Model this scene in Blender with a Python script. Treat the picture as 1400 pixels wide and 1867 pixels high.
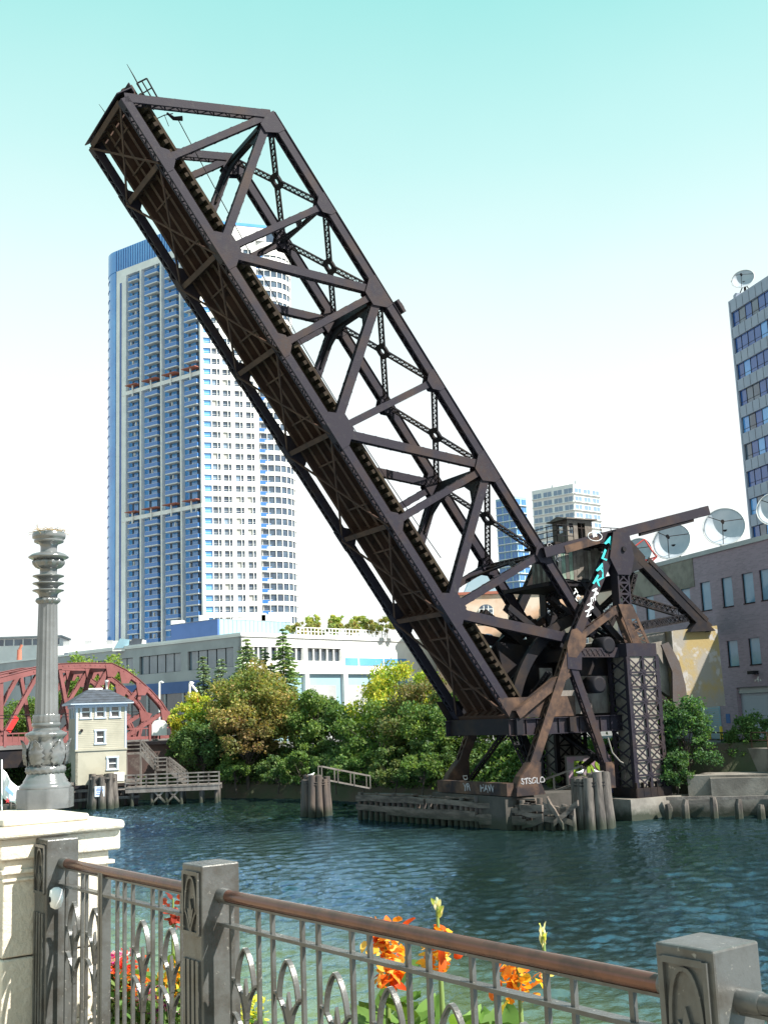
import bpy, bmesh, math, random
from mathutils import Vector, Matrix
R=math.radians; rnd=random.Random(7)
scene=bpy.context.scene; COL=scene.collection
for _o in list(bpy.data.objects): bpy.data.objects.remove(_o)
def V(*a): return Vector(a)

# ---------------------------------------------------------------- camera
FPX=2100.0; PITCH=R(10.14); ROLL=R(2.177); CAM=V(0,0,6.8)
cF=V(0,math.cos(PITCH),math.sin(PITCH)); u0=V(0,-math.sin(PITCH),math.cos(PITCH)); r0=V(1,0,0)
cR=r0*math.cos(ROLL)-u0*math.sin(ROLL); cU=u0*math.cos(ROLL)+r0*math.sin(ROLL)
cam=bpy.data.cameras.new('camera'); camo=bpy.data.objects.new('camera',cam); COL.objects.link(camo)
m=Matrix((cR,cU,-cF)).transposed().to_4x4(); m.translation=CAM; camo.matrix_world=m
cam.sensor_fit='VERTICAL'; cam.angle_y=2*math.atan(933.5/FPX); cam.clip_start=.05; cam.clip_end=9000
scene.camera=camo

# ---------------------------------------------------------------- light
SUN_AZ=R(114); SUN_EL=R(46)
sd=V(math.sin(SUN_AZ)*math.cos(SUN_EL),math.cos(SUN_AZ)*math.cos(SUN_EL),math.sin(SUN_EL))
sl=bpy.data.lights.new('sun','SUN'); sl.energy=5.0; sl.angle=R(.55); sl.color=(1,.95,.86)
so=bpy.data.objects.new('sun',sl); COL.objects.link(so); so.rotation_euler=(-sd).to_track_quat('-Z','Y').to_euler()
W_=bpy.data.worlds.new('World'); scene.world=W_; W_.use_nodes=True
nt=W_.node_tree; nt.nodes.clear()
out=nt.nodes.new('ShaderNodeOutputWorld'); bg=nt.nodes.new('ShaderNodeBackground'); sky=nt.nodes.new('ShaderNodeTexSky')
sky.sky_type='NISHITA'; sky.sun_disc=False; sky.sun_elevation=SUN_EL; sky.sun_rotation=SUN_AZ
sky.air_density=1.0; sky.dust_density=2.5; sky.ozone_density=1.0
# warm teal cast and pale haze towards the horizon, even all the way round
tc=nt.nodes.new('ShaderNodeTexCoord'); sep=nt.nodes.new('ShaderNodeSeparateXYZ'); nt.links.new(tc.outputs['Generated'],sep.inputs[0])
rp=nt.nodes.new('ShaderNodeValToRGB'); 
cn=nt.nodes.new('ShaderNodeTexNoise'); cn.inputs['Scale'].default_value=2.2; cn.inputs['Detail'].default_value=5; nt.links.new(tc.outputs['Generated'],cn.inputs['Vector'])   # faint uneven haze
cm_=nt.nodes.new('ShaderNodeMath'); cm_.operation='MULTIPLY_ADD'; cm_.inputs[1].default_value=-.11; nt.links.new(cn.outputs['Fac'],cm_.inputs[0]); nt.links.new(sep.outputs['Z'],cm_.inputs[2])
cm2=nt.nodes.new('ShaderNodeMath'); cm2.inputs[1].default_value=.055; nt.links.new(cm_.outputs[0],cm2.inputs[0]); nt.links.new(cm2.outputs[0],rp.inputs[0])
e=rp.color_ramp.elements; SK=((0,(8.4,8.6,8.4)),(.2,(8.3,8.5,8.3)),(.27,(7.9,8.3,8.1)),(.36,(6.5,7.9,7.55)),(.45,(4.6,7.3,6.85)),(.56,(2.9,6.5,6.0)),(.75,(1.4,4.4,5.1)),(1,(1.0,3.2,4.9)))
e[0].position=0; e[0].color=(*SK[0][1],1); e[1].position=1; e[1].color=(*SK[-1][1],1)
for p_,c_ in SK[1:-1]:
    q=e.new(p_); q.color=(*c_,1)
mx=nt.nodes.new('ShaderNodeMix'); mx.data_type='RGBA'; mx.inputs[0].default_value=.78
nt.links.new(sky.outputs[0],mx.inputs[6]); nt.links.new(rp.outputs[0],mx.inputs[7])
nt.links.new(mx.outputs[2],bg.inputs[0]); bg.inputs[1].default_value=.068
nt.links.new(bg.outputs[0],out.inputs[0])
vs=scene.view_settings; vs.view_transform='Standard'; vs.look='None'; vs.exposure=1.2; vs.gamma=1
scene.cycles.max_bounces=8; scene.cycles.diffuse_bounces=3; scene.cycles.transparent_max_bounces=8
scene.cycles.use_adaptive_sampling=True; scene.cycles.use_denoising=True

# ---------------------------------------------------------------- helpers
def ray(px,py): return cF+cR*((px-700)/FPX)-cU*((py-933.5)/FPX)
def at(px,py,Y):            # the point of the place seen there at forward distance Y
    r=ray(px,py); return CAM+r*(Y/r.y)
def atz(px,py,z):
    r=ray(px,py); return CAM+r*((z-CAM.z)/r.z)
def onp(px,py,p0,n):
    r=ray(px,py); return CAM+r*((p0-CAM).dot(n)/r.dot(n))

class MB:
    def __init__(s): s.v=[]; s.f=[]; s.mi=[]; s.cm=0; s.sm=[]; s.c=None; s.cur=(1,1,1)
    def add(s,vs,fs,smooth=False):
        b=len(s.v); s.v+= [tuple(x) for x in vs]
        for f in fs: s.f.append(tuple(b+i for i in f)); s.mi.append(s.cm); s.sm.append(smooth)
        if s.c is not None: s.c+= [s.cur]*len(fs)
        return s
    def frame(s,c,ax,ay,az):  # box from centre and three half-vectors
        c=Vector(c); P=[c+ax*i+ay*j+az*k for i in(-1,1) for j in(-1,1) for k in(-1,1)]
        s.add(P,[(0,1,3,2),(4,6,7,5),(0,4,5,1),(2,3,7,6),(0,2,6,4),(1,5,7,3)] if ax.cross(ay).dot(az)<0 else [(0,2,3,1),(4,5,7,6),(0,1,5,4),(2,6,7,3),(0,4,6,2),(1,3,7,5)]); return s
    def box(s,x0,x1,y0,y1,z0,z1):
        return s.frame(((x0+x1)/2,(y0+y1)/2,(z0+z1)/2),V((x1-x0)/2,0,0),V(0,(y1-y0)/2,0),V(0,0,(z1-z0)/2))
    def beam(s,p0,p1,w,h,side=None):   # w across 'side', h across the third axis
        p0=Vector(p0);p1=Vector(p1); d=p1-p0; L=d.length; d=d/L
        sd_=Vector(side) if side is not None else (V(0,0,1).cross(d) if abs(d.z)<.95 else V(1,0,0))
        sd_=(sd_-d*sd_.dot(d)).normalized(); up=d.cross(sd_)
        return s.frame((p0+p1)/2,d*(L/2),sd_*(w/2),up*(h/2))
    def tube(s,pts,rad,n=8,cap=True,smooth=True):
        pts=[Vector(p) for p in pts]; rs=rad if isinstance(rad,(list,tuple)) else [rad]*len(pts)
        b=[];prev=None
        for i,p in enumerate(pts):
            d=(pts[min(i+1,len(pts)-1)]-pts[max(i-1,0)]).normalized()
            if prev is None: x=d.orthogonal().normalized()
            else: x=(prev-d*prev.dot(d)).normalized()
            prev=x; y=d.cross(x)
            b+=[p+(x*math.cos(2*math.pi*k/n)+y*math.sin(2*math.pi*k/n))*rs[i] for k in range(n)]
        fs=[(i*n+k,i*n+(k+1)%n,(i+1)*n+(k+1)%n,(i+1)*n+k) for i in range(len(pts)-1) for k in range(n)]
        s.add(b,fs,smooth)
        if cap: s.add(b,[tuple(reversed(range(n))),tuple((len(pts)-1)*n+k for k in range(n))])
        return s
    def strip(s,pts,n,w,h):   # rectangular bar swept along pts; w across n
        pts=[Vector(p) for p in pts]; n=Vector(n).normalized(); b=[]
        for i,p in enumerate(pts):
            d=(pts[min(i+1,len(pts)-1)]-pts[max(i-1,0)]).normalized(); u=d.cross(n).normalized()
            b+=[p+n*(w/2)+u*(h/2),p-n*(w/2)+u*(h/2),p-n*(w/2)-u*(h/2),p+n*(w/2)-u*(h/2)]
        m_=len(pts)
        s.add(b,[(i*4+k,i*4+(k+1)%4,i*4+4+(k+1)%4,i*4+4+k) for i in range(m_-1) for k in range(4)]+[(3,2,1,0),tuple((m_-1)*4+k for k in range(4))]); return s
    def prism(s,poly,ext):    # planar polygon extruded by vector
        poly=[Vector(p) for p in poly]; ext=Vector(ext); n=len(poly)
        nn=V(0,0,0)
        for i in range(n): nn+=poly[i].cross(poly[(i+1)%n])
        if nn.dot(ext)>0: poly.reverse()
        s.add(poly+[p+ext for p in poly],[tuple(range(n)),tuple(reversed(range(n,2*n)))]+[(i,n+i,n+(i+1)%n,(i+1)%n) for i in range(n)]); return s
    def lathe(s,prof,c,n=32,fn=None,smooth=True):  # prof: (r,z)
        c=Vector(c); b=[]
        for i,(r,z) in enumerate(prof):
            for k in range(n):
                th=2*math.pi*k/n; rr=fn(r,z,th) if fn else r
                b.append(c+V(rr*math.cos(th),rr*math.sin(th),z))
        m_=len(prof)
        s.add(b,[(i*n+k,i*n+(k+1)%n,(i+1)*n+(k+1)%n,(i+1)*n+k) for i in range(m_-1) for k in range(n)],smooth)
        s.add(b,[tuple(reversed(range(n))),tuple((m_-1)*n+k for k in range(n))]); return s
    def mesh(s,name,mats):
        me=bpy.data.meshes.new(name); me.from_pydata(s.v,[],s.f)
        for m_ in (mats if isinstance(mats,(list,tuple)) else [mats]): me.materials.append(m_)
        me.polygons.foreach_set('material_index',s.mi); me.polygons.foreach_set('use_smooth',s.sm)
        if s.c is not None:
            at_=me.color_attributes.new('tone','FLOAT_COLOR','CORNER'); buf=[]
            for f,c in zip(s.f,s.c): buf+=[c[0],c[1],c[2],1]*len(f)
            at_.data.foreach_set('color',buf)
        me.update(); return me
    def build(s,name,mats,parent=None,**tags):
        if parent is not None:
            L=base_of(parent); s.v=[(x-L.x,y-L.y,z-L.z) for x,y,z in s.v]
        o=bpy.data.objects.new(name,s.mesh(name,mats)); COL.objects.link(o)
        if parent is not None: o.parent=parent
        for k,v in tags.items(): o[k]=v
        return o
def base_of(p):
    L=Vector(p.location)
    while p.parent: p=p.parent; L+=Vector(p.location)
    return L
def thing(name,label,cat,loc=(0,0,0),group=None):
    o=bpy.data.objects.new(name,None); COL.objects.link(o); o.location=loc; o.empty_display_size=.3
    o['label']=label; o['category']=cat
    if group: o['group']=group
    return o
def tag(o,label,cat,group=None):
    o['label']=label; o['category']=cat
    if group: o['group']=group
    return o
def inst(name,me,parent,M):   # shared-mesh piece; M is a world matrix
    o=bpy.data.objects.new(name,me); COL.objects.link(o); o.parent=parent
    L=base_of(parent); M=M.copy(); M.translation=M.translation-L; o.matrix_basis=M; return o
def struct(name,mb,mat): return mb.build(name,mat,None,kind='structure')

# ---------------------------------------------------------------- materials
def mat(name,col,rough=.6,metal=0,col2=None,scale=4,lo=.45,hi=.6,bump=0,bscale=None,detail=5,spec=.5,stretch=None,col3=None,scale3=1.0,lo3=.55,hi3=.7,coord='Object',coat=0,tide=False):
    m_=bpy.data.materials.new(name); m_.use_nodes=True; n=m_.node_tree.nodes; l=m_.node_tree.links
    b=n['Principled BSDF']; b.inputs['Roughness'].default_value=rough; b.inputs['Metallic'].default_value=metal
    b.inputs['Specular IOR Level'].default_value=spec; b.inputs['Base Color'].default_value=(*col,1)
    if coat: b.inputs['Coat Weight'].default_value=coat
    if col2 is None and not bump: return m_
    g=n.new('ShaderNodeNewGeometry') if coord=='World' else n.new('ShaderNodeTexCoord'); src=g.outputs['Position'] if coord=='World' else g.outputs['Object']
    if stretch:
        mp=n.new('ShaderNodeMapping'); mp.inputs['Scale'].default_value=stretch; l.new(src,mp.inputs[0]); src=mp.outputs[0]
    def noise(sc,dt):
        t=n.new('ShaderNodeTexNoise'); t.inputs['Scale'].default_value=sc; t.inputs['Detail'].default_value=dt; t.inputs['Roughness'].default_value=.62; l.new(src,t.inputs['Vector']); return t
    cur=None
    def layer(c0,cB,sc,lo,hi):
        t=noise(sc,detail); r=n.new('ShaderNodeMapRange'); r.inputs[1].default_value=lo; r.inputs[2].default_value=hi; l.new(t.outputs['Fac'],r.inputs[0])
        x=n.new('ShaderNodeMix'); x.data_type='RGBA'; l.new(r.outputs[0],x.inputs[0])
        if isinstance(c0,tuple): x.inputs[6].default_value=(*c0,1)
        else: l.new(c0,x.inputs[6])
        x.inputs[7].default_value=(*cB,1); return x.outputs[2]
    if col2: cur=layer(col,col2,scale,lo,hi)
    if col3: cur=layer(cur if cur else col,col3,scale3,lo3,hi3)
    if tide:   # algae and wet stain near the waterline
        sp_=n.new('ShaderNodeSeparateXYZ'); g2=n.new('ShaderNodeNewGeometry'); l.new(g2.outputs['Position'],sp_.inputs[0]); tn=noise(1.6,4)
        ad=n.new('ShaderNodeMath'); ad.operation='MULTIPLY_ADD'; ad.inputs[1].default_value=-.9; l.new(tn.outputs['Fac'],ad.inputs[0]); l.new(sp_.outputs['Z'],ad.inputs[2])
        tr_=n.new('ShaderNodeMapRange'); tr_.inputs[1].default_value=-.25; tr_.inputs[2].default_value=.35; tr_.inputs[3].default_value=1; tr_.inputs[4].default_value=0; l.new(ad.outputs[0],tr_.inputs[0])
        xm=n.new('ShaderNodeMix'); xm.data_type='RGBA'; l.new(tr_.outputs[0],xm.inputs[0]); l.new(cur,xm.inputs[6]); xm.inputs[7].default_value=(.022,.026,.014,1); cur=xm.outputs[2]
    if cur: l.new(cur,b.inputs['Base Color'])
    if bump:
        t=noise(bscale or scale*4,6); bp_=n.new('ShaderNodeBump'); bp_.inputs['Strength'].default_value=bump; bp_.inputs['Distance'].default_value=.05
        l.new(t.outputs['Fac'],bp_.inputs['Height']); l.new(bp_.outputs[0],b.inputs['Normal'])
    return m_
def glassmat(name,col,rough=.08,spec=1.0,col2=None,scale=.5):
    return mat(name,col,rough,0,col2,scale,.4,.6,spec=spec,coord='World')
def leafmat(name,trans=.35):
    m_=bpy.data.materials.new(name); m_.use_nodes=True; n=m_.node_tree.nodes; l=m_.node_tree.links; n.clear()
    o=n.new('ShaderNodeOutputMaterial'); a=n.new('ShaderNodeAttribute'); a.attribute_name='tone'
    d=n.new('ShaderNodeBsdfPrincipled'); d.inputs['Roughness'].default_value=.55; d.inputs['Specular IOR Level'].default_value=.3; t=n.new('ShaderNodeBsdfTranslucent'); x=n.new('ShaderNodeMixShader'); x.inputs[0].default_value=trans
    mu=n.new('ShaderNodeMix'); mu.data_type='RGBA'; mu.blend_type='MULTIPLY'; mu.inputs[0].default_value=1; mu.inputs[7].default_value=(1.25,1.2,.6,1)
    l.new(a.outputs['Color'],d.inputs['Base Color']); l.new(a.outputs['Color'],mu.inputs[6]); l.new(mu.outputs[2],t.inputs[0])
    l.new(d.outputs[0],x.inputs[1]); l.new(t.outputs[0],x.inputs[2]); l.new(x.outputs[0],o.inputs[0]); return m_
M={}
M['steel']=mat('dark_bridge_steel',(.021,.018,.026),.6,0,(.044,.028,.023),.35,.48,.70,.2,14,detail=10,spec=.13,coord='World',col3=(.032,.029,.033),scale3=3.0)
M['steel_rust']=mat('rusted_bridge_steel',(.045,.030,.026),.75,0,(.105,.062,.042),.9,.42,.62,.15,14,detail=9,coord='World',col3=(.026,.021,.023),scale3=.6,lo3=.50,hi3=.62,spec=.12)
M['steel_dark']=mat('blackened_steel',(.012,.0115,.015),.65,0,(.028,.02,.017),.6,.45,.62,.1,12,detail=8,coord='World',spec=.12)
M['underside']=mat('rust_brown_floor_steel',(.056,.033,.026),.7,0,(.085,.048,.034),.5,.45,.65,.12,12,detail=8,coord='World',col3=(.03,.022,.021),scale3=1.2,spec=.12)
M['tie']=mat('creosoted_timber',(.026,.018,.013),.85,0,(.04,.03,.018),2,.45,.65,.3,20,coord='World',spec=.15)
M['oldwood']=mat('weathered_grey_timber',(.19,.17,.155),.85,0,(.085,.07,.062),1.2,.4,.62,.5,18,detail=8,coord='World',tide=True,stretch=(1,1,.35))
M['pilewood']=mat('weathered_pile_timber',(.13,.11,.095),.85,0,(.04,.033,.03),2.2,.42,.6,.6,14,detail=8,coord='World',tide=True,stretch=(1.6,1.6,.22))
M['concrete']=mat('stained_concrete',(.22,.20,.175),.85,0,(.13,.115,.10),.7,.42,.62,.3,9,detail=9,coord='World',tide=True,col3=(.12,.10,.09),scale3=.45,lo3=.6,hi3=.72)
M['cwconc']=mat('ochre_stained_concrete',(.20,.18,.155),.85,0,(.24,.175,.07),.33,.44,.56,.4,6,detail=9,coord='World',col3=(.27,.25,.235),scale3=.8,lo3=.56,hi3=.62)
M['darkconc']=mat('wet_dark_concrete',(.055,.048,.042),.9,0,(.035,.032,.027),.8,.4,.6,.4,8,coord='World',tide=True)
M['white']=mat('white_paint',(.80,.80,.78),.5)
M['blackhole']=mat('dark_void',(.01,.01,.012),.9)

M['redpipe']=mat('red_pipe',(.45,.05,.04),.5)
M['yellow']=mat('yellow_paint',(.62,.46,.03),.6)
# ---------------------------------------------------------------- water, terrain
def water_mat():
    m_=bpy.data.materials.new('river_water'); m_.use_nodes=True; n=m_.node_tree.nodes; l=m_.node_tree.links; n.clear()
    o=n.new('ShaderNodeOutputMaterial'); g=n.new('ShaderNodeNewGeometry')
    def noi(sc,dt,st=(1,1,1),rg=.55,rot=0,w=0):
        mp=n.new('ShaderNodeMapping'); mp.inputs['Scale'].default_value=st; mp.inputs['Rotation'].default_value=(0,0,rot); l.new(g.outputs['Position'],mp.inputs[0])
        t=n.new('ShaderNodeTexNoise'); t.inputs['Scale'].default_value=sc; t.inputs['Detail'].default_value=dt; t.inputs['Roughness'].default_value=rg; t.inputs['Distortion'].default_value=w; l.new(mp.outputs[0],t.inputs[0]); return t.outputs['Fac']
    def mul(a,k):
        x=n.new('ShaderNodeMath'); x.operation='MULTIPLY'; l.new(a,x.inputs[0])
        if isinstance(k,(int,float)): x.inputs[1].default_value=k
        else: l.new(k,x.inputs[1])
        return x.outputs[0]
    def add(a,b):
        x=n.new('ShaderNodeMath'); l.new(a,x.inputs[0]); l.new(b,x.inputs[1]); return x.outputs[0]
    h=add(add(mul(noi(1.5,4,(1,1.5,1),.55,R(20),.4),.012),mul(noi(4.2,4,(1,1.5,1),.6,R(-25),.5),.02)),mul(noi(12,3,(1,1.3,1),.5,R(10),.3),.014))
    # gusts: patches of rougher and calmer water
    gs=n.new('ShaderNodeMapRange'); gs.inputs[1].default_value=.35; gs.inputs[2].default_value=.65; gs.inputs[3].default_value=.55; gs.inputs[4].default_value=1.25; l.new(noi(.055,3,(1,1.6,1),.5,R(15)),gs.inputs[0])
    h=mul(h,gs.outputs[0])
    b=n.new('ShaderNodeBump'); b.inputs['Strength'].default_value=.8; b.inputs['Distance'].default_value=1.0; l.new(h,b.inputs['Height'])
    d=n.new('ShaderNodeBsdfDiffuse'); l.new(b.outputs[0],d.inputs['Normal'])
    cm=n.new('ShaderNodeMix'); cm.data_type='RGBA'; cm.inputs[6].default_value=(.008,.017,.014,1); cm.inputs[7].default_value=(.014,.026,.018,1); 
    l.new(noi(.12,3),cm.inputs[0])
    # water body colour turns paler and greener towards the quay
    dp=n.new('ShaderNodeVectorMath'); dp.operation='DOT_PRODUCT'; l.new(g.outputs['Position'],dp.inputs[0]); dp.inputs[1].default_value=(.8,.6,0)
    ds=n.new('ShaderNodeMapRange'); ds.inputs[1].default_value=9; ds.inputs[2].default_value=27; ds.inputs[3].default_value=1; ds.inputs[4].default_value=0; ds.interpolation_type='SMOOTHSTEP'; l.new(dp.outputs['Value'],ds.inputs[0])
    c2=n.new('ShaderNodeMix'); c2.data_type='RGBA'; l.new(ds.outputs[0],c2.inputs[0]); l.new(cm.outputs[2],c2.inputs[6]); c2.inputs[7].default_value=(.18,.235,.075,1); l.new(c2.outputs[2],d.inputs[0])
    gl=n.new('ShaderNodeBsdfGlossy'); gl.inputs['Roughness'].default_value=.025; gl.inputs['Color'].default_value=(.42,.68,1.0,1); l.new(b.outputs[0],gl.inputs['Normal'])
    fr=n.new('ShaderNodeFresnel'); fr.inputs[0].default_value=3.2; l.new(b.outputs[0],fr.inputs['Normal'])
    x=n.new('ShaderNodeMixShader'); l.new(fr.outputs[0],x.inputs[0]); l.new(d.outputs[0],x.inputs[1]); l.new(gl.outputs[0],x.inputs[2]); l.new(x.outputs[0],o.inputs[0]); return m_

import numpy as np
def river():
    rg=np.random.default_rng(12); ys=[15.0]
    while ys[-1]<118: ys.append(ys[-1]+.0046*ys[-1])
    ys=np.array(ys); nx=780; U=np.linspace(-1,1,nx); X=U[None,:]*(ys[:,None]*.42+6)-1; Y=np.repeat(ys[:,None],nx,1); Z=np.zeros_like(X)
    for i in range(80):
        lam=.2*(9.0)**rg.random(); th=R(-25)+rg.normal()*.85; k=2*math.pi/lam; a=.0100*lam**.80*rg.uniform(.5,1.4)
        ph=k*(X*math.sin(th)+Y*math.cos(th))+rg.uniform(0,6.28)+.6*np.sin(X*.31+i)+.6*np.sin(Y*.23+2*i)
        cell=((ys*.42+6)*2/nx)[:,None]; fade=np.clip(lam/(cell*2.2)-.7,0,1)
        Z+=a*fade*(1-2*np.abs(np.sin(ph/2))**1.3)*(.75+.5*np.sin(X*.09+i*1.7)*np.sin(Y*.07+i))
    G=np.sin(X*.06+Y*.05+1.2)*np.sin(X*.027-Y*.075)+.6*np.sin(X*.13-Y*.03+2)*np.sin(Y*.11+X*.05); Z*=np.clip(.78+.45*G,.25,1.35)
    n,m_=X.shape; v=np.stack([X,Y,Z],-1).reshape(-1,3); idx=np.arange(n*m_).reshape(n,m_); f=np.stack([idx[:-1,:-1],idx[:-1,1:],idx[1:,1:],idx[1:,:-1]],-1).reshape(-1,4)
    b=len(v); v=np.concatenate([v,np.array([(-400,-60,-.22),(300,-60,-.22),(300,400,-.22),(-400,400,-.22)])]); f=np.concatenate([f,[[b,b+1,b+2,b+3]]]); k=len(f)
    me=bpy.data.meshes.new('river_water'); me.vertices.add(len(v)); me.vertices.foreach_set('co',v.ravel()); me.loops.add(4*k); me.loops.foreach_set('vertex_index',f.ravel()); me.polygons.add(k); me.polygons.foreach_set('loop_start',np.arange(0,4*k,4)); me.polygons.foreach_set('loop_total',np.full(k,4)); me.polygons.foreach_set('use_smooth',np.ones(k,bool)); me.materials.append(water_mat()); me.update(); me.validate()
    o=bpy.data.objects.new('river_water',me); COL.objects.link(o); o['kind']='structure'
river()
M['soil']=mat('bank_soil',(.07,.055,.04),.95,0,(.05,.06,.03),.5,.4,.6,.8,4,coord='World')
M['asphalt']=mat('city_ground',(.10,.10,.10),.9,0,(.16,.15,.14),.2,.4,.6,.2,5,coord='World')
M['paver']=mat('plaza_paving',(.38,.31,.22),.8,0,(.30,.25,.18),2,.4,.6,.2,20,coord='World')
bank=[(-260,190),(-120,150),(-60,121),(-40,115),(-29,112.5),(-16,110.5),(-9,106),(-4,100),(1,94),(5,90),(9,87),(13,85),(17.5,80.5),(24,76.5),(40,68),(90,45),(300,-20)]
low=[V(x,y,-1.5) for x,y in bank]; mid=[]; top=[]
for i,(x,y) in enumerate(bank):
    k=4.5 if i<12 else 1.2
    mid.append(V(x+.1,y+.35*k,1.1 if i<12 else 2.2)); top.append(V(x+.3*k,y+k,4.3))
mb=MB(); n_=len(bank)
vv=low+mid+top+[V(3000,-200,4.3),V(3000,3500,4.3),V(-3000,3500,4.3),V(-3000,900,4.3)]
ff=[(i,i+1,n_+i+1,n_+i) for i in range(n_-1)]+[(n_+i,n_+i+1,2*n_+i+1,2*n_+i) for i in range(n_-1)]
ff.append(tuple(2*n_+i for i in range(n_))+tuple(3*n_+i for i in range(4)))
mb.add(vv,ff[:-1]); mb.cm=1; mb.add(vv,[ff[-1]])
struct('ground',mb,[M['soil'],M['asphalt']])
# the plaza on the camera's side, bounded by the railing line
rdir=V(.6,-.8,0); rnor=V(.8,.6,0); RP=V(-.69,4.42,0)
GZ=5.15
e0=RP+rnor*1.05
mb=MB(); mb.prism([e0+rdir*60+V(0,0,GZ-6.5),e0-rdir*40+V(0,0,GZ-6.5),e0-rdir*40-rnor*60+V(0,0,GZ-6.5),e0+rdir*60-rnor*60+V(0,0,GZ-6.5)],(0,0,6.5)); struct('plaza_paving',mb,M['paver'])

# ---------------------------------------------------------------- the raised bascule leaf
PH=R(30); bt=V(-math.sin(PH),math.cos(PH),0); ba=V(-math.cos(PH),-math.sin(PH),0); BP0=at(922,1316,72.0); BW=6.0
def bp(px,py,off=0): return onp(px,py,BP0+bt*off,bt)
def bs(s,z,off=0): return BP0+ba*s+bt*off+V(0,0,z-BP0.z)
ND={k:bp(*v) for k,v in dict(L8=(219,184),L7=(290,297),L6=(407,457),L5=(511,630),L4=(614,783),L3=(716,953),L2=(818,1112),L0=(925,1312),
  U6=(500,207),U5=(592,375),U4=(685,537),U3=(787,698),U2=(879,858),U1=(986,1010),U0=(1085,1150)).items()}
# straighten the chords: fit both lines
def fitline(keys):
    P=[ND[k] for k in keys]; c=sum(P,V(0,0,0))/len(P); d=(P[0]-P[-1]).normalized()
    for _ in range(6):
        d=sum(((p-c)*((p-c).dot(d)) for p in P),V(0,0,0)).normalized()
    for k in keys: ND[k]=c+d*((ND[k]-c).dot(d))
    return d
dB=fitline(['L8','L7','L6','L5','L4','L3','L2','L0']); dU=fitline(['U6','U5','U4','U3','U2','U1','U0'])
if dB.z<0: dB=-dB
if dU.z<0: dU=-dU
qB=bt.cross(dB).normalized()          # across the chord, within the truss plane
if qB.dot(ND['U4']-ND['L5'])<0: qB=-qB  # towards the top chord

def laced(mb,p0,p1,n,br,dp,cover=0,pitch=None,th=.03,fl=.11,xl=False,trim=0):
    """built-up member: two webs br apart along n, each dp deep, laced on the open faces"""
    p0=Vector(p0);p1=Vector(p1); d=(p1-p0).normalized(); p0=p0+d*trim; p1=p1-d*trim; L=(p1-p0).length; q=d.cross(n).normalized()
    for s_ in (-1,1):
        c=(p0+p1)/2+n*(s_*br/2)
        mb.frame(c,d*(L/2),n*(th/2),q*(dp/2))
        for u in (-1,1): mb.frame(c-n*(s_*(fl/2+th/2))+q*(u*(dp/2-.012)),d*(L/2-.01),n*(fl/2),q*.012)
    pitch=pitch or br*.95; k=max(2,int(L/pitch)); st=L/k
    for u in (-1,1):
        off=q*(u*(dp/2+.014))
        if cover==u:
            mb.frame((p0+p1)/2+off,d*(L/2),n*(br/2+.06),q*.014); continue
        for e_ in (0,L): mb.frame(p0+d*(e_+(.3 if e_==0 else -.3))+off,d*.3,n*(br/2),q*.013)
        for i in range(k):
            a0=p0+d*(i*st)+off; a1=p0+d*((i+1)*st)+off; s_=1 if i%2 else -1
            mb.beam(a0+n*(s_*br*.46),a1-n*(s_*br*.46),.07,.018,side=d.cross(q))
            if xl: mb.beam(a0-n*(s_*br*.46)+q*.012,a1+n*(s_*br*.46)+q*.012,.07,.012,side=d.cross(q))
def lattice(mb,p0,p1,side,br,dp,pitch=None,trim=0,bar=.05,ang=.075):
    """open lattice strut: two angles br apart along side, cross lacing between, on two faces dp apart"""
    p0=Vector(p0);p1=Vector(p1); d=(p1-p0).normalized(); p0=p0+d*trim;p1=p1-d*trim; L=(p1-p0).length
    side=(side-d*side.dot(d)).normalized(); q=d.cross(side)
    for s_ in (-1,1):
        mb.frame((p0+p1)/2+side*(s_*br/2),d*(L/2),side*(ang*.5),q*(dp/2))
    pitch=pitch or br; k=max(2,int(L/pitch)); st=L/k
    for u in (-1,1):
        off=q*(u*dp/2)
        for i in range(k):
            a0=p0+d*(i*st)+off;a1=p0+d*((i+1)*st)+off
            mb.beam(a0+side*br*.47,a1-side*br*.47,bar,.014,side=side)
            mb.beam(a0-side*br*.47+q*.015,a1+side*br*.47+q*.015,bar,.012,side=side)

leaf=thing('bascule_bridge_leaf','raised dark steel railway truss leaf leaning high over the river','bridge leaf',tuple(BP0))
def gusset(mb,c,d,q,L,Hh,off,up):
    c=Vector(c); 
    for s_ in (-1,1):
        pts=[c-d*L*.5-q*.28+bt*(s_*off),c+d*L*.5-q*.28+bt*(s_*off),c+d*L*.5+q*(Hh*.25)+bt*(s_*off),c+d*L*.22+q*Hh+bt*(s_*off),c-d*L*.22+q*Hh+bt*(s_*off),c-d*L*.5+q*(Hh*.25)+bt*(s_*off)]
        mb.prism(pts,bt*(s_*.025))
chordB=[('L8','L6'),('L6','L4'),('L4','L2'),('L2','L0')]; chordU=[('U6','U4'),('U4','U2'),('U2','U0')]
webs=[('U6','L7',.40),('U6','L6',.50),('L6','U5',.38),('L6','U4',.50),('U4','L5',.40),('U4','L4',.55),('L4','U3',.40),('L4','U2',.52),('U2','L3',.42),('U2','L2',.58),('L2','U1',.45)]
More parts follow.
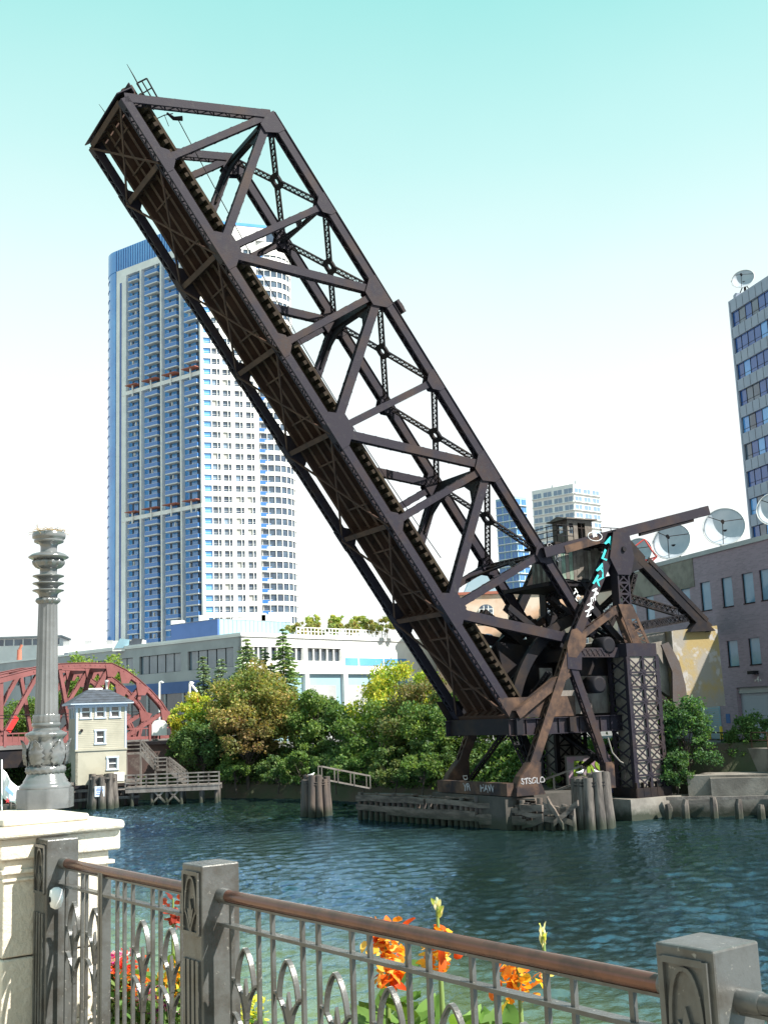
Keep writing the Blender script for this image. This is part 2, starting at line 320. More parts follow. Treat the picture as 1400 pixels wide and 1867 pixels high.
for side in (0,1):
    o_=bt*(BW*side)
    for a_,b_ in chordB:
        mb=MB(); laced(mb,ND[a_]+o_,ND[b_]+o_,bt,.55,.50,cover=0,pitch=.42); mb.build('bottom_chord',M['steel'],leaf)
    for a_,b_ in chordU:
        mb=MB(); laced(mb,ND[a_]+o_,ND[b_]+o_,bt,.55,.54,cover=0,pitch=.5); mb.build('top_chord',M['steel'],leaf)
        mb=MB(); d=(ND[b_]-ND[a_]).normalized(); mb.frame((ND[a_]+ND[b_])/2+o_+qB*.30,d*((ND[b_]-ND[a_]).length/2),bt*.36,qB*.015); mb.build('cover_plate',M['steel'],leaf)
    mb=MB(); laced(mb,ND['L8']+o_,ND['U6']+o_,bt,.55,.50,pitch=.5); mb.build('end_post',M['steel'],leaf)
    for a_,b_,dp in webs:
        mb=MB(); laced(mb,ND[a_]+o_,ND[b_]+o_,bt,.42,dp,pitch=.42,trim=.25); mb.build('diagonal',M['steel'],leaf)
    mb=MB(); laced(mb,ND['L2']+o_,bp(1052,1168)+o_,bt,.42,.62,pitch=.5,trim=.25); mb.build('heel_strut',M['steel'],leaf)
    for k in ('L6','L4','L2'):
        mb=MB(); gusset(mb,ND[k]+o_,dB,qB,2.3,1.15,.30,1); mb.build('gusset_plate',M['steel'],leaf)
    for k in ('L7','L5','L3'):
        mb=MB(); gusset(mb,ND[k]+o_,dB,qB,1.5,.6,.30,1); mb.build('gusset_plate',M['steel'],leaf)
    for k in ('U4','U2','U6'):
        mb=MB(); gusset(mb,ND[k]+o_-(dU*.55 if k=='U6' else V(0,0,0)),dU,-qB,2.1 if k!='U6' else 1.3,1.05,.30,1); mb.build('gusset_plate',M['steel'],leaf)
    for k in ('U5','U3','U1'):
        mb=MB(); gusset(mb,ND[k]+o_,dU,-qB,1.4,.6,.30,1); mb.build('gusset_plate',M['steel'],leaf)
# splice hinge on the top chord
c=bp(718,566); mb=MB(); mb.frame(c+qB*.38,dU*.45,bt*.42,qB*.10); mb.frame(c+qB*.5,dU*.18,bt*.3,qB*.10); mb.build('chord_splice',M['steel'],leaf)
# top lateral bracing
keysU=['U6','U5','U4','U3','U2','U1']
for i in range(5):
    a_,b_=ND[keysU[i]],ND[keysU[i+1]]; cc=(a_+b_)/2+bt*BW/2
    for p0,p1 in ((a_,b_+bt*BW),(b_,a_+bt*BW)):
        d=(p1-p0).normalized(); s_=d.cross(qB)
        mb=MB(); lattice(mb,p0,cc,s_,.38,.12,trim=.35); mb.build('top_lateral',M['steel_dark'],leaf)
        mb=MB(); lattice(mb,cc,p1,s_,.38,.12,trim=.35); mb.build('top_lateral',M['steel_dark'],leaf)
    # round-holed hub plate
    mb=MB(); N=16; w1=[];w2=[]
    for u in (-.07,.07):
        for k in range(N):
            th=2*math.pi*(k+.5)/N; w1.append(cc+qB*u+(dU*math.cos(th)+bt*math.sin(th))*.2)
            rr=.52/max(abs(math.cos(th)),abs(math.sin(th)))**.6; w2.append(cc+qB*u+(dU*math.cos(th)+bt*math.sin(th))*rr)
    vv=w1+w2; fs=[]
    for k in range(N):
        j=(k+1)%N; fs+=[(N+k,k,j,N+j),(2*N+k,3*N+k,3*N+j,2*N+j),(k,N+k,N+j,j),(2*N+k,2*N+j,3*N+j,3*N+k)]
    mb.add([vv[i_] for i_ in range(N)]+[vv[2*N+i_] for i_ in range(N)]+[vv[N+i_] for i_ in range(N)]+[vv[3*N+i_] for i_ in range(N)],
        [f for k in range(N) for j in [(k+1)%N] for f in [(k,j,2*N+j,2*N+k),(N+k,3*N+k,3*N+j,N+j),(k,N+k,N+j,j),(2*N+k,2*N+j,3*N+j,3*N+k)]])
    mb.build('hub_plate',M['steel_dark'],leaf)
# transverse sway struts and frames at the top nodes
for k,ln in (('U5','L6'),('U3','L4'),('U1','L2')):
    a_=ND[k]; mb=MB(); lattice(mb,a_-qB*.15,a_+bt*BW-qB*.15,qB,.5,.2,trim=.25); mb.build('sway_strut',M['steel_dark'],leaf)
    dn=(ND[ln]-a_).normalized()
    for s_ in (0,1):
        mb=MB(); p0=a_+bt*(BW*s_)+dn*2.2; p1=a_+bt*(BW/2)-qB*.3; lattice(mb,p0,p1,dn,.3,.12,trim=.2); mb.build('knee_brace',M['steel_dark'],leaf)
for k,ln in (('U6','L6'),('U4','L4'),('U2','L2')):   # portals: deep plated frames
    a_=ND[k]; dn=(ND[ln]-a_).normalized(); nn=dn.cross(bt).normalized()
    mb=MB(); mb.frame(a_+bt*BW/2+dn*.35,bt*(BW/2-.3),dn*.42,nn*.12); mb.frame(a_+bt*BW/2+dn*.78,bt*(BW/2-.3),dn*.02,nn*.2); mb.build('portal_beam',M['steel_dark'],leaf)
    for s_ in (0,1):
        e_=a_+bt*(BW*s_); w=bt*(1 if s_==0 else -1)
        mb=MB(); pts=[e_+w*.25+dn*.8,e_+w*2.4+dn*.8,e_+w*2.2+dn*.95,e_+w*1.2+dn*1.5,e_+w*.6+dn*2.4,e_+w*.36+dn*3.6,e_+w*.25+dn*3.7]
        mb.prism([p-nn*.06 for p in pts],nn*.12); mb.build('knee_plate',M['steel_dark'],leaf)
# floor: beams, stringers, ties, laterals
keysL=['L8','L7','L6','L5','L4','L3','L2','L0']; fq=qB
for k in keysL:
    c=ND[k]; mb=MB(); hh=.42
    mb.frame(c+bt*BW/2+fq*.25,bt*(BW/2-.3),dB*.012+V(0,0,0),fq*hh)
    for u in (-1,1): mb.frame(c+bt*BW/2+fq*(.25+u*hh),bt*(BW/2-.3),dB*.16,fq*.014)
    for j in range(7): mb.frame(c+bt*(BW*(j+1)/8)+fq*.25,bt*.012,dB*.14,fq*(hh-.03))
    mb.build('floor_beam',M['underside'],leaf)
    # lower flange and knee plate seen from below
    mb=MB(); mb.beam(c-fq*.21+bt*.2,c+bt*(BW-.2)-fq*.21,.30,.03,side=dB); mb.build('floor_beam_flange',M['underside'],leaf)
Llen=(ND['L8']-ND['L0']).length
for f in (.14,.34,.52,.70,.88):
    mb=MB(); a_=ND['L0']+bt*BW*f; b_=ND['L8']+bt*BW*f
    mb.beam(a_+fq*.62,b_+fq*.62,.03,.55,side=bt); mb.beam(a_+fq*.36,b_+fq*.36,.26,.03,side=bt); mb.beam(a_+fq*.89,b_+fq*.89,.26,.03,side=bt)
    mb.build('stringer',M['underside'],leaf)
for i in range(7):   # thin bottom laterals
    a_,b_=ND[keysL[i]],ND[keysL[i+1]]
    for p0,p1,z_ in ((a_,b_+bt*BW,0),(b_,a_+bt*BW,.04)):
        mb=MB(); mb.beam(p0-fq*(.24+z_),p1-fq*(.24+z_),.13,.02,side=dB); mb.beam(p0-fq*(.19+z_),p1-fq*(.19+z_),.02,.12,side=dB); mb.build('bottom_lateral',M['underside'],leaf)
    # sway cross-rod of the stringer bracing
    for j in range(2):
        m0=a_.lerp(b_,(j+.5)/2); mb=MB(); mb.beam(m0+bt*BW*.29+fq*.3,m0+bt*BW*.71+fq*.3,.1,.1,side=dB); mb.build('stringer_brace',M['underside'],leaf)
tm=MB(); tm.frame((0,0,0),V(1,0,0)*(BW*.475),V(0,.12,0),V(0,0,.13)); tme=tm.mesh('tie',M['tie'])
basis=Matrix((bt,dB,fq)).transposed().to_4x4()
nt_=78
for i in range(nt_):
    f=(i+.5)/nt_; c=ND['L0'].lerp(ND['L8'],f)+bt*BW*.5+fq*1.05+bt*rnd.uniform(-.08,.08)
    B=basis@Matrix.Rotation(rnd.uniform(-.015,.015),4,'Z'); B.translation=c; inst('tie',tme,leaf,B)
# long walkway timbers at the near edge of the floor and deck planking between
for off,w in ((.04,.24),(.30,.24),(.70,.2),(.96,.2)):
    mb=MB(); a_=ND['L0']+bt*BW*off+fq*1.26; b_=ND['L8']+bt*BW*off+fq*1.26; mb.beam(a_,b_,w,.16,side=bt); mb.build('guard_timber',M['tie'],leaf)
for off in (.36,.64):
    mb=MB(); a_=ND['L0']+bt*BW*off+fq*1.24; b_=ND['L8']+bt*BW*off+fq*1.24; mb.beam(a_,b_,.07,.15,side=bt); mb.build('rail',M['steel_rust'],leaf)
mb=MB(); a_=ND['L0']+bt*BW*.5+fq*1.22; b_=ND['L8']+bt*BW*.5+fq*1.22; mb.beam(a_,b_,BW*.86,.05,side=bt); mb.build('walkway_boards',M['tie'],leaf)
# tip: end plate, gate, masts, lamp
mb=MB(); c=ND['L8']+dB*.35; mb.frame(c+bt*BW/2+fq*.2,bt*(BW/2+.3),dB*.03,fq*.5); mb.frame(c+bt*BW/2+fq*.72,bt*(BW/2+.3),dB*.3,fq*.03); mb.build('end_plate',M['steel'],leaf)
mb=MB(); c=ND['L8']+dB*.3+fq*.9
mb.frame(c+bt*.9,bt*.5,dB*.4,fq*.35); mb.build('tip_box',M['steel_rust'],leaf)
mb=MB(); g0=at(254,150,(c).y); g=[at(x,y,c.y+.6) for x,y in ((250,152),(268,143),(287,177),(272,188))]
for i in range(4): mb.tube([g[i],g[(i+1)%4]],.05,6)
mb.tube([(g[0]+g[1])/2,(g[2]+g[3])/2],.04,6); mb.tube([(g[0]+g[3])/2,(g[1]+g[2])/2],.04,6); mb.tube([g[3],at(262,190,c.y+.5)],.05,6); mb.tube([g[2],at(280,200,c.y+.5)],.05,6)
mb.build('gate_frame',M['steel_dark'],leaf)
mb=MB(); mb.tube([at(262,172,c.y+.4),at(245,140,c.y+.4),at(232,117,c.y+.4)],[.05,.035,.015],6); mb.build('mast',M['steel_dark'],leaf)
fc=ND['L8']+bt*BW*.7
mb=MB(); mb.tube([at(197,212,fc.y),at(181,190,fc.y)],[.03,.012],6); mb.build('mast',M['steel_dark'],leaf)
mb=MB(); for_=[at(x,y,c.y+2.) for x,y in ((285,217),(300,214),(318,205),(333,219),(331,214),(312,208))]
mb.tube([at(285,217,c.y+2),at(300,210,c.y+2),at(316,207,c.y+2)],.03,6); mb.tube([at(300,209,c.y+2),at(308,230,c.y+2)],.02,6); mb.tube([at(305,206,c.y+2),at(317,216,c.y+2),at(333,216,c.y+2)],[.06,.12,.16],8); mb.build('warning_lamp',M['steel_dark'],leaf)
mb=MB(); q0=at(324,216,c.y+2); q1=ND['U2'].lerp(ND['L2'],.6)+bt*2.6
mb.tube([q0.lerp(q1,i/14)-V(0,0,1.2*math.sin(math.pi*i/14)) for i in range(15)],.028,5); mb.build('slack_cable',M['steel_dark'],leaf)
# graffiti on the top chord
def write(txt,parent,p,xdir,ydir,size,matl,name='graffiti_tag',ext=.006):
    cu=bpy.data.curves.new(name,'FONT'); cu.body=txt; cu.size=size; cu.align_x='CENTER'; cu.align_y='CENTER'; cu.extrude=ext; cu.offset=size*.012; cu.materials.append(matl)
    xd=Vector(xdir).normalized(); yd=Vector(ydir); yd=(yd-xd*yd.dot(xd)).normalized(); zd=xd.cross(yd)
    tmp=bpy.data.objects.new('tmp',cu); me=bpy.data.meshes.new_from_object(tmp); bpy.data.objects.remove(tmp)
    if len(me.materials)==0: me.materials.append(matl)
    rj=random.Random(txt); ja=[rj.uniform(0,6.28) for _ in range(4)]; sh=rj.uniform(-.15,.25)
    for v_ in me.vertices:   # hand-drawn wobble
        x,y=v_.co.x/size,v_.co.y/size; v_.co.x+=size*(sh*y+.05*math.sin(y*7+ja[0])+.03*math.sin(x*11+ja[1])); v_.co.y+=size*(.06*math.sin(x*6+ja[2])+.03*math.sin(y*9+ja[3])) if name!='dock_number' else 0
    o=bpy.data.objects.new(name,me); COL.objects.link(o); Mx=Matrix((xd,yd,zd)).transposed().to_4x4(); Mx.translation=Vector(p)-base_of(parent); o.parent=parent; o.matrix_basis=Mx; return o
M['spray_white']=mat('white_spray',(.62,.62,.62),.7); M['spray_teal']=mat('teal_spray',(.02,.42,.42),.6); M['spray_dim']=mat('faded_spray',(.26,.25,.26),.7)
write('GRVSE',leaf,bp(1004,1008)-bt*.32+V(0,0,0),-dU,qB,.5,M['spray_dim'])
write('TGM',leaf,bp(1048,1093)-bt*.34,-dU,qB,.62,M['spray_white'])
# ---------------------------------------------------------------- bridge tower (fixed frame)
M['rustpipe']=mat('brown_rust',(.05,.034,.028),.8,0,(.05,.04,.04),1.5,.4,.6,.3,8,coord='World')
TO=-.9; TW=BW+1.8     # the two tower frames stand just outside the leaf
xs=-ba                # horizontal, away from the river
def tp(px,py): return bp(px,py,TO)
tower=thing('bridge_tower','rusty riveted steel tower on splayed legs carrying the raised railway leaf','bridge tower',tuple(bs(-6,1.5,3)))
Zb=1.9
legT=tp(1124,972); legM=tp(1041,1172); legB=tp(962,1415)
colL=-8.55; colR=-11.0      # s-range of the great laced column
for side in (0,1):
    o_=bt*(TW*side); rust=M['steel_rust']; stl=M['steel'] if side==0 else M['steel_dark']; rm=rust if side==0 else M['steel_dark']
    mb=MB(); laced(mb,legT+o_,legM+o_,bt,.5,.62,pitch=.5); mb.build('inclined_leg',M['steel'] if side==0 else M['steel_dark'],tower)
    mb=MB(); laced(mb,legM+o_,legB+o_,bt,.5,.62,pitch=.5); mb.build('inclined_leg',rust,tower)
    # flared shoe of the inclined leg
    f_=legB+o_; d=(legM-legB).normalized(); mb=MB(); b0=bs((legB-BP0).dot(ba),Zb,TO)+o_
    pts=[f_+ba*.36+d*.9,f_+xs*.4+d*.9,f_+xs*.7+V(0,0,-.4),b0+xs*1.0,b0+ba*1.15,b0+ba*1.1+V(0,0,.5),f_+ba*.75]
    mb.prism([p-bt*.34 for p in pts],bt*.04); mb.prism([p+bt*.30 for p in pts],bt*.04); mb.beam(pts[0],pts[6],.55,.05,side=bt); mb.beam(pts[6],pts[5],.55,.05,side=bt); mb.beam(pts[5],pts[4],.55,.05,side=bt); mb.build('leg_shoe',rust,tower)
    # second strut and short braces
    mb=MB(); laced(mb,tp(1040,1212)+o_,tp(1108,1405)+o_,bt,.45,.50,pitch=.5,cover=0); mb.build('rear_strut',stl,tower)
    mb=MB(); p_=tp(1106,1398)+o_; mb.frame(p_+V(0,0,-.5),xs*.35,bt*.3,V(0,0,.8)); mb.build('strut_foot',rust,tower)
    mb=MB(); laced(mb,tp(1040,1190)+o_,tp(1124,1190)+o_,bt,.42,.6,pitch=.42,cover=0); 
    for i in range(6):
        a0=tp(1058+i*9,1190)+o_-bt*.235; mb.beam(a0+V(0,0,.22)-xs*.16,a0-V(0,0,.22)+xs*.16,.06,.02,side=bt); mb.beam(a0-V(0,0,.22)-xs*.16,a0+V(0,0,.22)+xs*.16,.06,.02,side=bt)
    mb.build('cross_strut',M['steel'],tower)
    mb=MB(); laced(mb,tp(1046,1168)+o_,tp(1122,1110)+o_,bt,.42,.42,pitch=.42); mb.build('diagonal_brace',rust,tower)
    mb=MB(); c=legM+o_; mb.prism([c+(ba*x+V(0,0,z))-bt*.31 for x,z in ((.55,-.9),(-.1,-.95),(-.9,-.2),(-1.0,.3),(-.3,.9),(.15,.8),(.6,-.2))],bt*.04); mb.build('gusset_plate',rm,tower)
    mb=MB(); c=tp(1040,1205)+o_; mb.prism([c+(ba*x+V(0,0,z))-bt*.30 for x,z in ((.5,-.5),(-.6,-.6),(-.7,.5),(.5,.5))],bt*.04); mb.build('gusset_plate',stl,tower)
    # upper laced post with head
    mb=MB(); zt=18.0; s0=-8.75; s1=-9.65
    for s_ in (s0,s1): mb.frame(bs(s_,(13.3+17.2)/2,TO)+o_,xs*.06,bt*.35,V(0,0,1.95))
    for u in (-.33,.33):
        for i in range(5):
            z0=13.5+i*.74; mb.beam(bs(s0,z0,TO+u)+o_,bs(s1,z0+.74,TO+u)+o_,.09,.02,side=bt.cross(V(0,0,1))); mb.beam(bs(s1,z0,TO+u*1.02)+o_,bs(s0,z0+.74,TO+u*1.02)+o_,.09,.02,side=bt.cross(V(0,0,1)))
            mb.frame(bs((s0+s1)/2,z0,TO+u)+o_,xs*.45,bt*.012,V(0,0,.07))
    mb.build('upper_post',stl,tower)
    mb=MB(); pts=[bs(-8.1,16.6,TO)+o_,bs(-8.55,18.35,TO)+o_,bs(-9.9,18.3,TO)+o_,bs(-10.2,16.7,TO)+o_,bs(-9.8,15.5,TO)+o_,bs(-8.7,15.5,TO)+o_]
    mb.prism([p-bt*.42 for p in pts],bt*.05); mb.prism([p+bt*.36 for p in pts],bt*.05); mb.beam(pts[1]+V(0,0,-.03),pts[2]+V(0,0,-.03),.8,.06,side=bt); mb.build('post_head',stl,tower)
    mb=MB()   # trunnion pin
    c=bs(-9.3,17.2,TO)+o_; mb.tube([c-bt*.55,c-bt*.4],[.16,.2],14); mb.build('trunnion_pin',M['steel_dark'],tower)
    # tapered bracket below the upper post
    pts=[bs(-8.55,13.55,TO),bs(-9.75,13.55,TO),bs(-11.05,10.9,TO),bs(-9.6,10.9,TO)]
    mb=MB()
    mb.prism([pts[0]+o_-bt*.38,bs(-8.85,13.55,TO)+o_-bt*.38,bs(-9.95,10.9,TO)+o_-bt*.38,pts[3]+o_-bt*.38],bt*.05)
    mb.prism([bs(-9.5,13.55,TO)+o_-bt*.38,pts[1]+o_-bt*.38,pts[2]+o_-bt*.38,bs(-10.8,10.9,TO)+o_-bt*.38],bt*.05)
    mb.prism([pts[0]+o_-bt*.381,pts[1]+o_-bt*.381,bs(-10.2,12.6,TO)+o_-bt*.381,bs(-9.0,12.6,TO)+o_-bt*.381],bt*.05)
    for i in range(3):
        f0=.35+i*.2; q=lambda a,b,f:a.lerp(b,f)
        l0,l1=q(pts[0],pts[3],f0),q(pts[0],pts[3],f0+.2); r0_,r1_=q(pts[1],pts[2],f0),q(pts[1],pts[2],f0+.2)
        mb.beam(l0+o_-bt*.36,r1_+o_-bt*.36,.09,.02,side=bt.cross(V(0,0,1))); mb.beam(r0_+o_-bt*.355,l1+o_-bt*.355,.09,.02,side=bt.cross(V(0,0,1)))
    mb.prism([p+o_+bt*.33 for p in pts],bt*.05); mb.build('bracket',rm,tower)
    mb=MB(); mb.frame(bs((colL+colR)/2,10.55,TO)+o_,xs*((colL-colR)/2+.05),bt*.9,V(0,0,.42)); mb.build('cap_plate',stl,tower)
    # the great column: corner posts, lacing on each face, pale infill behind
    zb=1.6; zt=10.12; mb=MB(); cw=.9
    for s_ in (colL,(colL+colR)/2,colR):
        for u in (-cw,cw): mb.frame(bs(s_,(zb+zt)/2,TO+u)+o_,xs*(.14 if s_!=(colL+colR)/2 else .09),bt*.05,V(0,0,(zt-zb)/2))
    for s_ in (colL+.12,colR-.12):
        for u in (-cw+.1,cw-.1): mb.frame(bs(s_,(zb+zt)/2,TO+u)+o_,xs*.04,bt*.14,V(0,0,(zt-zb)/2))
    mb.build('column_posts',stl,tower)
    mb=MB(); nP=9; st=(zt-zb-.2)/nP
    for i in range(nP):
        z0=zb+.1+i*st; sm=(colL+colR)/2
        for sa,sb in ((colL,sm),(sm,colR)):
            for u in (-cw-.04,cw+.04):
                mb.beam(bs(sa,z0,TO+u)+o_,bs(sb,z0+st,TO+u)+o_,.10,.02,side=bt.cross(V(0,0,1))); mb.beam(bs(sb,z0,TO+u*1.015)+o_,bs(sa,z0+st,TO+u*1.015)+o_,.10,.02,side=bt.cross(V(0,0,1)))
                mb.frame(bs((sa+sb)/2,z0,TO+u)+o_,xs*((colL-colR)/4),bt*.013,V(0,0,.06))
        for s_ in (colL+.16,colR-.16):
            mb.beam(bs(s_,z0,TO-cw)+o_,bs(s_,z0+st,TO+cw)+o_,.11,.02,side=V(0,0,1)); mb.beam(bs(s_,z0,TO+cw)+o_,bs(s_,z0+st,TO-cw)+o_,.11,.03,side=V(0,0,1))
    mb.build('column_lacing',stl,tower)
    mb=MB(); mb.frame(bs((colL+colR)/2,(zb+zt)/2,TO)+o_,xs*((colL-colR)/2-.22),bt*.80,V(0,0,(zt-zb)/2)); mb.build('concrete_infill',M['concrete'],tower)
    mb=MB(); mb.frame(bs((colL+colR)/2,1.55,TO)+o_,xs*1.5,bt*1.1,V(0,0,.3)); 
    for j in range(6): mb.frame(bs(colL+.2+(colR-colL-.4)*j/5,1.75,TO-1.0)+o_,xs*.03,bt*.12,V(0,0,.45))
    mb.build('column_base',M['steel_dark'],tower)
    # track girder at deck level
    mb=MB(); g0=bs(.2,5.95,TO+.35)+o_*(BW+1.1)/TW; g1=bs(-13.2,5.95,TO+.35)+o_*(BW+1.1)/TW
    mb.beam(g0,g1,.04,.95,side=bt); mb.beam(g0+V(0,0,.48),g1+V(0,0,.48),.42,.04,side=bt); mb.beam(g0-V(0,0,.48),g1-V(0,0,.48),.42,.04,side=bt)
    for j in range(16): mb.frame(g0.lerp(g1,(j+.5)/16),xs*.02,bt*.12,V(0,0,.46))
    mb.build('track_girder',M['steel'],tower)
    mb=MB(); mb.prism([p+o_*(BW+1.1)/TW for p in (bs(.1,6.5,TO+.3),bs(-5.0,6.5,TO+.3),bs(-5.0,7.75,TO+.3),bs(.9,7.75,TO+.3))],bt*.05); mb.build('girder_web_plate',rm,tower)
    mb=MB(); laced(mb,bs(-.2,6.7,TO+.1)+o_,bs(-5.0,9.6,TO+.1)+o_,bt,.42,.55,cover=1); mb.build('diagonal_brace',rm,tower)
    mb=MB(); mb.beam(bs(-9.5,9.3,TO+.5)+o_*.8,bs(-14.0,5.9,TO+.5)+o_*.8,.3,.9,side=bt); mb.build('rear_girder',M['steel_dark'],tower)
    mb=MB(); laced(mb,bs(-11.2,9.6,TO+.9)+o_*.9,bs(-7.3,13.4,TO+.9)+o_*.9,bt,.4,.45); mb.build('diagonal_brace',M['steel_dark'],tower)
# transverse members between the two frames
def cross(s,z,w,h,m_='steel_dark',nm='transverse_beam',a=0,b=1):
    mb=MB(); mb.beam(bs(s,z,TO+TW*a),bs(s,z,TO+TW*b),w,h,side=xs); mb.build(nm,M[m_],tower)
cross(-9.2,15.1,.7,.9); cross(-9.2,10.6,.8,.9); cross(-4.8,10.3,.5,.7); cross(-9.6,6.0,.8,1.2); cross(-.4,6.0,.5,1.0); cross(-12.8,6.0,.5,1.0); cross(-4.5,6.0,.5,.9)
mb=MB(); mb.beam(bs(.6,2.3,TO),bs(.6,2.3,TO+TW),.5,.75,side=xs); mb.build('base_strut',M['steel_rust'],tower)
for z0,z1 in ((10.9,14.6),(6.6,10.2),(1.8,5.6)):
    for k in (0,1):
        mb=MB(); lattice(mb,bs(-9.3,z0,TO+TW*k),bs(-9.3,z1,TO+TW*(1-k)),xs,.4,.2,trim=.4); mb.build('sway_brace',M['steel_dark'],tower)
for k in (0,1):
    mb=MB(); lattice(mb,bs(-1.4,2.2,TO+TW*k),bs(-3.2,9.6,TO+TW*(1-k)),xs,.34,.15,trim=.5); mb.build('sway_brace',M['steel_dark'],tower)
# machinery floor, drums and curved rack segments filling the dark middle
mb=MB(); mb.prism([bs(-4.4,14.9,.6),bs(-9.9,14.9,.6),bs(-9.9,14.9,BW-.4),bs(-4.4,14.9,BW-.4)],(0,0,.25)); 
mb.build('machinery_floor',M['steel_dark'],tower)
mb=MB(); mb.frame(bs(-7.3,9.6,BW/2),xs*1.6,bt*(BW/2-.6),V(0,0,1.1)); mb.frame(bs(-6.0,11.2,BW/2),xs*.8,bt*(BW/2-.8),V(0,0,.5)); mb.build('gear_housing',M['steel_dark'],tower)
for off in (.7,BW-.7):
    mb=MB(); c0=bs(-8.3,5.7,off)
    pts=[c0+(ba*math.cos(R(a))+V(0,0,1)*math.sin(R(a)))*7.3 for a in range(18,80,5)]
    mb.strip(pts,bt,.3,.7); mb.build('rack_segment',M['steel_dark'],tower)
for s_,z_ in ((-7.6,10.9),(-6.6,8.4)):
    mb=MB(); c=bs(s_,z_,TO+.2); mb.tube([c-bt*.5,c-bt*.45,c+bt*.6,c+bt*.62],[.42,.55,.55,.3],18); mb.build('winch_drum',M['steel_dark'],tower)
mb=MB(); mb.frame(bs(-4.2,8.6,1.2),xs*.5,bt*.04,V(0,0,1.0)); mb.frame(bs(-6.5,7.8,.5),xs*2.2,bt*.05,V(0,0,1.2)); mb.build('plank_hoarding',M['oldwood'],tower)
for off in (1.6,BW-1.6):
    mb=MB(); lattice(mb,bs(-1.6,13.6,off),bs(-7.4,9.6,off),bt,.5,.4,trim=.1); mb.build('link_arm',M['steel_dark'],tower)
mb=MB(); mb.beam(bs(-2.2,10.1,BW+.7),bs(-9.6,10.1,BW+.7),.4,1.0,side=bt); mb.build('far_longitudinal_girder',M['steel_dark'],tower)
mb=MB(); mb.beam(bs(-4.2,8.9,BW-.4),bs(-9.2,9.3,BW-.4),.15,2.6,side=bt); mb.build('far_web_plate',M['steel_dark'],tower)
for off_,pts_ in ((BW*.45,((905,1170),(1036,1186),(1040,1292),(968,1292),(915,1215))),):
    mb=MB(); mb.prism([bp(x,y,off_) for x,y in pts_],bt*.18); mb.build('web_plate',M['steel_dark'],tower)
for i,(a_,b_,off_) in enumerate((((930,1250),(1030,1120),1.2),((960,1275),(1090,1200),2.4),((1000,1090),(1110,1180),1.8),((1060,1240),(1120,1120),3.0),((985,1030),(1030,1140),4.2),((1050,1050),(1100,1130),.8),((945,1180),(1050,1240),4.6))):
    mb=MB(); lattice(mb,bp(*a_,off_),bp(*b_,off_),bt,.5,.3); mb.build('machinery_brace',M['steel_dark'],tower)
mb=MB(); mb.tube([tp(1100,1345)-bt*.4,tp(1106,1372)-bt*.5,tp(1120,1388)-bt*.5,tp(1132,1392)-bt*.3],.05,6); mb.build('loose_pipe',M['concrete'],tower)
mb=MB(); mb.tube([tp(1129,1390)-bt*.4,tp(1148,1438)-bt*.7],.035,5); mb.tube([tp(1142,1375)-bt*.4,tp(1128,1420)-bt*.5],.03,5); mb.build('hanging_cable',M['steel_dark'],tower)
# graffiti on the near leg
dl=(legB-legT).normalized(); nq=bt.cross(dl).normalized()
for ch,(x,y) in zip('ALAK',((1106,990),(1099,1013),(1091,1039),(1085,1061))): 
    o=write(ch,tower,tp(x,y)-bt*.275,dl*.45+xs*.9,V(0,0,1)*.95+xs*.2,1.05,M['spray_teal']); o.name='graffiti_letter'
for ch,(x,y) in zip('MEMN',((1079,1080),(1075,1093),(1070,1106),(1066,1119))):
    o=write(ch,tower,tp(x,y)-bt*.275,dl*.75+xs*.5,V(0,0,1)*.8+xs*.55,.62,M['spray_white']); o.name='graffiti_letter'
write('STSGLO',tower,tp(965,1424)-bt*.36,xs,V(0,0,1),.5,M['spray_dim'])
write('DVS',tower,bp(848,1425,TO+TW-.4),-V(0,0,1),xs,.5,M['spray_white'])
b_=bs(.6,1.85,TO)-xs*.27
write('YR',tower,bs(.6,2.32,TO+TW*.55)+ba*.27,-bt,V(0,0,1),.62,M['spray_dim']); write('HAW',tower,bs(.6,2.32,TO+TW*.26)+ba*.27,-bt,V(0,0,1),.62,M['spray_dim'])

# ---------------------------------------------------------------- operating strut, counterweight, machinery house
op=thing('operating_strut','long dark steel strut poking out past the tower head above the satellite dishes','bridge strut',tuple(tp(1110,975)))
mb=MB(); laced(mb,bp(990,1008,-.55),bp(1289,931,-.55),bt,.36,.62,cover=0,pitch=.45); mb.build('strut_body',M['steel'],op)
mb=MB(); a_=bp(1165,971,-.55);b_=bp(1262,945,-.55); mb.beam(a_,b_,.3,.12,side=bt)
for i in range(44):
    p=a_.lerp(b_,(i+.5)/44); mb.frame(p-V(0,0,.14),xs*.05,bt*.12,V(0,0,.1))
mb.build('toothed_rack',M['steel_dark'],op)
mb=MB(); mb.beam(bp(1030,1002,-.77),bp(1092,984,-.77),.02,.5,side=bt); mb.build('rust_patch_plate',M['steel_rust'],op)
write('M',op,bp(1084,978,-.76),xs,V(0,0,1),.5,M['spray_white'])
mb=MB(); c=bp(1084,978,-.765); mb.tube([c+(xs*math.cos(a*.4)*.6+V(0,0,1)*math.sin(a*.4)*.3) for a in range(17)],.03,5); mb.build('graffiti_ring',M['spray_white'],op)

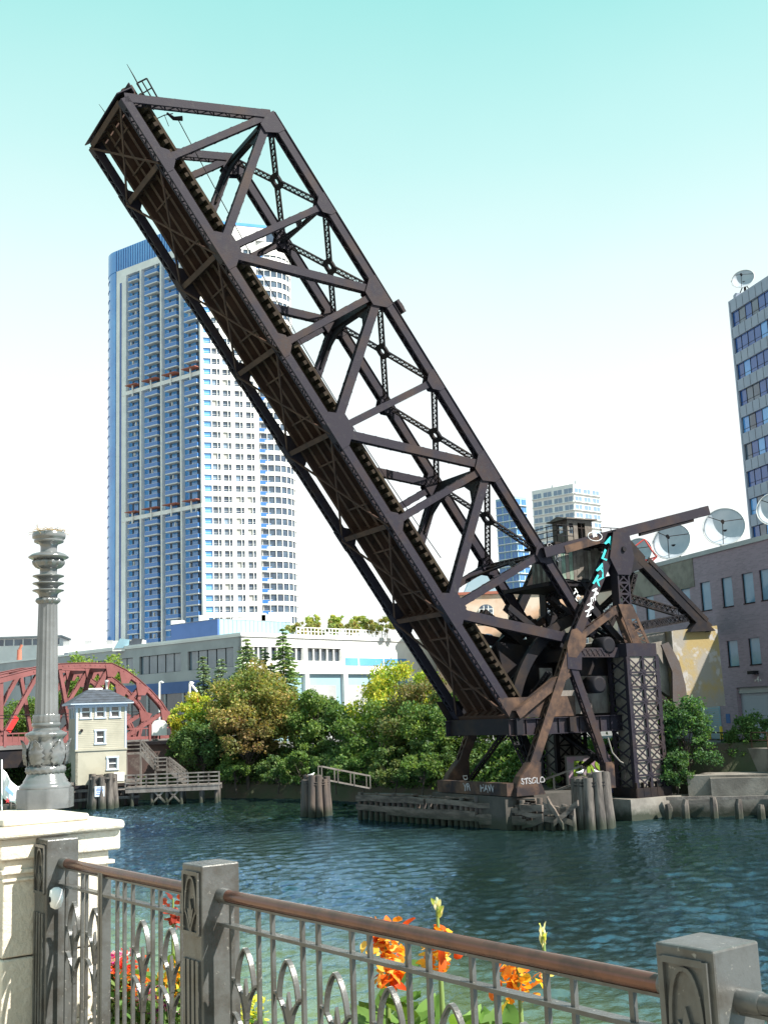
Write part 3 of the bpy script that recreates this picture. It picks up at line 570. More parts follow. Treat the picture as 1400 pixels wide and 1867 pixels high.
cw=thing('counterweight','huge ochre stained concrete counterweight slab hanging behind the bridge tower','counterweight',tuple(bs(-15,6.7,3)))
poly=[bs(s_,z_,-.35) for s_,z_ in ((-10.2,11.35),(-14.4,11.95),(-18.2,12.3),(-18.35,6.75),(-14.6,6.65),(-12.6,8.2),(-11.2,9.6))]
mb=MB(); mb.prism([bs(s_,z_,-.35) for s_,z_ in ((-13.9,11.9),(-18.2,12.3),(-18.35,6.75),(-14.6,6.65),(-13.9,7.4))],bt*(BW+.7)); mb.build('concrete_block',M['cwconc'],cw)
mb=MB(); mb.prism([bs(s_,z_,.25) for s_,z_ in ((-10.2,11.35),(-13.85,11.88),(-13.85,7.5),(-12.6,8.2),(-10.6,9.9))],bt*(BW-.6)); mb.build('inner_block',M['concrete'],cw)
mb=MB(); pts=[bp(x,y,-.33) for x,y in ((1203,1176),(1216,1171),(1236,1208),(1247,1250),(1252,1292),(1224,1292),(1223,1225))]; mb.prism(pts,-bt*.12); mb.build('steel_hanger',M['rustpipe'],cw)
mb=MB(); pts=[bs(s_,z_,-.36) for s_,z_ in ((-15.6,12.0),(-18.1,12.2),(-18.2,11.2),(-17.4,10.4),(-16.6,9.8),(-15.7,10.8))]
for o_ in (-.45,BW+.1):
    for pth in (((1158,1022),(1268,1136)),((1176,1020),(1284,1132))):
        mb=MB(); lattice(mb,bp(*pth[0],o_),bp(*pth[1],o_),bt,.55,.3,pitch=.5); mb.build('counterweight_arm',M['steel_dark'],cw)
    mb=MB(); laced(mb,bp(1150,1012,o_),bp(1290,1146,o_),bt,.5,.55,pitch=.5); mb.build('counterweight_arm',M['steel_dark'],cw)
    mb=MB(); lattice(mb,bp(1144,1090,o_),bp(1232,1116,o_),V(0,0,1),.5,.3,pitch=.45); mb.build('arm_brace',M['steel_dark'],cw)
    mb=MB(); lattice(mb,bp(1152,1144,o_),bp(1252,1126,o_),V(0,0,1),.5,.3,pitch=.42); mb.build('arm_brace',M['steel_dark'],cw)
    mb=MB(); lattice(mb,bp(1156,1046,o_),bp(1144,1090,o_),xs,.3,.3,pitch=.35); mb.build('arm_brace',M['steel_dark'],cw)
    mb=MB(); mb.prism([bp(x,y,o_-.3) for x,y in ((1132,985),(1150,985),(1176,1015),(1172,1035),(1150,1045),(1136,1035))],bt*.6); mb.build('arm_head',M['steel_dark'],cw)
    mb=MB(); mb.prism([bp(x,y,o_-.32) for x,y in ((1257,1152),(1304,1150),(1284,1131),(1272,1131))],bt*.64); mb.build('anchor_plate',M['steel_dark'],cw)
for (x,y) in ((1240,1120),(1210,1068),(1160,1020)):
    mb=MB(); lattice(mb,bp(x,y,-.3),bp(x,y,BW),V(0,0,1),.5,.3,pitch=.5); mb.build('arm_brace',M['steel_dark'],cw)

mh=thing('machinery_house','boarded machinery house with a derelict tin cabin on top of the bridge tower','machinery house',tuple(bs(-6.5,15.2,2.8)))
M['tin']=mat('weathered_tin',(.13,.11,.092),.7,0,(.07,.055,.047),1.4,.42,.6,.2,8,coord='World'); M['paleboard']=mat('pale_boarding',(.27,.26,.225),.8,0,(.13,.115,.095),1.2,.4,.62,.2,8,coord='World'); M['greenboard']=mat('faded_green_boarding',(.16,.24,.18),.8,0,(.10,.13,.10),1.2,.4,.6,coord='World')
HA,HB=.5,3.1    # across the track
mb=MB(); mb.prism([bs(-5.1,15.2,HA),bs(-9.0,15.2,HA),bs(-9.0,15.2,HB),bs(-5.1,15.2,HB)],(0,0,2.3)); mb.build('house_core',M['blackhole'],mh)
for i in range(12):
    s_=-5.15-(i+.5)*3.8/12; mm=('paleboard','tin','greenboard','paleboard','tin')[(i*7+i//3)%5]
    mb=MB(); mb.frame(bs(s_,16.35+rnd.uniform(-.06,.06),HA-.05),xs*(.13+rnd.uniform(0,.03)),bt*.02,V(0,0,1.05+rnd.uniform(-.1,.05))); mb.build('wall_board',M[mm],mh)
for i in range(9):
    o_=HA+(i+.5)*(HB-HA)/9; mb=MB(); mb.frame(bs(-5.05,16.35,o_),xs*.02,bt*.13,V(0,0,1.1)); mb.build('wall_board',M['tin' if i%2 else 'paleboard'],mh)
mb=MB(); mb.prism([bs(-4.7,17.55,HA-.5),bs(-9.3,17.55,HA-.5),bs(-9.3,17.55,HB+.3),bs(-4.7,17.55,HB+.3)],(0,0,.16)); mb.build('roof_deck',M['steel_dark'],mh)
# cabin
ca,cb=-5.6,-8.4; za,zb_=17.72,19.35; c0,c1=.5,2.1
mb=MB()
def CS(s_): return -6.2+(s_+5.6)*.75
def wallseg(s0,s1,o0,o1,z0,z1):
    s0,s1=CS(s0),CS(s1); mb.prism([bs(s0,z0,o0),bs(s1,z0,o0),bs(s1,z0,o1),bs(s0,z0,o1)],(0,0,z1-z0))
for s0,s1,op_ in ((-5.6,-5.8,0),(-5.8,-6.25,1),(-6.25,-6.75,0),(-6.75,-7.6,2),(-7.6,-8.4,0)):
    if op_==0: wallseg(s0,s1,c0,c0+.08,za,zb_)
    if op_==1: wallseg(s0,s1,c0,c0+.08,za,za+.7); wallseg(s0,s1,c0,c0+.08,zb_-.25,zb_)
    if op_==2: wallseg(s0,s1,c0,c0+.08,za,za+.25); wallseg(s0,s1,c0,c0+.08,zb_-.2,zb_)
wallseg(-5.6,-5.68,c0+.08,c0+.5,za,zb_); wallseg(-5.6,-5.68,c0+.5,c1-.5,za,za+.8); wallseg(-5.6,-5.68,c0+.5,c1-.5,zb_-.2,zb_); wallseg(-5.6,-5.68,c1-.5,c1,za,zb_)
wallseg(-5.68,-6.3,c1-.08,c1,za,zb_); wallseg(-6.3,-7.9,c1-.08,c1,za,za+.8); wallseg(-7.9,-8.4,c1-.08,c1,za,zb_); wallseg(-6.3,-7.9,c1-.08,c1,zb_-.2,zb_)
wallseg(-8.32,-8.4,c0+.08,c1-.08,za,zb_)
mb.build('cabin_walls',M['tin'],mh)
mb=MB(); mb.prism([bs(-5.95,zb_,.2),bs(-8.55,zb_,.2),bs(-8.55,zb_,2.4),bs(-5.95,zb_,2.4)],(0,0,.09)); mb.prism([bs(-6.0,zb_+.09,.5),bs(-6.0,zb_+.09,2.1),bs(-6.0,zb_+.3,1.3)],xs*2.5); mb.build('cabin_roof',M['tin'],mh)
mb=MB(); mb.frame(bs(CS(-7.2),za+.8,c0+.03),xs*.03,bt*.03,V(0,0,.62)); mb.frame(bs(CS(-6.0),za+1.05,c0+.03),xs*.03,bt*.03,V(0,0,.34)); mb.frame(bs(CS(-7.2),za+1.1,c0+.03),xs*.3,bt*.02,V(0,0,.03)); mb.build('window_bars',M['steel_dark'],mh)
for rs in ([(-8.45,-.2),(-10.2,-.2),(-10.2,3.0)],[(-4.75,3.0),(-4.75,-.2),(-6.1,-.2)]):
    mb=MB(); P=[bs(s_,17.7,o_) for s_,o_ in rs]
    for a_,b_ in zip(P,P[1:]):
        nn=max(2,int((b_-a_).length/.8))
        for i in range(nn+1): mb.tube([a_.lerp(b_,i/nn),a_.lerp(b_,i/nn)+V(0,0,1.1)],.03,5)
        for h_ in (.4,.75,1.1): mb.tube([a_+V(0,0,h_),b_+V(0,0,h_)],.03,5)
    mb.build('deck_railing',M['steel_dark'],mh)
mb=MB(); mb.prism([bs(-8.4,17.56,-.45),bs(-10.4,17.56,-.45),bs(-10.4,17.56,3.7),bs(-8.4,17.56,3.7)],(0,0,.12)); mb.build('deck_plate',M['steel_dark'],mh)

# ---------------------------------------------------------------- piers, seawall, fenders, dolphins
def quayblock(name,label,pts,z0,z1,cat='pier',mt='concrete'):
    c=sum((Vector(p) for p in pts),V(0,0,0))/len(pts); o=thing(name,label,cat,(c.x,c.y,0)); mb=MB(); mb.prism([V(p[0],p[1],z0) for p in pts],(0,0,z1-z0)); mb.build('concrete_body',M[mt],o); return o
f2=lambda v:(v.x,v.y,0)
p1=quayblock('tower_pier','low rough concrete pier under the great laced tower column',[f2(bs(s_,0,o_)) for s_,o_ in ((-7.4,-2.4),(-12.4,-2.4),(-12.4,.6),(-7.4,.6))],-1.5,1.25)
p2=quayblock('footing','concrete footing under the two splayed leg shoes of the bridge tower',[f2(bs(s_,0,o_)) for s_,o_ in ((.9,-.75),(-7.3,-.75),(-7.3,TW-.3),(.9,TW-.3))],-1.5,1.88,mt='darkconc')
p3_=quayblock('rear_pier','concrete pier under the far laced tower column',[f2(bs(s_,0,o_)) for s_,o_ in ((-7.5,TW-2.6),(-12.4,TW-2.6),(-12.4,TW+.6),(-7.5,TW+.6))],-1.5,1.25)
# seawall at the right with old rubbing piles
sw=thing('seawall','long weathered concrete seawall with broken timber stubs below the loading dock','wall',(24,74,0))
wl=[atz(1206,1489,0),atz(1300,1488,0),atz(1420,1486,0),V(60,56,0)]
for i,(zA) in enumerate((2.1,2.3,2.3)):
    a_,b_=wl[i],wl[i+1]; nn=V(-(b_-a_).y,(b_-a_).x,0).normalized(); mb=MB(); mb.prism([a_+V(0,0,-1.5),b_+V(0,0,-1.5),b_+nn*3+V(0,0,-1.5),a_+nn*3+V(0,0,-1.5)],(0,0,1.5+zA+(-1.1 if i==0 else 0))); mb.build('wall_segment',M['concrete'],sw)
mb=MB(); mb.prism([atz(1262,1488,0)+V(0,.6,0),atz(1460,1486,0)+V(0,.6,0),V(62,60,0),V(40,72,0),atz(1262,1488,0)+V(2,3.5,0)],(0,0,2.45)); mb.build('wall_coping',M['concrete'],sw)
for x in (1218,1248,1300,1345,1385):
    b_=atz(x,1491,0)-V(0,.25,0); h_=rnd.uniform(.75,1.35); mb=MB(); mb.tube([b_-V(0,0,1),b_+V(0,0,h_*.7),b_+V(rnd.uniform(-.1,.1),0,h_)],[.26,.24,.17],7,smooth=False); mb.build('timber_stub',M['pilewood'],sw)
for x0,x1,y0,y1 in ((1215,1300,1468,1466),(1300,1420,1455,1455)):
    mb=MB(); a_=atz(x0,1490,0);b_=atz(x1,1488,0); mb.beam(V(a_.x,a_.y-.2,1.15),V(b_.x,b_.y-.2,1.15),.25,.2); mb.build('waling',M['oldwood'],sw)

def dolphin(label,px,py,r,h,n,seed,tags=True,cap=False):
    rg=random.Random(seed); b=atz(px,py,0)+V(0,r,0); o=thing('pile_dolphin',label,'piling',(b.x,b.y,0),'timber pile clusters in the river')
    k=0
    for ring,(rr,cnt) in enumerate(((r,n),(r*.45,max(3,n//3)))):
        for i in range(cnt):
            th=2*math.pi*(i+rg.uniform(-.1,.1))/cnt+ring; hh=h*rg.uniform(.92,1.06); p=b+V(math.cos(th)*rr,math.sin(th)*rr,0); q=b+V(math.cos(th)*rr*.9,math.sin(th)*rr*.9,0)
            pr=rg.uniform(.85,1.12)*math.pi*r/n*.98
            mb=MB(); mb.tube([p-V(0,0,1.5),p+V(0,0,.25),q+V(0,0,hh*.6),q+V(rg.uniform(-.03,.03),0,hh)],[pr*1.12,pr*1.06,pr,pr*.92],8,smooth=True); mb.build('pile',M['pilewood'],o)
    for zz in (h*.86,h*.8):
        mb=MB(); mb.tube([b+V(math.cos(2*math.pi*i/20)*r*1.1,math.sin(2*math.pi*i/20)*r*1.1,zz) for i in range(21)],.03,5); mb.build('cable_wrap',M['steel_dark'],o)
    return o,b
M['darkpile']=mat('dark_pile_timber',(.06,.05,.048),.85,0,(.10,.075,.06),2.2,.42,.6,.6,14,detail=8,coord='World',stretch=(1.6,1.6,.22),tide=True)
d1,d1b=dolphin('dark round cluster of tarred piles standing alone left of the timber fender',576,1488,.9,2.75,10,3)
for c_ in d1.children: c_.data.materials[0]=M['darkpile']
d2,d2b=dolphin('pale split cluster of tall piles with gulls in front of the bridge tower',1087,1511,.98,3.05,10,5)
d3,d3b=dolphin('squat grey pile cluster with a white notice below the yellow bridge house',183,1474,1.05,2.85,9,9)
M['gullw']=mat('gull_white',(.78,.78,.76),.7); M['gullg']=mat('gull_grey',(.35,.36,.38),.7)
def gull(p,hd,label,grp=None):
    o=thing('gull',label,'gull',tuple(p)); d=V(math.cos(hd),math.sin(hd),0); s_=V(-d.y,d.x,0)
    mb=MB(); mb.tube([p-d*.26+V(0,0,.17),p-d*.12+V(0,0,.17),p+V(0,0,.18),p+d*.10+V(0,0,.22),p+d*.15+V(0,0,.29),p+d*.19+V(0,0,.32),p+d*.22+V(0,0,.32)],[.012,.06,.085,.075,.04,.04,.02],10); mb.build('body',M['gullw'],o)
    for k in (-1,1):
        mb=MB(); q=p+s_*(.075*k)+V(0,0,.2); mb.tube([q+d*.06,q-d*.08,q-d*.3-s_*(.04*k)],[.035,.04,.01],6); mb.build('wing',M['gullg'],o)
        mb=MB(); mb.tube([p+s_*(.03*k)+V(0,0,.13),p+s_*(.03*k)],.008,5); mb.build('leg',M['steel_rust'],o)
    mb=MB(); mb.tube([p+d*.22+V(0,0,.32),p+d*.28+V(0,0,.31)],[.014,.004],5); mb.build('bill',M['steel_rust'],o)
gull(d2b+V(-.6,-.3,3.02),.4,'white gull perched on the left side of the pale pile cluster'); gull(d2b+V(.35,-.5,3.0),2.6,'white gull perched on the right side of the pale pile cluster')
gull(d1b+V(-.3,.1,2.7),.2,'white gull standing on the dark round pile cluster')

# notice on the squat dolphin
M['notice']=mat('notice_white',(.75,.77,.8),.6); M['ink']=mat('notice_ink',(.12,.2,.45),.6)
nb=d3b+V(0,-1.22,1.45); o=thing('notice_board','small white notice with faded blue print nailed to piles by the yellow house','sign',tuple(nb))
mb=MB(); mb.frame(nb,V(.42,0,0),V(0,.02,0),V(0,0,.44)); mb.build('board',M['notice'],o)
mb=MB()
for i,(w,z) in enumerate(((.26,.30),(.30,.17),(.33,.06),(.24,-.10),(.30,-.26))): mb.frame(nb+V(rnd.uniform(-.03,.03),-.023,z),V(w,0,0),V(0,.002,0),V(0,0,.035))
mb.build('faded_print',M['ink'],o)
mb=MB(); mb.frame(d3b+V(0,-1.0,2.55),V(.9,0,0),V(0,.06,0),V(0,0,.08)); mb.build('waling',M['pilewood'],d3)

M['fenderwood']=mat('brown_grey_split_timber',(.145,.115,.095),.9,0,(.06,.046,.038),1.4,.4,.6,.6,16,detail=8,coord='World',stretch=(.6,.6,2.2),tide=True)
# long timber fender in front of the tower
fe=thing('timber_fender','long ruined timber fender of piles and split planks at the foot of the bridge','fender',tuple(atz(820,1490,0)))
F0=atz(652,1493,0); F1=atz(840,1506,0); F2=atz(992,1514,0)
pts=[F0,F1,F2]; segs=[(F0,F1,17),(F1,F2,16)]
for a_,b_,n_ in segs:
    for i in range(n_):
        p=a_.lerp(b_,(i+.5)/n_)+V(0,.35+rnd.uniform(-.05,.05),0); r_=rnd.uniform(.15,.2); h_=rnd.uniform(1.25,1.55) if i%3 else rnd.uniform(1.5,1.85)
        mb=MB(); mb.tube([p-V(0,0,1.4),p+V(0,0,.3),p+V(rnd.uniform(-.05,.05),0,h_)],[r_*1.1,r_*1.05,r_],8); mb.build('pile',M['darkpile'] if i%4 else M['pilewood'],fe)
def plank(a_,b_,z0,z1,h_=.36,w=.22,o=-.02):
    mb=MB(); n_=4; pts_=[V(a_.x,a_.y+o,0).lerp(V(b_.x,b_.y+o,0),i/n_)+V(0,rnd.uniform(-.05,.05),(z0+(z1-z0)*i/n_)*.84+rnd.uniform(-.06,.06)) for i in range(n_+1)]
    mb.strip(pts_,V(0,0,1),h_*rnd.uniform(.75,1.1),w); mb.build('plank',M['fenderwood'],fe)
LP=lambda f: F0.lerp(F1,f*2) if f<.5 else F1.lerp(F2,f*2-1)
for (f0,f1,z0,z1) in ((0,.34,1.72,1.72),(.35,.72,1.68,1.5),(.72,.86,1.5,1.25),(.87,1.0,1.55,1.5),(0,.30,.95,.9),(.16,.60,.98,.95),(.16,.62,.68,.66),(.62,.88,.72,.75),(.62,.9,.45,.5),(.84,1.0,1.15,.95),(.88,1.0,.2,.75)):
    plank(LP(f0),LP(f1),z0,z1)
mb=MB(); a_,b_=LP(.02)+V(0,.9,1.55),LP(.98)+V(0,1.2,1.45); mb.beam(a_,b_,.3,.3); mb.build('top_beam',M['fenderwood'],fe)
for f0,f1 in ((.1,.3),(.45,.7),(.75,.98)):
    mb=MB(); mb.beam(LP(f0)+V(0,.75,1.68),LP(f1)+V(0,.75,1.72),.5,.12); mb.build('deck_plank',M['fenderwood'],fe)
# short fender return and rubble to the right
F3=atz(1050,1514,0)
for i in range(9):
    p=F2.lerp(F3,(i+.7)/9.5)+V(.1,.5+rnd.uniform(-.2,.2),0); mb=MB(); mb.tube([p-V(0,0,1.4),p+V(rnd.uniform(-.1,.1),0,rnd.uniform(.7,1.7))],.17,7); mb.build('pile',M['pilewood'],fe)
for z0,z1 in ((1.7,1.1),(1.25,1.5),(.8,.45)): plank(F2+V(0,.2,0),F3+V(0,.3,0),z0,z1)
plank(F2+V(.3,.0,0),F2.lerp(F3,.6),2.0,.3); plank(F2.lerp(F3,.3),F3+V(.2,0,0),.4,1.9)
# sloping gangways with handrails
def gangway(label,p0,p1,w,mt):
    o=thing('gangway',label,'walkway',tuple(p0)); d=(p1-p0); s_=V(-d.y,d.x,0).normalized()
    mb=MB(); mb.beam(p0,p1,w,.12); mb.build('deck',M[mt],o)
    for k in (-.5,.5):
        q0=p0+s_*(w*k);q1=p1+s_*(w*k); mb=MB(); mb.beam(q0+V(0,0,.95),q1+V(0,0,.95),.09,.1); mb.build('handrail',M[mt],o)
        for i in range(4):
            q=q0.lerp(q1,i/3); mb=MB(); mb.beam(q,q+V(0,0,.95),.08,.08,side=V(1,0,0)); mb.build('rail_post',M[mt],o)
    return o
gangway('plank gangway with handrails leading back from the dark round pile cluster',at(584,1420,90.5),at(672,1437,92),.8,'oldwood')
gangway('collapsed walkway sloping up to the pale pile cluster before the bridge tower',at(985,1452,76),at(1062,1424,75.5),.9,'oldwood')
# graffiti wall under the bridge
gw=thing('retaining_wall','concrete retaining wall sprayed with green and pink lettering beneath the bridge','wall',tuple(bs(-8,1.4,9.6)))
gA,gB=at(1036,1440,80.3),at(1118,1440,80.3)
mb=MB(); mb.prism([V(gA.x,80.3,1.2),V(gB.x,80.3,1.2),V(gB.x,81.3,1.2),V(gA.x,81.3,1.2)],(0,0,2.6)); mb.build('wall_body',M['concrete'],gw)
M['mural_g']=mat('green_spray',(.28,.45,.04),.7,0,(.04,.06,.03),2.0,.58,.62,coord='World'); M['mural_p']=mat('pink_spray',(.42,.25,.34),.8,0,(.35,.33,.34),1.5,.4,.6,coord='World'); M['mural_b']=mat('blue_spray',(.06,.10,.35),.8,0,(.2,.2,.25),2,.4,.6,coord='World'); M['ink_black']=mat('black_spray',(.02,.02,.02),.7)
mb=MB(); mb.frame(V((gA.x+gB.x)/2,80.29,2.9),V((gB.x-gA.x)/2,0,0),V(0,.005,0),V(0,0,.85)); mb.build('mural_ground',M['mural_p'],gw)
mb=MB(); mb.frame(V((gA.x+gB.x)/2,80.29,1.55),V((gB.x-gA.x)/2,0,0),V(0,.005,0),V(0,0,.3)); mb.build('mural_base',M['mural_b'],gw)
for ch,x in (('R',1056),('O',1068),('L',1080),('S',1092)):
    p=at(x,1409,80.27); o=write(ch,gw,V(p.x,80.27,2.75),(1,0,0),(0,0,1),1.5,M['mural_g'],'mural_letter',.01)
    o=write(ch,gw,V(p.x+.03,80.275,2.72),(1,0,0),(0,0,1),1.62,M['ink_black'],'mural_outline',.004)
# ---------------------------------------------------------------- buildings
def azv(a): return V(math.sin(R(a)),math.cos(R(a)),0)
UPZ=V(0,0,1)
class Facade:
    """vertical plane through O along u (unit, horizontal); n points outwards"""
    def __init__(s,O,u,n): s.O=Vector(O); s.u=u.normalized(); s.n=n.normalized(); s.P=Vector((O[0],O[1],0))
    def p(s,a,z,o=0): return s.P+s.u*a+s.n*o+UPZ*z
    def from_px(s,px,py): q=onp(px,py,s.P,s.n); return (q-s.P).dot(s.u),q.z
    def box(s,mb,a0,a1,z0,z1,o0,o1): mb.frame(s.p((a0+a1)/2,(z0+z1)/2,(o0+o1)/2),s.u*((a1-a0)/2),s.n*((o1-o0)/2),UPZ*((z1-z0)/2)); return mb
    def mat_at(s,a,z,o=0):
        Mx=Matrix((s.u,s.n,UPZ)).transposed().to_4x4()
        if s.u.cross(s.n).z<0: Mx=Matrix((s.u,s.n,UPZ)).transposed().to_4x4()
        Mx.translation=s.p(a,z,o); return Mx
    def grid(s,mb,us,zs,holes,o0,o1):  # wall of cells with openings left out
        for j in range(len(zs)-1):
            run=None
            for i in range(len(us)):
                solid=i<len(us)-1 and not holes(i,j)
                if solid and run is None: run=i
                if not solid and run is not None: s.box(mb,us[run],us[i],zs[j],zs[j+1],o0,o1); run=None
def lbox(mb,a0,a1,o0,o1,z0,z1): mb.box(a0,a1,o0,o1,z0,z1); return mb
M['bglass']=glassmat('blue_curtain_glass',(.07,.25,.58),.1,.9,(.11,.34,.68),.12)
M['bglass_d']=glassmat('deep_blue_glass',(.015,.07,.25),.12,.8,(.025,.09,.3),.2)
M['wglass']=glassmat('window_glass',(.03,.05,.085),.08,1.0,(.07,.11,.16),.35)
M['wallwhite']=mat('white_concrete',(.74,.74,.72),.7,0,(.66,.66,.65),.3,.4,.6,coord='World')
M['wallgrey']=mat('pale_grey_concrete',(.36,.37,.38),.75,0,(.30,.31,.32),.25,.4,.6,.1,6,coord='World')
M['balc']=mat('balcony_slab',(.58,.58,.57),.7); M['balc_in']=mat('shaded_recess_wall',(.055,.085,.14),.8); M['redslab']=mat('terracotta_slab',(.34,.11,.07),.7)  # recess wall's dark blue holds the shade behind the balconies
M['balglass']=glassmat('balcony_glass',(.05,.17,.43),.1,.7)
M['blind']=mat('drawn_blind',(.36,.36,.34),.7); M['skyg2']=glassmat('pale_blue_pane',(.16,.24,.34),.08,.8)
hr=thing('apartment_tower','tall blue glass and white apartment tower behind the raised bridge leaf','building',tuple(at(369,1321,300)))
K=at(369,1000,300); K.z=0; FF=Facade(K,azv(-54),azv(216)); FR=Facade(K,azv(72),azv(162))
zt=FF.from_px(369,396)[1]; z0=4.3; Lf=FF.from_px(190,900)[0]; uM=[FF.from_px(x,900)[0] for x in (368,331,295,257,229)]
fl=2.94; zc=zt-6.5; nfl=int((zc-z0-2)/fl)
mb=MB(); FF.box(mb,.02,Lf-4,z0,zt-.5,-18,-1.6); mb.build('core',M['wallgrey'],hr)
mb=MB(); FF.box(mb,0,uM[4],z0,zc-2.2,-1.58,-1.2); mb.build('glass_wall',M['bglass'],hr)
mb=MB(); FF.box(mb,uM[4],uM[4]+4.0,z0,zc,-1.58,.0); mb.build('side_pilaster',M['wallwhite'],hr)
mb=MB(); FF.box(mb,uM[4]+1.7,uM[4]+2.5,z0,zc-4,.0,.06); mb.build('window_strip',M['bglass_d'],hr)
mb=MB(); FF.box(mb,0,uM[4],zc-2.2,zc,-1.58,.02); mb.build('top_frieze',M['wallwhite'],hr)
mb=MB(); FF.box(mb,-.4,Lf-4.4,zc,zt,-1.58,.05)
mb.build('crown',M['bglass'],hr)
cr=MB(); cr.box(-.08,.08,-.1,.12,0,6.3); crm=cr.mesh('crown_rib',M['bglass_d'])
for i in range(34): inst('crown_rib',crm,hr,FF.mat_at((Lf-4.6)*(i+.5)/34,zc+.1,.05))
for a in uM:
    mb=MB(); FF.box(mb,a-.28,a+.28,z0,zc-2.2,-1.2,.12); mb.build('pilaster',M['wallwhite'],hr)
zb1,zb2=FF.from_px(369,678)[1],FF.from_px(369,921)[1]
for zb in (zb1,zb2):
    mb=MB(); FF.box(mb,-.2,uM[4]+1.3,zb-.55,zb+.55,-1.2,.2); mb.build('white_band',M['wallwhite'],hr)
# balconies
def bal_mesh(w,d):
    mb=MB(); mb.box(-w/2,w/2,-.0,d,-.14,.14); sl=mb.mesh('balcony',M['balc'])
    mb=MB(); t=.05; mb.box(-w/2,w/2,d-.06,d-.02,.14,1.15); mb.box(-w/2,-w/2+t,0,d-.06,.14,1.15); mb.box(w/2-t,w/2,0,d-.06,.14,1.15); mb.cm=1; mb.box(-w/2,w/2,d-.07,d,1.15,1.21); ra=mb.mesh('railing',[M['balglass'],M['balc']])
    return sl,ra
for b in range(4):
    a0,a1=uM[b],uM[b+1]; w=(a1-a0)*.62; ac=a0+(a1-a0)*.42; sl,ra=bal_mesh(w,1.7)
    mb=MB(); FF.box(mb,ac-w/2,ac+w/2,z0,zc-3,-1.2,-1.1); mb.build('recess_wall',M['balc_in'],hr)
    mb=MB(); FF.box(mb,ac-w*.12,ac+w*.3,z0,zc-3,-1.1,-1.06); mb.build('balcony_doors',M['bglass'],hr)
    k=0; z=zc-2.2-fl*.9
    while z>20:
        nb=[zz for zz in (zb1,zb2) if abs(z-zz)<fl*.75]
        if nb:
            rz=nb[0]+1.6
            mb=MB(); c0=[FF.p(ac-w*.56,rz,-1),FF.p(ac+w*.56,rz,-1),FF.p(ac+w*.56,rz,1.6),FF.p(ac-w*.56,rz,1.6)]
            mb.prism(c0,(0,0,.18)); mb.build('terracotta_slab',M['redslab'],hr)
            mb=MB(); FF.box(mb,ac-.15,ac+.15,rz-3.2,rz,.5,.8); mb.build('slab_prop',M['wallwhite'],hr)
            z=nb[0]-fl*.95; continue
        o=inst('balcony',sl,hr,FF.mat_at(ac,z,-1.06)); r_=bpy.data.objects.new('railing',ra); COL.objects.link(r_); r_.parent=o
        if rnd.random()<.35:
            mb=MB(); mb.box(-.12,.12,.9,1.4,.14,.14+rnd.choice((2.2,1.0,1.4))); f=bpy.data.objects.new('furniture',mb.mesh('furniture',M['balc'])); COL.objects.link(f); f.parent=o; f.location=(w*rnd.uniform(-.3,.3),0,0)
        z-=fl
# rounded glass end
cc=FF.p(Lf-4.4,0,-8.0)
def ring(mb,c,r,a0,a1,z0,z1,n=14,t=.3):
    P=[];
    for i in range(n+1):
        a=R(a0+(a1-a0)*i/n); e=V(math.sin(a),math.cos(a),0); P.append((c+e*r,c+e*(r-t)))
    vs=[];
    for q in P: vs+=[V(q[0].x,q[0].y,z0),V(q[0].x,q[0].y,z1),V(q[1].x,q[1].y,z1),V(q[1].x,q[1].y,z0)]
    fs=[(i*4+k,i*4+4+k,i*4+4+(k+1)%4,i*4+(k+1)%4) for i in range(n) for k in range(4)]+[(0,1,2,3),(n*4+3,n*4+2,n*4+1,n*4)]
    mb.add(vs,fs); return mb
mb=MB(); ring(mb,cc,7.9,214,345,z0,zc,24); mb.build('rounded_glass_end',M['bglass'],hr)
mb=MB(); ring(mb,cc,8.05,214,345,zc,zt,24); mb.build('crown_end',M['bglass'],hr)
for k in range(nfl):
    z=z0+3+k*fl
    if z<22: continue
    mb=MB(); ring(mb,cc,8.05,240,340,z,z+.35,14); mb.build('floor_ring',M['bglass_d' if k%9 else 'wallwhite'],hr)
# right-hand white face
uR=[FR.from_px(x,860)[0] for x in (388,396,415.6,437.5,458,474,494)]
zr=FR.from_px(385,420)[1]; zrt=zt-1
us=[0,.5]; hol=[]
def addwin(c,w): us.extend([c-w/2,c+w/2]); hol.append(len(us)-2)
us=[0,.35,uR[0]-.2]; hol=[1]
for c in uR[1:5]:
    addwin(c-.45,1.3); addwin(c+.70,.7)
us.append(uR[5])
zs=[z0]; zh=[]
rows=[zt-9.5-fl*k for k in range(nfl) if zt-9.5-fl*k>18]
for z in sorted(rows): zs+= [z,z+1.6]; zh.append(len(zs)-2)
zs.append(zrt); zhs=set(zh)
mb=MB(); FR.grid(mb,us,zs,lambda i,j:(j in zhs and i in hol),-.35,0); mb.build('white_wall',M['wallwhite'],hr)
mb=MB(); FR.box(mb,.05,uR[5],z0,zrt-.3,-14,-.45); mb.build('core',M['wallgrey'],hr)
def pane_mesh(w,h,mt,name='window'):
    m0=MB(); m0.box(-w/2,w/2,-.03,.0,0,h); m0.cm=1; m0.box(-w/2,w/2,.0,.03,h*.33,h*.33+.06); return m0.mesh(name,[M[mt],M['white']])
pA=pane_mesh(1.3,1.6,'wglass'); pB=pane_mesh(.7,1.6,'wglass'); pC=pane_mesh(uR[0]-.55,1.6,'bglass')
pA2=pane_mesh(1.3,1.6,'skyg2'); pA3=pane_mesh(1.3,1.6,'blind'); 
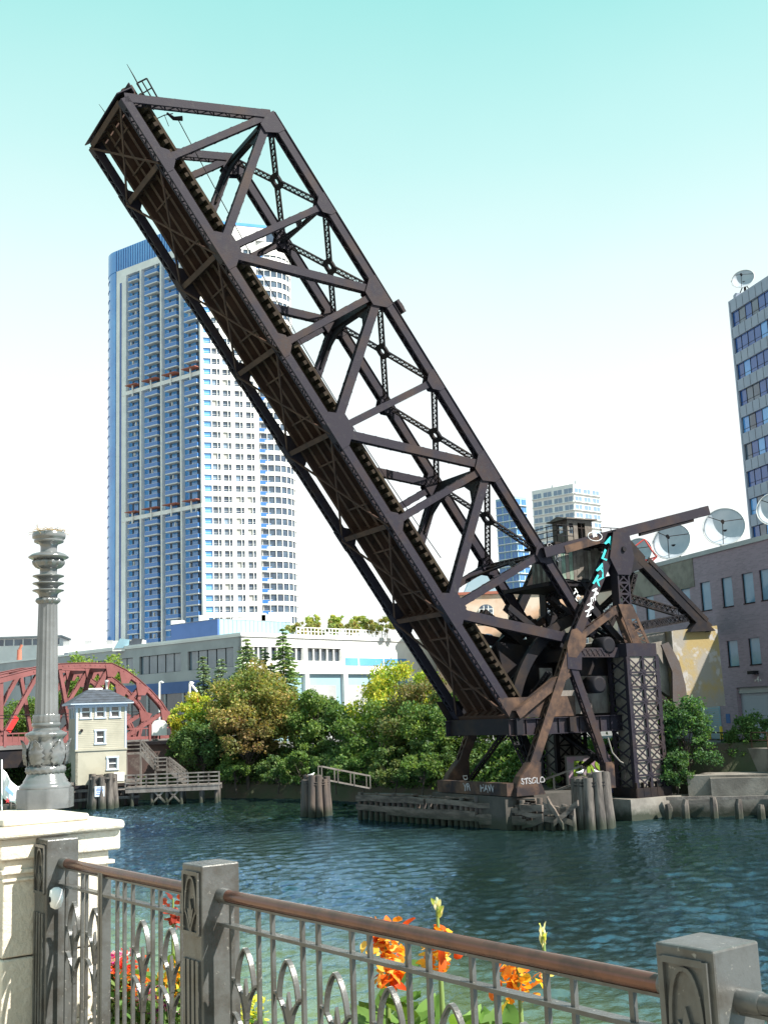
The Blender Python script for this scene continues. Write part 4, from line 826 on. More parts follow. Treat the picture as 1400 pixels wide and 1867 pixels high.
for z in rows:
    inst('window',pC,hr,FR.mat_at((uR[0]+.15)/2,z,-.3))
    for ci,c in enumerate(uR[1:5]):
        o=inst('window',rnd.choice((pA,pA,pA,pA2,pA3)),hr,FR.mat_at(c-.45,z,-.3)); s2=bpy.data.objects.new('side_pane',pB); COL.objects.link(s2); s2.parent=o; s2.location=(1.15,0,0)
# balcony column and round glass corner
sl,ra=bal_mesh(uR[6]-uR[5]-.2,1.6)
mb=MB(); FR.box(mb,uR[5],uR[6],z0,zrt,-2.6,-2.2); mb.build('recess_wall',M['balc_in'],hr)
mb=MB(); FR.box(mb,uR[5],uR[6],zrt-4,zrt,-2.2,0); mb.build('recess_head',M['wallwhite'],hr)
for z in rows:
    o=inst('balcony',sl,hr,FR.mat_at((uR[5]+uR[6])/2,z-.8,-1.9)); r_=bpy.data.objects.new('railing',ra); COL.objects.link(r_); r_.parent=o
cc=FR.p(uR[6]+.8,0,-7.6); rr=7.6
mb=MB(); ring(mb,cc,rr-.25,70,190,z0,zt-2,24); mb.build('round_glass',M['wglass'],hr)
for z in rows:
    mb=MB(); ring(mb,cc,rr,68,192,z-1.15,z-.05,20); 
    mb.build('white_spandrel',M['wallwhite'],hr)
mu=MB(); mu.box(-.1,.1,-.14,.05,0,fl-1.1); mum=mu.mesh('mullion',M['wallwhite'])
for z in rows:
    for a in range(76,190,14):
        Mx=Matrix.Rotation(-R(a),4,'Z'); e=V(math.sin(R(a)),math.cos(R(a)),0); Mx.translation=cc+e*(rr-.05)+UPZ*(z-.05); o=inst('mullion',mum,hr,Mx)
mb=MB(); ring(mb,cc,rr+.1,68,192,zt-9,zt-5.2,20); mb.build('white_parapet',M['wallwhite'],hr)
mb=MB(); ring(mb,cc,rr-.6,60,200,zt-5.2,zt-.2,20); mb.build('round_crown',M['bglass'],hr)
mb=MB(); FR.box(mb,-.3,uR[6],zrt,zrt+.8,-12,.1); mb.build('roof_edge',M['bglass'],hr)
for i in range(6):
    mb=MB(); FR.box(mb,1+i*2.2,1.25+i*2.2,zrt+.8,zrt+2.6,-2,-1.8); mb.build('roof_post',M['wallgrey'],hr)

# ---------------- long grey office block with white wing
lb=thing('office_block','long low grey and white office block below the apartment tower','building',tuple(at(440,1330,150)))
K=at(440,1160,150); zT=K.z; FL=Facade(K,azv(-48),azv(222)); FG=Facade(K,azv(42),azv(132))
zl=lambda y:at(440,y,150).z
aL=FL.from_px(-30,1230)[0]; aR=FG.from_px(815,1220)[0]
M['bluepanel']=mat('navy_blue_panel',(.05,.115,.30),.6,0,(.04,.10,.26),.3,.4,.6,coord='World'); M['lbluepanel']=mat('light_blue_panel',(.27,.42,.50),.6,0,(.24,.39,.47),.3,.4,.6,coord='World')
M['skyglass']=glassmat('grey_blue_glass',(.10,.14,.18),.06,1,(.16,.20,.24),.25); M['darkglass']=glassmat('dark_glass',(.02,.03,.045),.07,1,(.05,.07,.09),.3)
mb=MB(); FL.box(mb,.6,aL,3.8,zT-.3,-60,-.6); mb.build('core',M['wallgrey'],lb)
usL=[0,1.6]; holL=[]; a=1.6; 
while a<aL-14: usL+= [a+9.5,a+11.0]; holL.append(len(usL)-3); a+=11.0
usL.append(aL)
zsL=[zl(1255),zl(1214),zl(1178),zT]
mb=MB(); FL.grid(mb,usL,zsL,lambda i,j:j==1 and i in holL,-.6,0); mb.build('grey_wall',M['wallgrey'],lb)
for i in holL:
    a0,a1=usL[i],usL[i+1]; n=5
    for k in range(n):
        w=(a1-a0)/n; mb=MB(); FL.box(mb,a0+k*w+.05,a0+(k+1)*w-.05,zsL[1]+.06,zsL[2]-.06,-.42,-.36); mb.build('window_pane',M['skyglass'],lb)
    for k in range(n+1):
        mb=MB(); FL.box(mb,a0+k*(a1-a0)/n-.05,a0+k*(a1-a0)/n+.05,zsL[1],zsL[2],-.4,-.3); mb.build('mullion',M['blackhole'],lb)
mb=MB(); FL.box(mb,0,aL*.45,zl(1256),zl(1234),.0,.12); mb.build('blue_fascia',M['bluepanel'],lb)
mb=MB(); FL.box(mb,.4,aL,3.9,zl(1255),-.5,-.1); mb.build('dark_ground_glazing',M['darkglass'],lb)
for k in range(26): mb=MB(); FL.box(mb,k*4.0,k*4.0+.35,4.0,zl(1255),-.1,.05); mb.build('ground_post',M['wallgrey'],lb)
mb=MB(); FL.box(mb,-.2,aL,zT,zT+.25,-60,.15); mb.build('roof_coping',M['wallwhite'],lb)
# white wing
gw_=lambda px:FG.from_px(px,1190)[0]
usG=[0,gw_(447),gw_(490),gw_(495),gw_(553),gw_(561),gw_(622),gw_(629),gw_(724),aR]; zsG=[zl(1228),zl(1203),zl(1178),zT+.2]
mb=MB(); FG.grid(mb,usG,zsG,lambda i,j:j==1 and i in (1,3,5),-.6,0); mb.build('white_wall',M['wallwhite'],lb)
for i in (1,3,5):
    n=5
    for k in range(n):
        a0,a1=usG[i],usG[i+1]; w=(a1-a0)/n; mb=MB(); FG.box(mb,a0+k*w+.07,a0+(k+1)*w-.07,zsG[1],zsG[2],-.5,-.44); mb.build('window_pane',M['darkglass'],lb)
        mb=MB(); FG.box(mb,a0+(k+1)*w-.12,a0+(k+1)*w+.12,zsG[1],zsG[2],-.44,-.15); mb.build('window_fin',M['balc'],lb)
for x0,x1 in ((629,652),(655,698),(700,724),(725,740)):
    mb=MB(); FG.box(mb,gw_(x0),gw_(x1),zl(1211),zl(1196),.0,.05); mb.build('blue_glazing',M['bglass'],lb)
zg=zl(1228)
mb=MB(); FG.box(mb,0,aR,3.9,zg,-1.0,-.5); mb.build('lower_wall',M['lbluepanel'],lb)
for x0,x1 in ((560,615),(637,740),(750,815)):
    mb=MB(); FG.box(mb,gw_(x0),gw_(x1),3.95,zl(1250),-.5,-.42); mb.build('shutter_panel',M['wallgrey'],lb)
for x in (555,625,745):
    mb=MB(); FG.box(mb,gw_(x),gw_(x+7),3.95,zg,-.5,.1); mb.build('white_pier',M['wallwhite'],lb)
mb=MB(); FG.box(mb,-.2,aR,zT+.2,zT+.5,-40,.12); mb.build('roof_coping',M['wallwhite'],lb)
# roof railing
mb=MB(); a0,a1=FG.from_px(546,1160)[0],FG.from_px(730,1160)[0]
for i in range(31): FG.box(mb,a0+(a1-a0)*i/30-.05,a0+(a1-a0)*i/30+.05,zT+.5,zT+1.55,-.6,-.5)
FG.box(mb,a0,a1,zT+1.5,zT+1.6,-.62,-.48); FG.box(mb,a0,a1,zT+1.0,zT+1.07,-.58,-.52); mb.build('roof_railing',M['wallwhite'],lb)
# rooftop plant boxes
pb=thing('rooftop_plant_room','big navy and pale blue ribbed metal box on the office block roof','roof structure',tuple(at(397,1165,163)))
K2=at(397,1128,163); F1_=Facade(K2,azv(-48),azv(222)); F2_=Facade(K2,azv(42),azv(132)); zA=K2.z; l1=F1_.from_px(312,1150)[0]; l2=F2_.from_px(530,1150)[0]
mb=MB(); F1_.box(mb,0,l1,zT-1,zA,-.3,0); mb.build('navy_side',M['bluepanel'],pb)
mb=MB(); F2_.box(mb,.3,l2,zT-1,zA,-.3,.0)
for i in range(int(l2/.8)): F2_.box(mb,.35+i*.8,.42+i*.8,zT-1,zA-.1,0,.06)
mb.build('pale_ribbed_side',M['lbluepanel'],pb)
mb=MB(); mb.prism([F1_.p(0,zA-.1),F1_.p(l1,zA-.1),F1_.p(l1,zA-.1)+azv(42)*l2,F2_.p(l2,zA-.1)],(0,0,.12)); mb.build('roof_sheet',M['wallgrey'],pb)
for px,w,h in ((325,.9,1.0),(372,.6,1.6),(470,1.3,1.6),(505,2.2,1.3),(440,1.2,1.0)):
    p=at(px,1128,175); mb=MB(); mb.box(p.x-w,p.x+w,174,176,zA-.2,zA+h); mb.build('roof_unit',M['wallwhite'],pb)
for px,py,l_ in ((225,1188,'pale box vent unit on the office roof left of the plant room'),(248,1183,'dark louvred unit on the office block roof')):
    p=at(px,py,168); o=thing('roof_vent',l_,'roof unit',(p.x,168,zT)); mb=MB(); mb.box(p.x-1.3,p.x+1.3,167,169,zT-.2,zT+1.3); mb.build('casing',M['wallwhite'],o)
    mb=MB(); mb.prism([V(p.x-1,166.9,zT+.2),V(p.x+1,166.9,zT+.2),V(p.x+1.2,166.9,zT+1.4),V(p.x-.2,166.9,zT+1.6)],(0,.08,0)); mb.build('louvre',M['darkglass'] if px>240 else M['lbluepanel'],o)

# ---------------- satellite dishes
M['dishm']=mat('grey_dish_mesh',(.40,.43,.47),.6,0,(.33,.37,.42),.8,.4,.6,coord='World')
def dish(label,px,py,Y,rpx,nrm,foot=1.6,red=False):
    c=at(px,py,Y); r=rpx*Y/FPX; n=Vector(nrm).normalized(); x=n.orthogonal().normalized(); x=(V(0,0,1).cross(n)).normalized(); y=n.cross(x)
    o=thing('satellite_dish',label,'satellite dish',tuple(c-V(0,0,r*.9+foot)),'satellite dishes on the roofs'); dp=r*.34
    for sgn,nm in ((1,'reflector'),):
        mb=MB(); N=28; rings=7; vs=[c-n*dp]; fs=[]
        for i in range(1,rings+1):
            f=i/rings
            for k in range(N): th=2*math.pi*k/N; vs.append(c+(x*math.cos(th)+y*math.sin(th))*r*f-n*dp*(1-f*f))
        b=len(vs); vs+=[v-n*.05 for v in vs]
        for k in range(N):
            j=(k+1)%N; fs.append((0,1+k,1+j)); fs.append((b,b+1+j,b+1+k))
            for i in range(rings-1): q=1+i*N; fs.append((q+k,q+N+k,q+N+j,q+j)); fs.append((b+q+k,b+q+j,b+q+N+j,b+q+N+k))
            q=1+(rings-1)*N; fs.append((q+k,b+q+k,b+q+j,q+j))
        mb.add(vs,fs,True); mb.build(nm,M['dishm'],o)
    mb=MB(); mb.tube([c+(x*math.cos(2*math.pi*k/32)+y*math.sin(2*math.pi*k/32))*r for k in range(33)],.045,5); mb.build('rim',M['balc'],o)
    fp=c+n*r*.55
    for a in (20,140,265):
        mb=MB(); mb.tube([c+(x*math.cos(R(a))+y*math.sin(R(a)))*r*.93,fp],.035,5); mb.build('feed_strut',M['steel_dark'],o)
    mb=MB(); mb.tube([fp-n*.25,fp+n*.1],[.12,.16],8); mb.build('feed_horn',M['steel_dark'],o)
    mb=MB(); mb.tube([c-n*dp,c-n*(dp+.5)-V(0,0,.4),c-n*(dp+.5)-V(0,0,r*.9+foot)],[.2,.18,.16],8); mb.tube([c-n*(dp+.4)-V(0,0,.3)-x*.2,c-n*(dp+.4)-V(0,0,r*.9+foot)-x*r*.6],.07,6); mb.tube([c-n*(dp+.4)-V(0,0,.3)+x*.2,c-n*(dp+.4)-V(0,0,r*.9+foot)+x*r*.6],.07,6); mb.build('mount',M['steel_dark'],o)
    return o
# ---------------- brown brick warehouse on the right
bk=thing('brick_warehouse','purple brown brick warehouse with tall narrow windows and a grey shutter door','building',tuple(at(1340,1365,88)))
u=azv(-18.4); nB=V(-u.y,u.x,0); FB=Facade(at(1340,1250,88),u,nB)
def brickmat():
    m_=mat('brown_brick',(.10,.075,.085),.85,0,(.085,.062,.07),.6,.4,.6,.2,10,coord='World'); n=m_.node_tree.nodes; l=m_.node_tree.links
    t=n.new('ShaderNodeTexBrick'); t.inputs['Color1'].default_value=(.29,.21,.265,1); t.inputs['Color2'].default_value=(.23,.17,.215,1); t.inputs['Mortar'].default_value=(.26,.23,.24,1); t.inputs['Scale'].default_value=1.0; t.inputs['Mortar Size'].default_value=.012; t.inputs['Brick Width'].default_value=.4; t.inputs['Row Height'].default_value=.13
    g=n.new('ShaderNodeNewGeometry'); sp=n.new('ShaderNodeSeparateXYZ'); cb=n.new('ShaderNodeCombineXYZ'); l.new(g.outputs['Position'],sp.inputs[0]); l.new(sp.outputs['Y'],cb.inputs[0]); l.new(sp.outputs['Z'],cb.inputs[1]); l.new(cb.outputs[0],t.inputs[0]); l.new(t.outputs[0],n['Principled BSDF'].inputs['Base Color']); return m_
M['brick']=brickmat(); M['wskyglass']=glassmat('sky_reflection_glass',(.15,.26,.38),.08,.35,(.19,.30,.42),.4)  # pale sky reflection is mixed into the warehouse pane colour
zTop=FB.from_px(1300,1008)[1]
aE=FB.from_px(1120,1060)[0]; aS=FB.from_px(1560,1100)[0]
wU=[(FB.from_px(x,y),) for x,y in ((1395,1063),(1363,1072),(1325,1080),(1286,1087),(1249,1092),(1184,1105),(1152,1112))]
zU=FB.from_px(1325,1080)[1]; zL=FB.from_px(1355,1190)[1]
cu=sorted(q[0][0] for q in wU); cl=sorted(FB.from_px(x,1190)[0] for x in (1335,1375,1415)); cu=[cu[0]-3.4,cu[0]-1.7]+cu if False else cu
cu=[cu[0]-1.6]+cu
wd=1.4; zl0,zl1=zL-1.0,zL+1.0; zu0,zu1=zU-1.15,zU+1.15
da0,da1=FB.from_px(1480,1300)[0],FB.from_px(1345,1300)[0]; zD=FB.from_px(1370,1252)[1]; zgr=3.95
allu=sorted(set([aS,aE,da0,da1]+[c+s*wd/2 for c in cu for s in(-1,1)]+[c+s*wd/2 for c in cl for s in(-1,1)]))
def inw(a,cs): return any(abs(a-c)<wd/2-.01 for c in cs)
zz=[zgr-2,zgr,zD,zl0,zl1,zu0,zu1,zTop]
mid_=lambda i:(allu[i]+allu[i+1])/2
mb=MB(); FB.grid(mb,allu,zz,lambda i,j:(j==1 and da0<mid_(i)<da1) or (j==3 and inw(mid_(i),cl)) or (j==5 and inw(mid_(i),cu)),-.5,0); mb.build('brick_wall',M['brick'],bk)
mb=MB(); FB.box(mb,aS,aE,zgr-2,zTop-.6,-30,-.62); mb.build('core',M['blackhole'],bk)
mb=MB(); FB.box(mb,aS-.2,aE+.1,zTop,zTop+.35,-30,.12); mb.build('roof_coping',M['wallgrey'],bk)
mb=MB(); a_=FB.from_px(1262,1020)[0]; FB.box(mb,a_,aE,zTop-2.3,zTop,.0,.06); mb.build('render_panel',M['concrete'],bk)
for cs,(q0,q1) in ((cu,(zu0,zu1)),(cl,(zl0,zl1))):
    for c in cs:
        mb=MB(); FB.box(mb,c-wd/2,c+wd/2,q0,q1,-.2,-.15); o=mb.build('window',M['wskyglass'],bk)
        mb=MB(); FB.box(mb,c-wd/2,c+wd/2,q0,q0+.08,-.15,.04); FB.box(mb,c-wd/2,c-wd/2+.06,q0+.08,q1,-.15,-.08); FB.box(mb,c+wd/2-.06,c+wd/2,q0+.08,q1,-.15,-.08); mb.build('frame',M['steel_dark'],o)
M['shutter']=mat('grey_roller_shutter',(.33,.36,.42),.6)
mb=MB(); FB.box(mb,da0,da1,zgr,zD-.45,-.5,-.35)
for i in range(18): FB.box(mb,da0,da1,zgr+.05+i*(zD-.5-zgr)/18,zgr+.09+i*(zD-.5-zgr)/18,-.35,-.33)
mb.build('roller_door',M['shutter'],bk)
mb=MB(); FB.box(mb,da0,da1,zD-.45,zD,-.5,-.2); mb.build('door_hood',M['bluepanel'] if False else M['wallgrey'],bk)
p=FB.from_px(1381,1239); o=write('4',bk,FB.p(p[0],p[1],.02),-FB.u,UPZ,.62,M['spray_white'],'dock_number')
for dx in (-.32,.32):
    mb=MB(); c=FB.p(p[0]+dx,p[1]-.12,.015); mb.prism([c-FB.u*.09,c+FB.u*.09,c+UPZ*.18],FB.n*.01); mb.build('dock_mark',M['spray_white'],bk)
mb=MB(); p=FB.from_px(1377,1226); c=FB.p(p[0],p[1],.25); mb.frame(c,FB.u*.35,FB.n*.25,UPZ*.12); mb.build('dock_lamp',M['steel_dark'],bk)
# blue glazed door beside the shutter, plate
mb=MB(); q0=FB.from_px(1282,1330);q1=FB.from_px(1312,1290); a0,a1=sorted((q0[0],q1[0])); FB.box(mb,a0,a1,zgr,zD-.5,.0,.08); o=mb.build('louvred_door',M['lbluepanel'],bk)
mb=MB()
for i in range(22): FB.box(mb,a0+.1,a1-.1,zgr+.15+i*.14,zgr+.21+i*.14,.08,.11)
mb.build('louvre',M['wallgrey'],o)
mb=MB(); p=FB.from_px(1327,1310); FB.box(mb,p[0]-.25,p[0]+.25,p[1]-.35,p[1]+.35,0,.04); mb.build('door_plate',M['bluepanel'],bk)
# loading dock terrace with pipe rail and yellow bollards
td=thing('loading_dock','concrete loading dock ledge with pipe railing in front of the brick warehouse','dock',tuple(at(1340,1390,82)))
mb=MB(); mb.prism([FB.p(aS-20,-1.0,.03),FB.p(FB.from_px(1215,1370)[0],-1.0,.03),FB.p(FB.from_px(1215,1370)[0],-1.0,5.5),FB.p(aS-20,-1.0,5.5)],(0,0,zgr+1.0)); mb.build('ledge',M['concrete'],td)
for i in range(14):
    a=FB.from_px(1240,1350)[0]+(aS-FB.from_px(1240,1350)[0])*i/13; mb=MB(); mb.tube([FB.p(a,zgr,5.3),FB.p(a,zgr+1.0,5.3)],.035,6); mb.build('rail_post',M['steel_rust'],td)
for h in (.5,1.0):
    mb=MB(); mb.tube([FB.p(FB.from_px(1240,1350)[0],zgr+h,5.3),FB.p(aS,zgr+h,5.3)],.035,6); mb.build('rail',M['steel_rust'],td)

for i,(x,l_) in enumerate(((1226,'yellow dock bollard half hidden behind the leafy shrub, leftmost'),(1318,'yellow dock bollard just left of the roller door'),(1340,'yellow dock bollard in front of the roller door edge'))):
    a=FB.from_px(x,1345)[0]; b=FB.p(a,zgr,1.2); o=thing('bollard',l_,'bollard',tuple(b),'yellow dock bollards'); mb=MB(); mb.tube([b,b+UPZ*1.25,b+UPZ*1.32],[.12,.12,.07],10); mb.build('post',M['yellow'],o)
    mb=MB(); mb.box(b.x-.2,b.x+.2,b.y-.2,b.y+.2,b.z,b.z+.05); mb.build('base_plate',M['yellow'],o)
face=V(-.42,-.85,.32)
dish('large grey satellite dish directly below the tip of the operating strut',1223,987,98,36,(-.5,-.8,.35))
dish('largest grey satellite dish beside the office tower corner on the warehouse roof',1319,960,97,38,(-.35,-.88,.3))
dish('grey satellite dish cut by the right edge of the picture',1412,927,96,34,(-.5,-.8,.3))
o=dish('pale dish half hidden behind the bridge tower head with a red frame',1160,1008,101,30,(-.55,-.75,.35))

mb=MB(); c=[at(x,y,98) for x,y in ((1152,1000),(1174,983),(1192,1010),(1197,1015),(1178,1032),(1166,1025))]
for a_,b_ in ((0,1),(1,2),(2,3),(3,4),(3,5),(4,5)): mb.tube([c[a_],c[b_]],.07,6)
mb.build('red_frame',M['redpipe'],o)
# ---------------- grey office tower on the right
ot=thing('office_tower','grey office tower with dark ribbon windows at the right edge','building',tuple(at(1350,1300,152)))
u2=azv(-15); n2=V(-u2.y,u2.x,0); FO=Facade(at(1350,800,152),-u2,n2)   # a grows towards the viewer's right
zTo=FO.from_px(1324,552)[1]; aO=FO.from_px(1500,800)[0]
M['spandrel']=mat('blue_grey_panel',(.26,.30,.38),.6,0,(.23,.27,.35),.2,.4,.6,coord='World')
pit=FO.from_px(1345,646)[1]; zr0=FO.from_px(1334,600)[1]; 
yb=[480+q/3.218 for q in (380,540,690,850,1010,1170,1330,1490,1640)]; ytop=[480+q/3.218 for q in (285,435,590,748,905,1065,1225,1385,1545)]
xl_=[1120+q/3.218 for q in (690,703,719,737,755,770,787,803,815)]
zbt=[FO.from_px(x,y)[1] for x,y in zip(xl_,yb)]; st=(zbt[0]-zbt[-1])/8; h_=FO.from_px(xl_[0],ytop[0])[1]-zbt[0]; a00=FO.from_px(1334,600)[0]
rowsO=[zbt[0]-st*k for k in range(18) if zbt[0]-st*k>6]
zs=[4.0]
for z in sorted(rowsO): zs+=[z,z+h_]
zs.append(zTo)
mb=MB(); FO.grid(mb,[0,a00,aO],zs,lambda i,j:j%2==1 and i==1,-.4,0); mb.build('wall_panels',M['spandrel'],ot)
mb=MB(); FO.box(mb,.3,aO,4,zTo-.3,-22,-.6); mb.build('core',M['spandrel'],ot)
jm=MB(); jm.box(-.03,.03,-.01,.015,0,st-h_-.1); jme=jm.mesh('panel_joint',M['steel_dark'])
wp=1.55
gm=[]
for mt in ('bglass_d','bglass','wglass'):
    g_=MB(); g_.box(-wp/2+.05,wp/2-.05,-.03,.0,.03,h_-.03); g_.cm=1; g_.box(-wp/2+.05,wp/2-.05,.0,.02,h_*.25,h_*.25+.06); gm.append(g_.mesh('window_pane',[M[mt],M['steel_dark']]))
for z in rowsO[:10]:
    for k in range(int((aO-a00)/wp)): inst('window_pane',gm[rnd.choice((0,0,0,2,1))],ot,FO.mat_at(a00+wp*(k+.5),z,-.3))
    for k in range(int((aO-a00)/(wp*1.0))): inst('panel_joint',jme,ot,FO.mat_at(a00+wp*k,z+h_+.05,0))
for k in range(int((aO-a00)/wp)+1): mb=MB(); FO.box(mb,a00+wp*k-.05,a00+wp*k+.05,8,rowsO[0]+h_,-.34,-.26); mb.build('mullion',M['steel_dark'],ot)
dish('white satellite dish on the roof of the grey office tower',1353,508,150,22,(-.45,-.8,.4),foot=.4)
mb=MB(); p=FO.p(1.0,zTo,-1); mb.box(p.x-.5,p.x+.3,p.y-.5,p.y+.5,zTo-.1,zTo+.8); mb.build('roof_unit',M['spandrel'],ot)

# ---------------- distant condominiums seen through the truss
def condo(name,label,pxc,pytop,Y,azl,azr,pxl,pxr,fl,gl,wall,wh,cols,base=4.3,skipL=False):
    o=thing(name,label,'building',tuple(at(pxc,1310,Y))); K=at(pxc,pytop,Y); zt=K.z
    for az,pxe,nz in ((azl,pxl,azl+270 if azl<0 else azl+90),(azr,pxr,azr+90)):
        F_=Facade(K,azv(az),azv(nz)); L=abs(F_.from_px(pxe,pytop+60)[0])
        mb=MB(); F_.box(mb,0,L,base,zt,-.3,0); mb.build('wall',M[wall],o)
        c=max(2,int(L/cols)); w=L/c; me=MB(); me.box(-w*.38,w*.38,0,.06,0,fl*wh); me.cm=1; me.box(-.06,.06,.06,.1,0,fl*wh); mm=me.mesh('window',[M[gl],M[wall]])
        k=0; z=zt-fl*1.1
        while z>zt-fl*13 and z>base:
            for i in range(c): inst('window',mm,o,F_.mat_at(w*(i+.5),z,0))
            mb=MB(); F_.box(mb,0,L,z-.22,z-.02,0,.7); mb.build('slab_edge',M['white'],o); z-=fl
    Lw=Facade(K,azv(azl),azv(azl+270)).from_px(pxl,pytop+60)[0]
    mb=MB(); e=azv(azl)*Lw; f=azv(azr)*abs(Facade(K,azv(azr),azv(azr+90)).from_px(pxr,pytop+60)[0]); k0=V(K.x,K.y,base); mb.prism([k0+e*.02+f*.02,k0+e*.98+f*.02,k0+(e+f)*.98,k0+f*.98+e*.02],(0,0,zt-base-.1)); mb.build('core',M['wallgrey'],o)
    return o,zt
o,z_=condo('condominium','white condominium with blue window bands behind the bridge machinery house',1044,882,420,-50,50,972,1096,3.1,'skyg2','wallwhite',.62,4.2)
for px,w,h in ((1058,4,3.5),(1020,6,2)):
    p=at(px,882,432); mb=MB(); mb.box(p.x-w/2,p.x+w/2,430,434,z_-.1,z_+h); mb.build('roof_plant',M['wallwhite'],o)
condo('glass_tower','slim pale blue glass tower just left of the white condominium',938,905,460,-50,50,906,962,3.1,'balglass','lbluepanel',.8,3.0)
# orange brick block
ob=thing('brick_block','cream and orange brick block with arched white windows behind the truss','building',tuple(at(930,1300,170)))
M['cream']=mat('cream_orange_brick',(.55,.34,.22),.8,0,(.62,.52,.42),.15,.42,.58,coord='World')
FB2=Facade(at(930,1100,170),azv(88),azv(178)); zt2=FB2.from_px(900,1083)[1]; a0=FB2.from_px(800,1100)[0]; a1=FB2.from_px(1250,1100)[0]
mb=MB(); FB2.box(mb,a0,a1,4.3,zt2,-12,0); mb.build('wall',M['cream'],ob)
mb=MB(); FB2.box(mb,a0-.2,a1,zt2,zt2+.4,-12,.3); mb.build('cornice',M['redslab'],ob)
aw=MB(); pts=[V(-1.0,0,0),V(1.0,0,0),V(1.0,0,2.0)]+[V(math.cos(R(a)),0,2.0+.7*math.sin(R(a))) for a in range(20,180,20)]+[V(-1.0,0,2.0)]
aw.prism(pts,(0,.1,0)); awm=aw.mesh('window',M['wglass']); bar=MB()
for x in (-1.0,-.33,.33,1.0): bar.box(x-.06,x+.06,.1,.18,0,2.0 if abs(x)>.9 else 2.5)
for z in (0,.7,1.4,2.0): bar.box(-1.06,1.06,.11,.17,z-.05,z+.05)
barm=bar.mesh('window_bars',M['white'])
for r_ in range(3):
    n=int((a1-a0)/4.6)
    for i in range(n):
        o=inst('window',awm,ob,FB2.mat_at(a0+4.6*(i+.5),zt2-4.2-4.3*r_,.0)); b_=bpy.data.objects.new('window_bars',barm); COL.objects.link(b_); b_.parent=o
mb=MB(); q=[at(x,y,182) for x,y in ((846,1082),(858,1052),(888,1042),(905,1048),(905,1082))]; mb.prism(q,(0,10,0)); mb.build('glazed_rooflight',M['lbluepanel'],ob)
# low buildings at the far left
lf=thing('lowrise_block','low white building with a dark window band far left behind the lamp','building',tuple(at(60,1300,330)))
FW=Facade(at(60,1200,330),azv(85),azv(175)); z1=FW.from_px(60,1163)[1]; a0=FW.from_px(-60,1200)[0]; a1=FW.from_px(110,1200)[0]
mb=MB(); FW.box(mb,a0,a1,4.3,z1,-14,0); mb.build('wall',M['wallwhite'],lf)
za_,zb_=FW.from_px(60,1176)[1],FW.from_px(60,1165)[1]
for i in range(10):
    w=(a1-a0)/10; mb=MB(); FW.box(mb,a0+i*w+.2,a0+(i+1)*w-.2,za_,zb_,0,.1); mb.build('window',M['wglass'],lf)
mb=MB(); FW.box(mb,a0,a1+.5,z1,z1+.5,-14,.8); mb.build('roof_slab',M['wallgrey'],lf)
l2=thing('lowrise_block','pale flat roofed building just right of the lamp column beyond the red bridge','building',tuple(at(150,1300,300)))
FW=Facade(at(150,1200,300),azv(80),azv(170)); z1=FW.from_px(150,1177)[1]; a0=FW.from_px(100,1200)[0]; a1=FW.from_px(260,1200)[0]
mb=MB(); FW.box(mb,a0,a1,4.3,z1,-14,0); mb.build('wall',M['wallwhite'],l2)
for i in range(4):
    mb=MB(); b=a0+2+i*5.5; FW.box(mb,b,b+1.6,z1,z1+1.3,-3,-1.5); mb.build('roof_unit',M['wallgrey'],l2)
for i in range(4):
    mb=MB(); b=a0+2.5+i*5; FW.box(mb,b,b+2.6,z1-2.6,z1-1.8,0,.1); mb.build('window',M['wglass'],l2)
l3=thing('lowrise_block','cream gabled low building at the left edge beyond the red bridge','building',tuple(at(20,1300,200)))
FW=Facade(at(20,1230,200),azv(70),azv(160)); z1=FW.from_px(20,1222)[1]; a0=FW.from_px(-80,1230)[0]; a1=FW.from_px(55,1230)[0]
mb=MB(); FW.box(mb,a0,a1,4.3,z1,-10,0); mb.build('wall',M['wallwhite'],l3)
mb=MB(); FW.box(mb,a0,a1,z1,z1+.4,-10,.6); mb.build('roof_slab',M['wallgrey'],l3)
for i in range(5):
    mb=MB(); w=(a1-a0)/5; FW.box(mb,a0+i*w+.5,a0+(i+1)*w-.5,z1-3.6,z1-1.2,0,.1); mb.build('window',M['wglass'],l3)
mb=MB(); p=at(36,1195,196); mb.tube([V(p.x,196,z1),V(p.x,196,z1+3.2)],[.5,.4],8); mb.tube([V(p.x,196,z1+3.2),V(p.x+.4,196,z1+4)],.25,6); mb.build('roof_flue',M['redslab'],l3)
# ---------------------------------------------------------------- red bridge at the left
M['red']=mat('faded_red_bridge_paint',(.195,.062,.062),.6,0,(.15,.045,.044),.5,.4,.6,.05,10,coord='World',col3=(.13,.04,.038),scale3=2,lo3=.6,hi3=.75)
M['redbright']=mat('fresh_red_paint',(.50,.02,.02),.5)
rb=thing('red_road_bridge','red steel road bridge with curved top trusses crossing at the left','bridge',tuple(at(325,1342,118)))
E0=at(327,1338,124); ra_=azv(225); rt_=azv(-45)   # along the bridge towards the left and nearer; across, away
def rp_(px,py,k=0): return onp(px,py,E0,rt_)+rt_*(k*4.0)
topc=[(-120,1300),(-40,1256),(0,1240),(55,1226),(108,1215),(150,1213),(203,1214),(228,1226),(250,1242),(272,1262),(291,1283),(306,1306),(318,1330),(326,1352)]
lowc=[(-120,1352),(0,1349),(327,1349)]
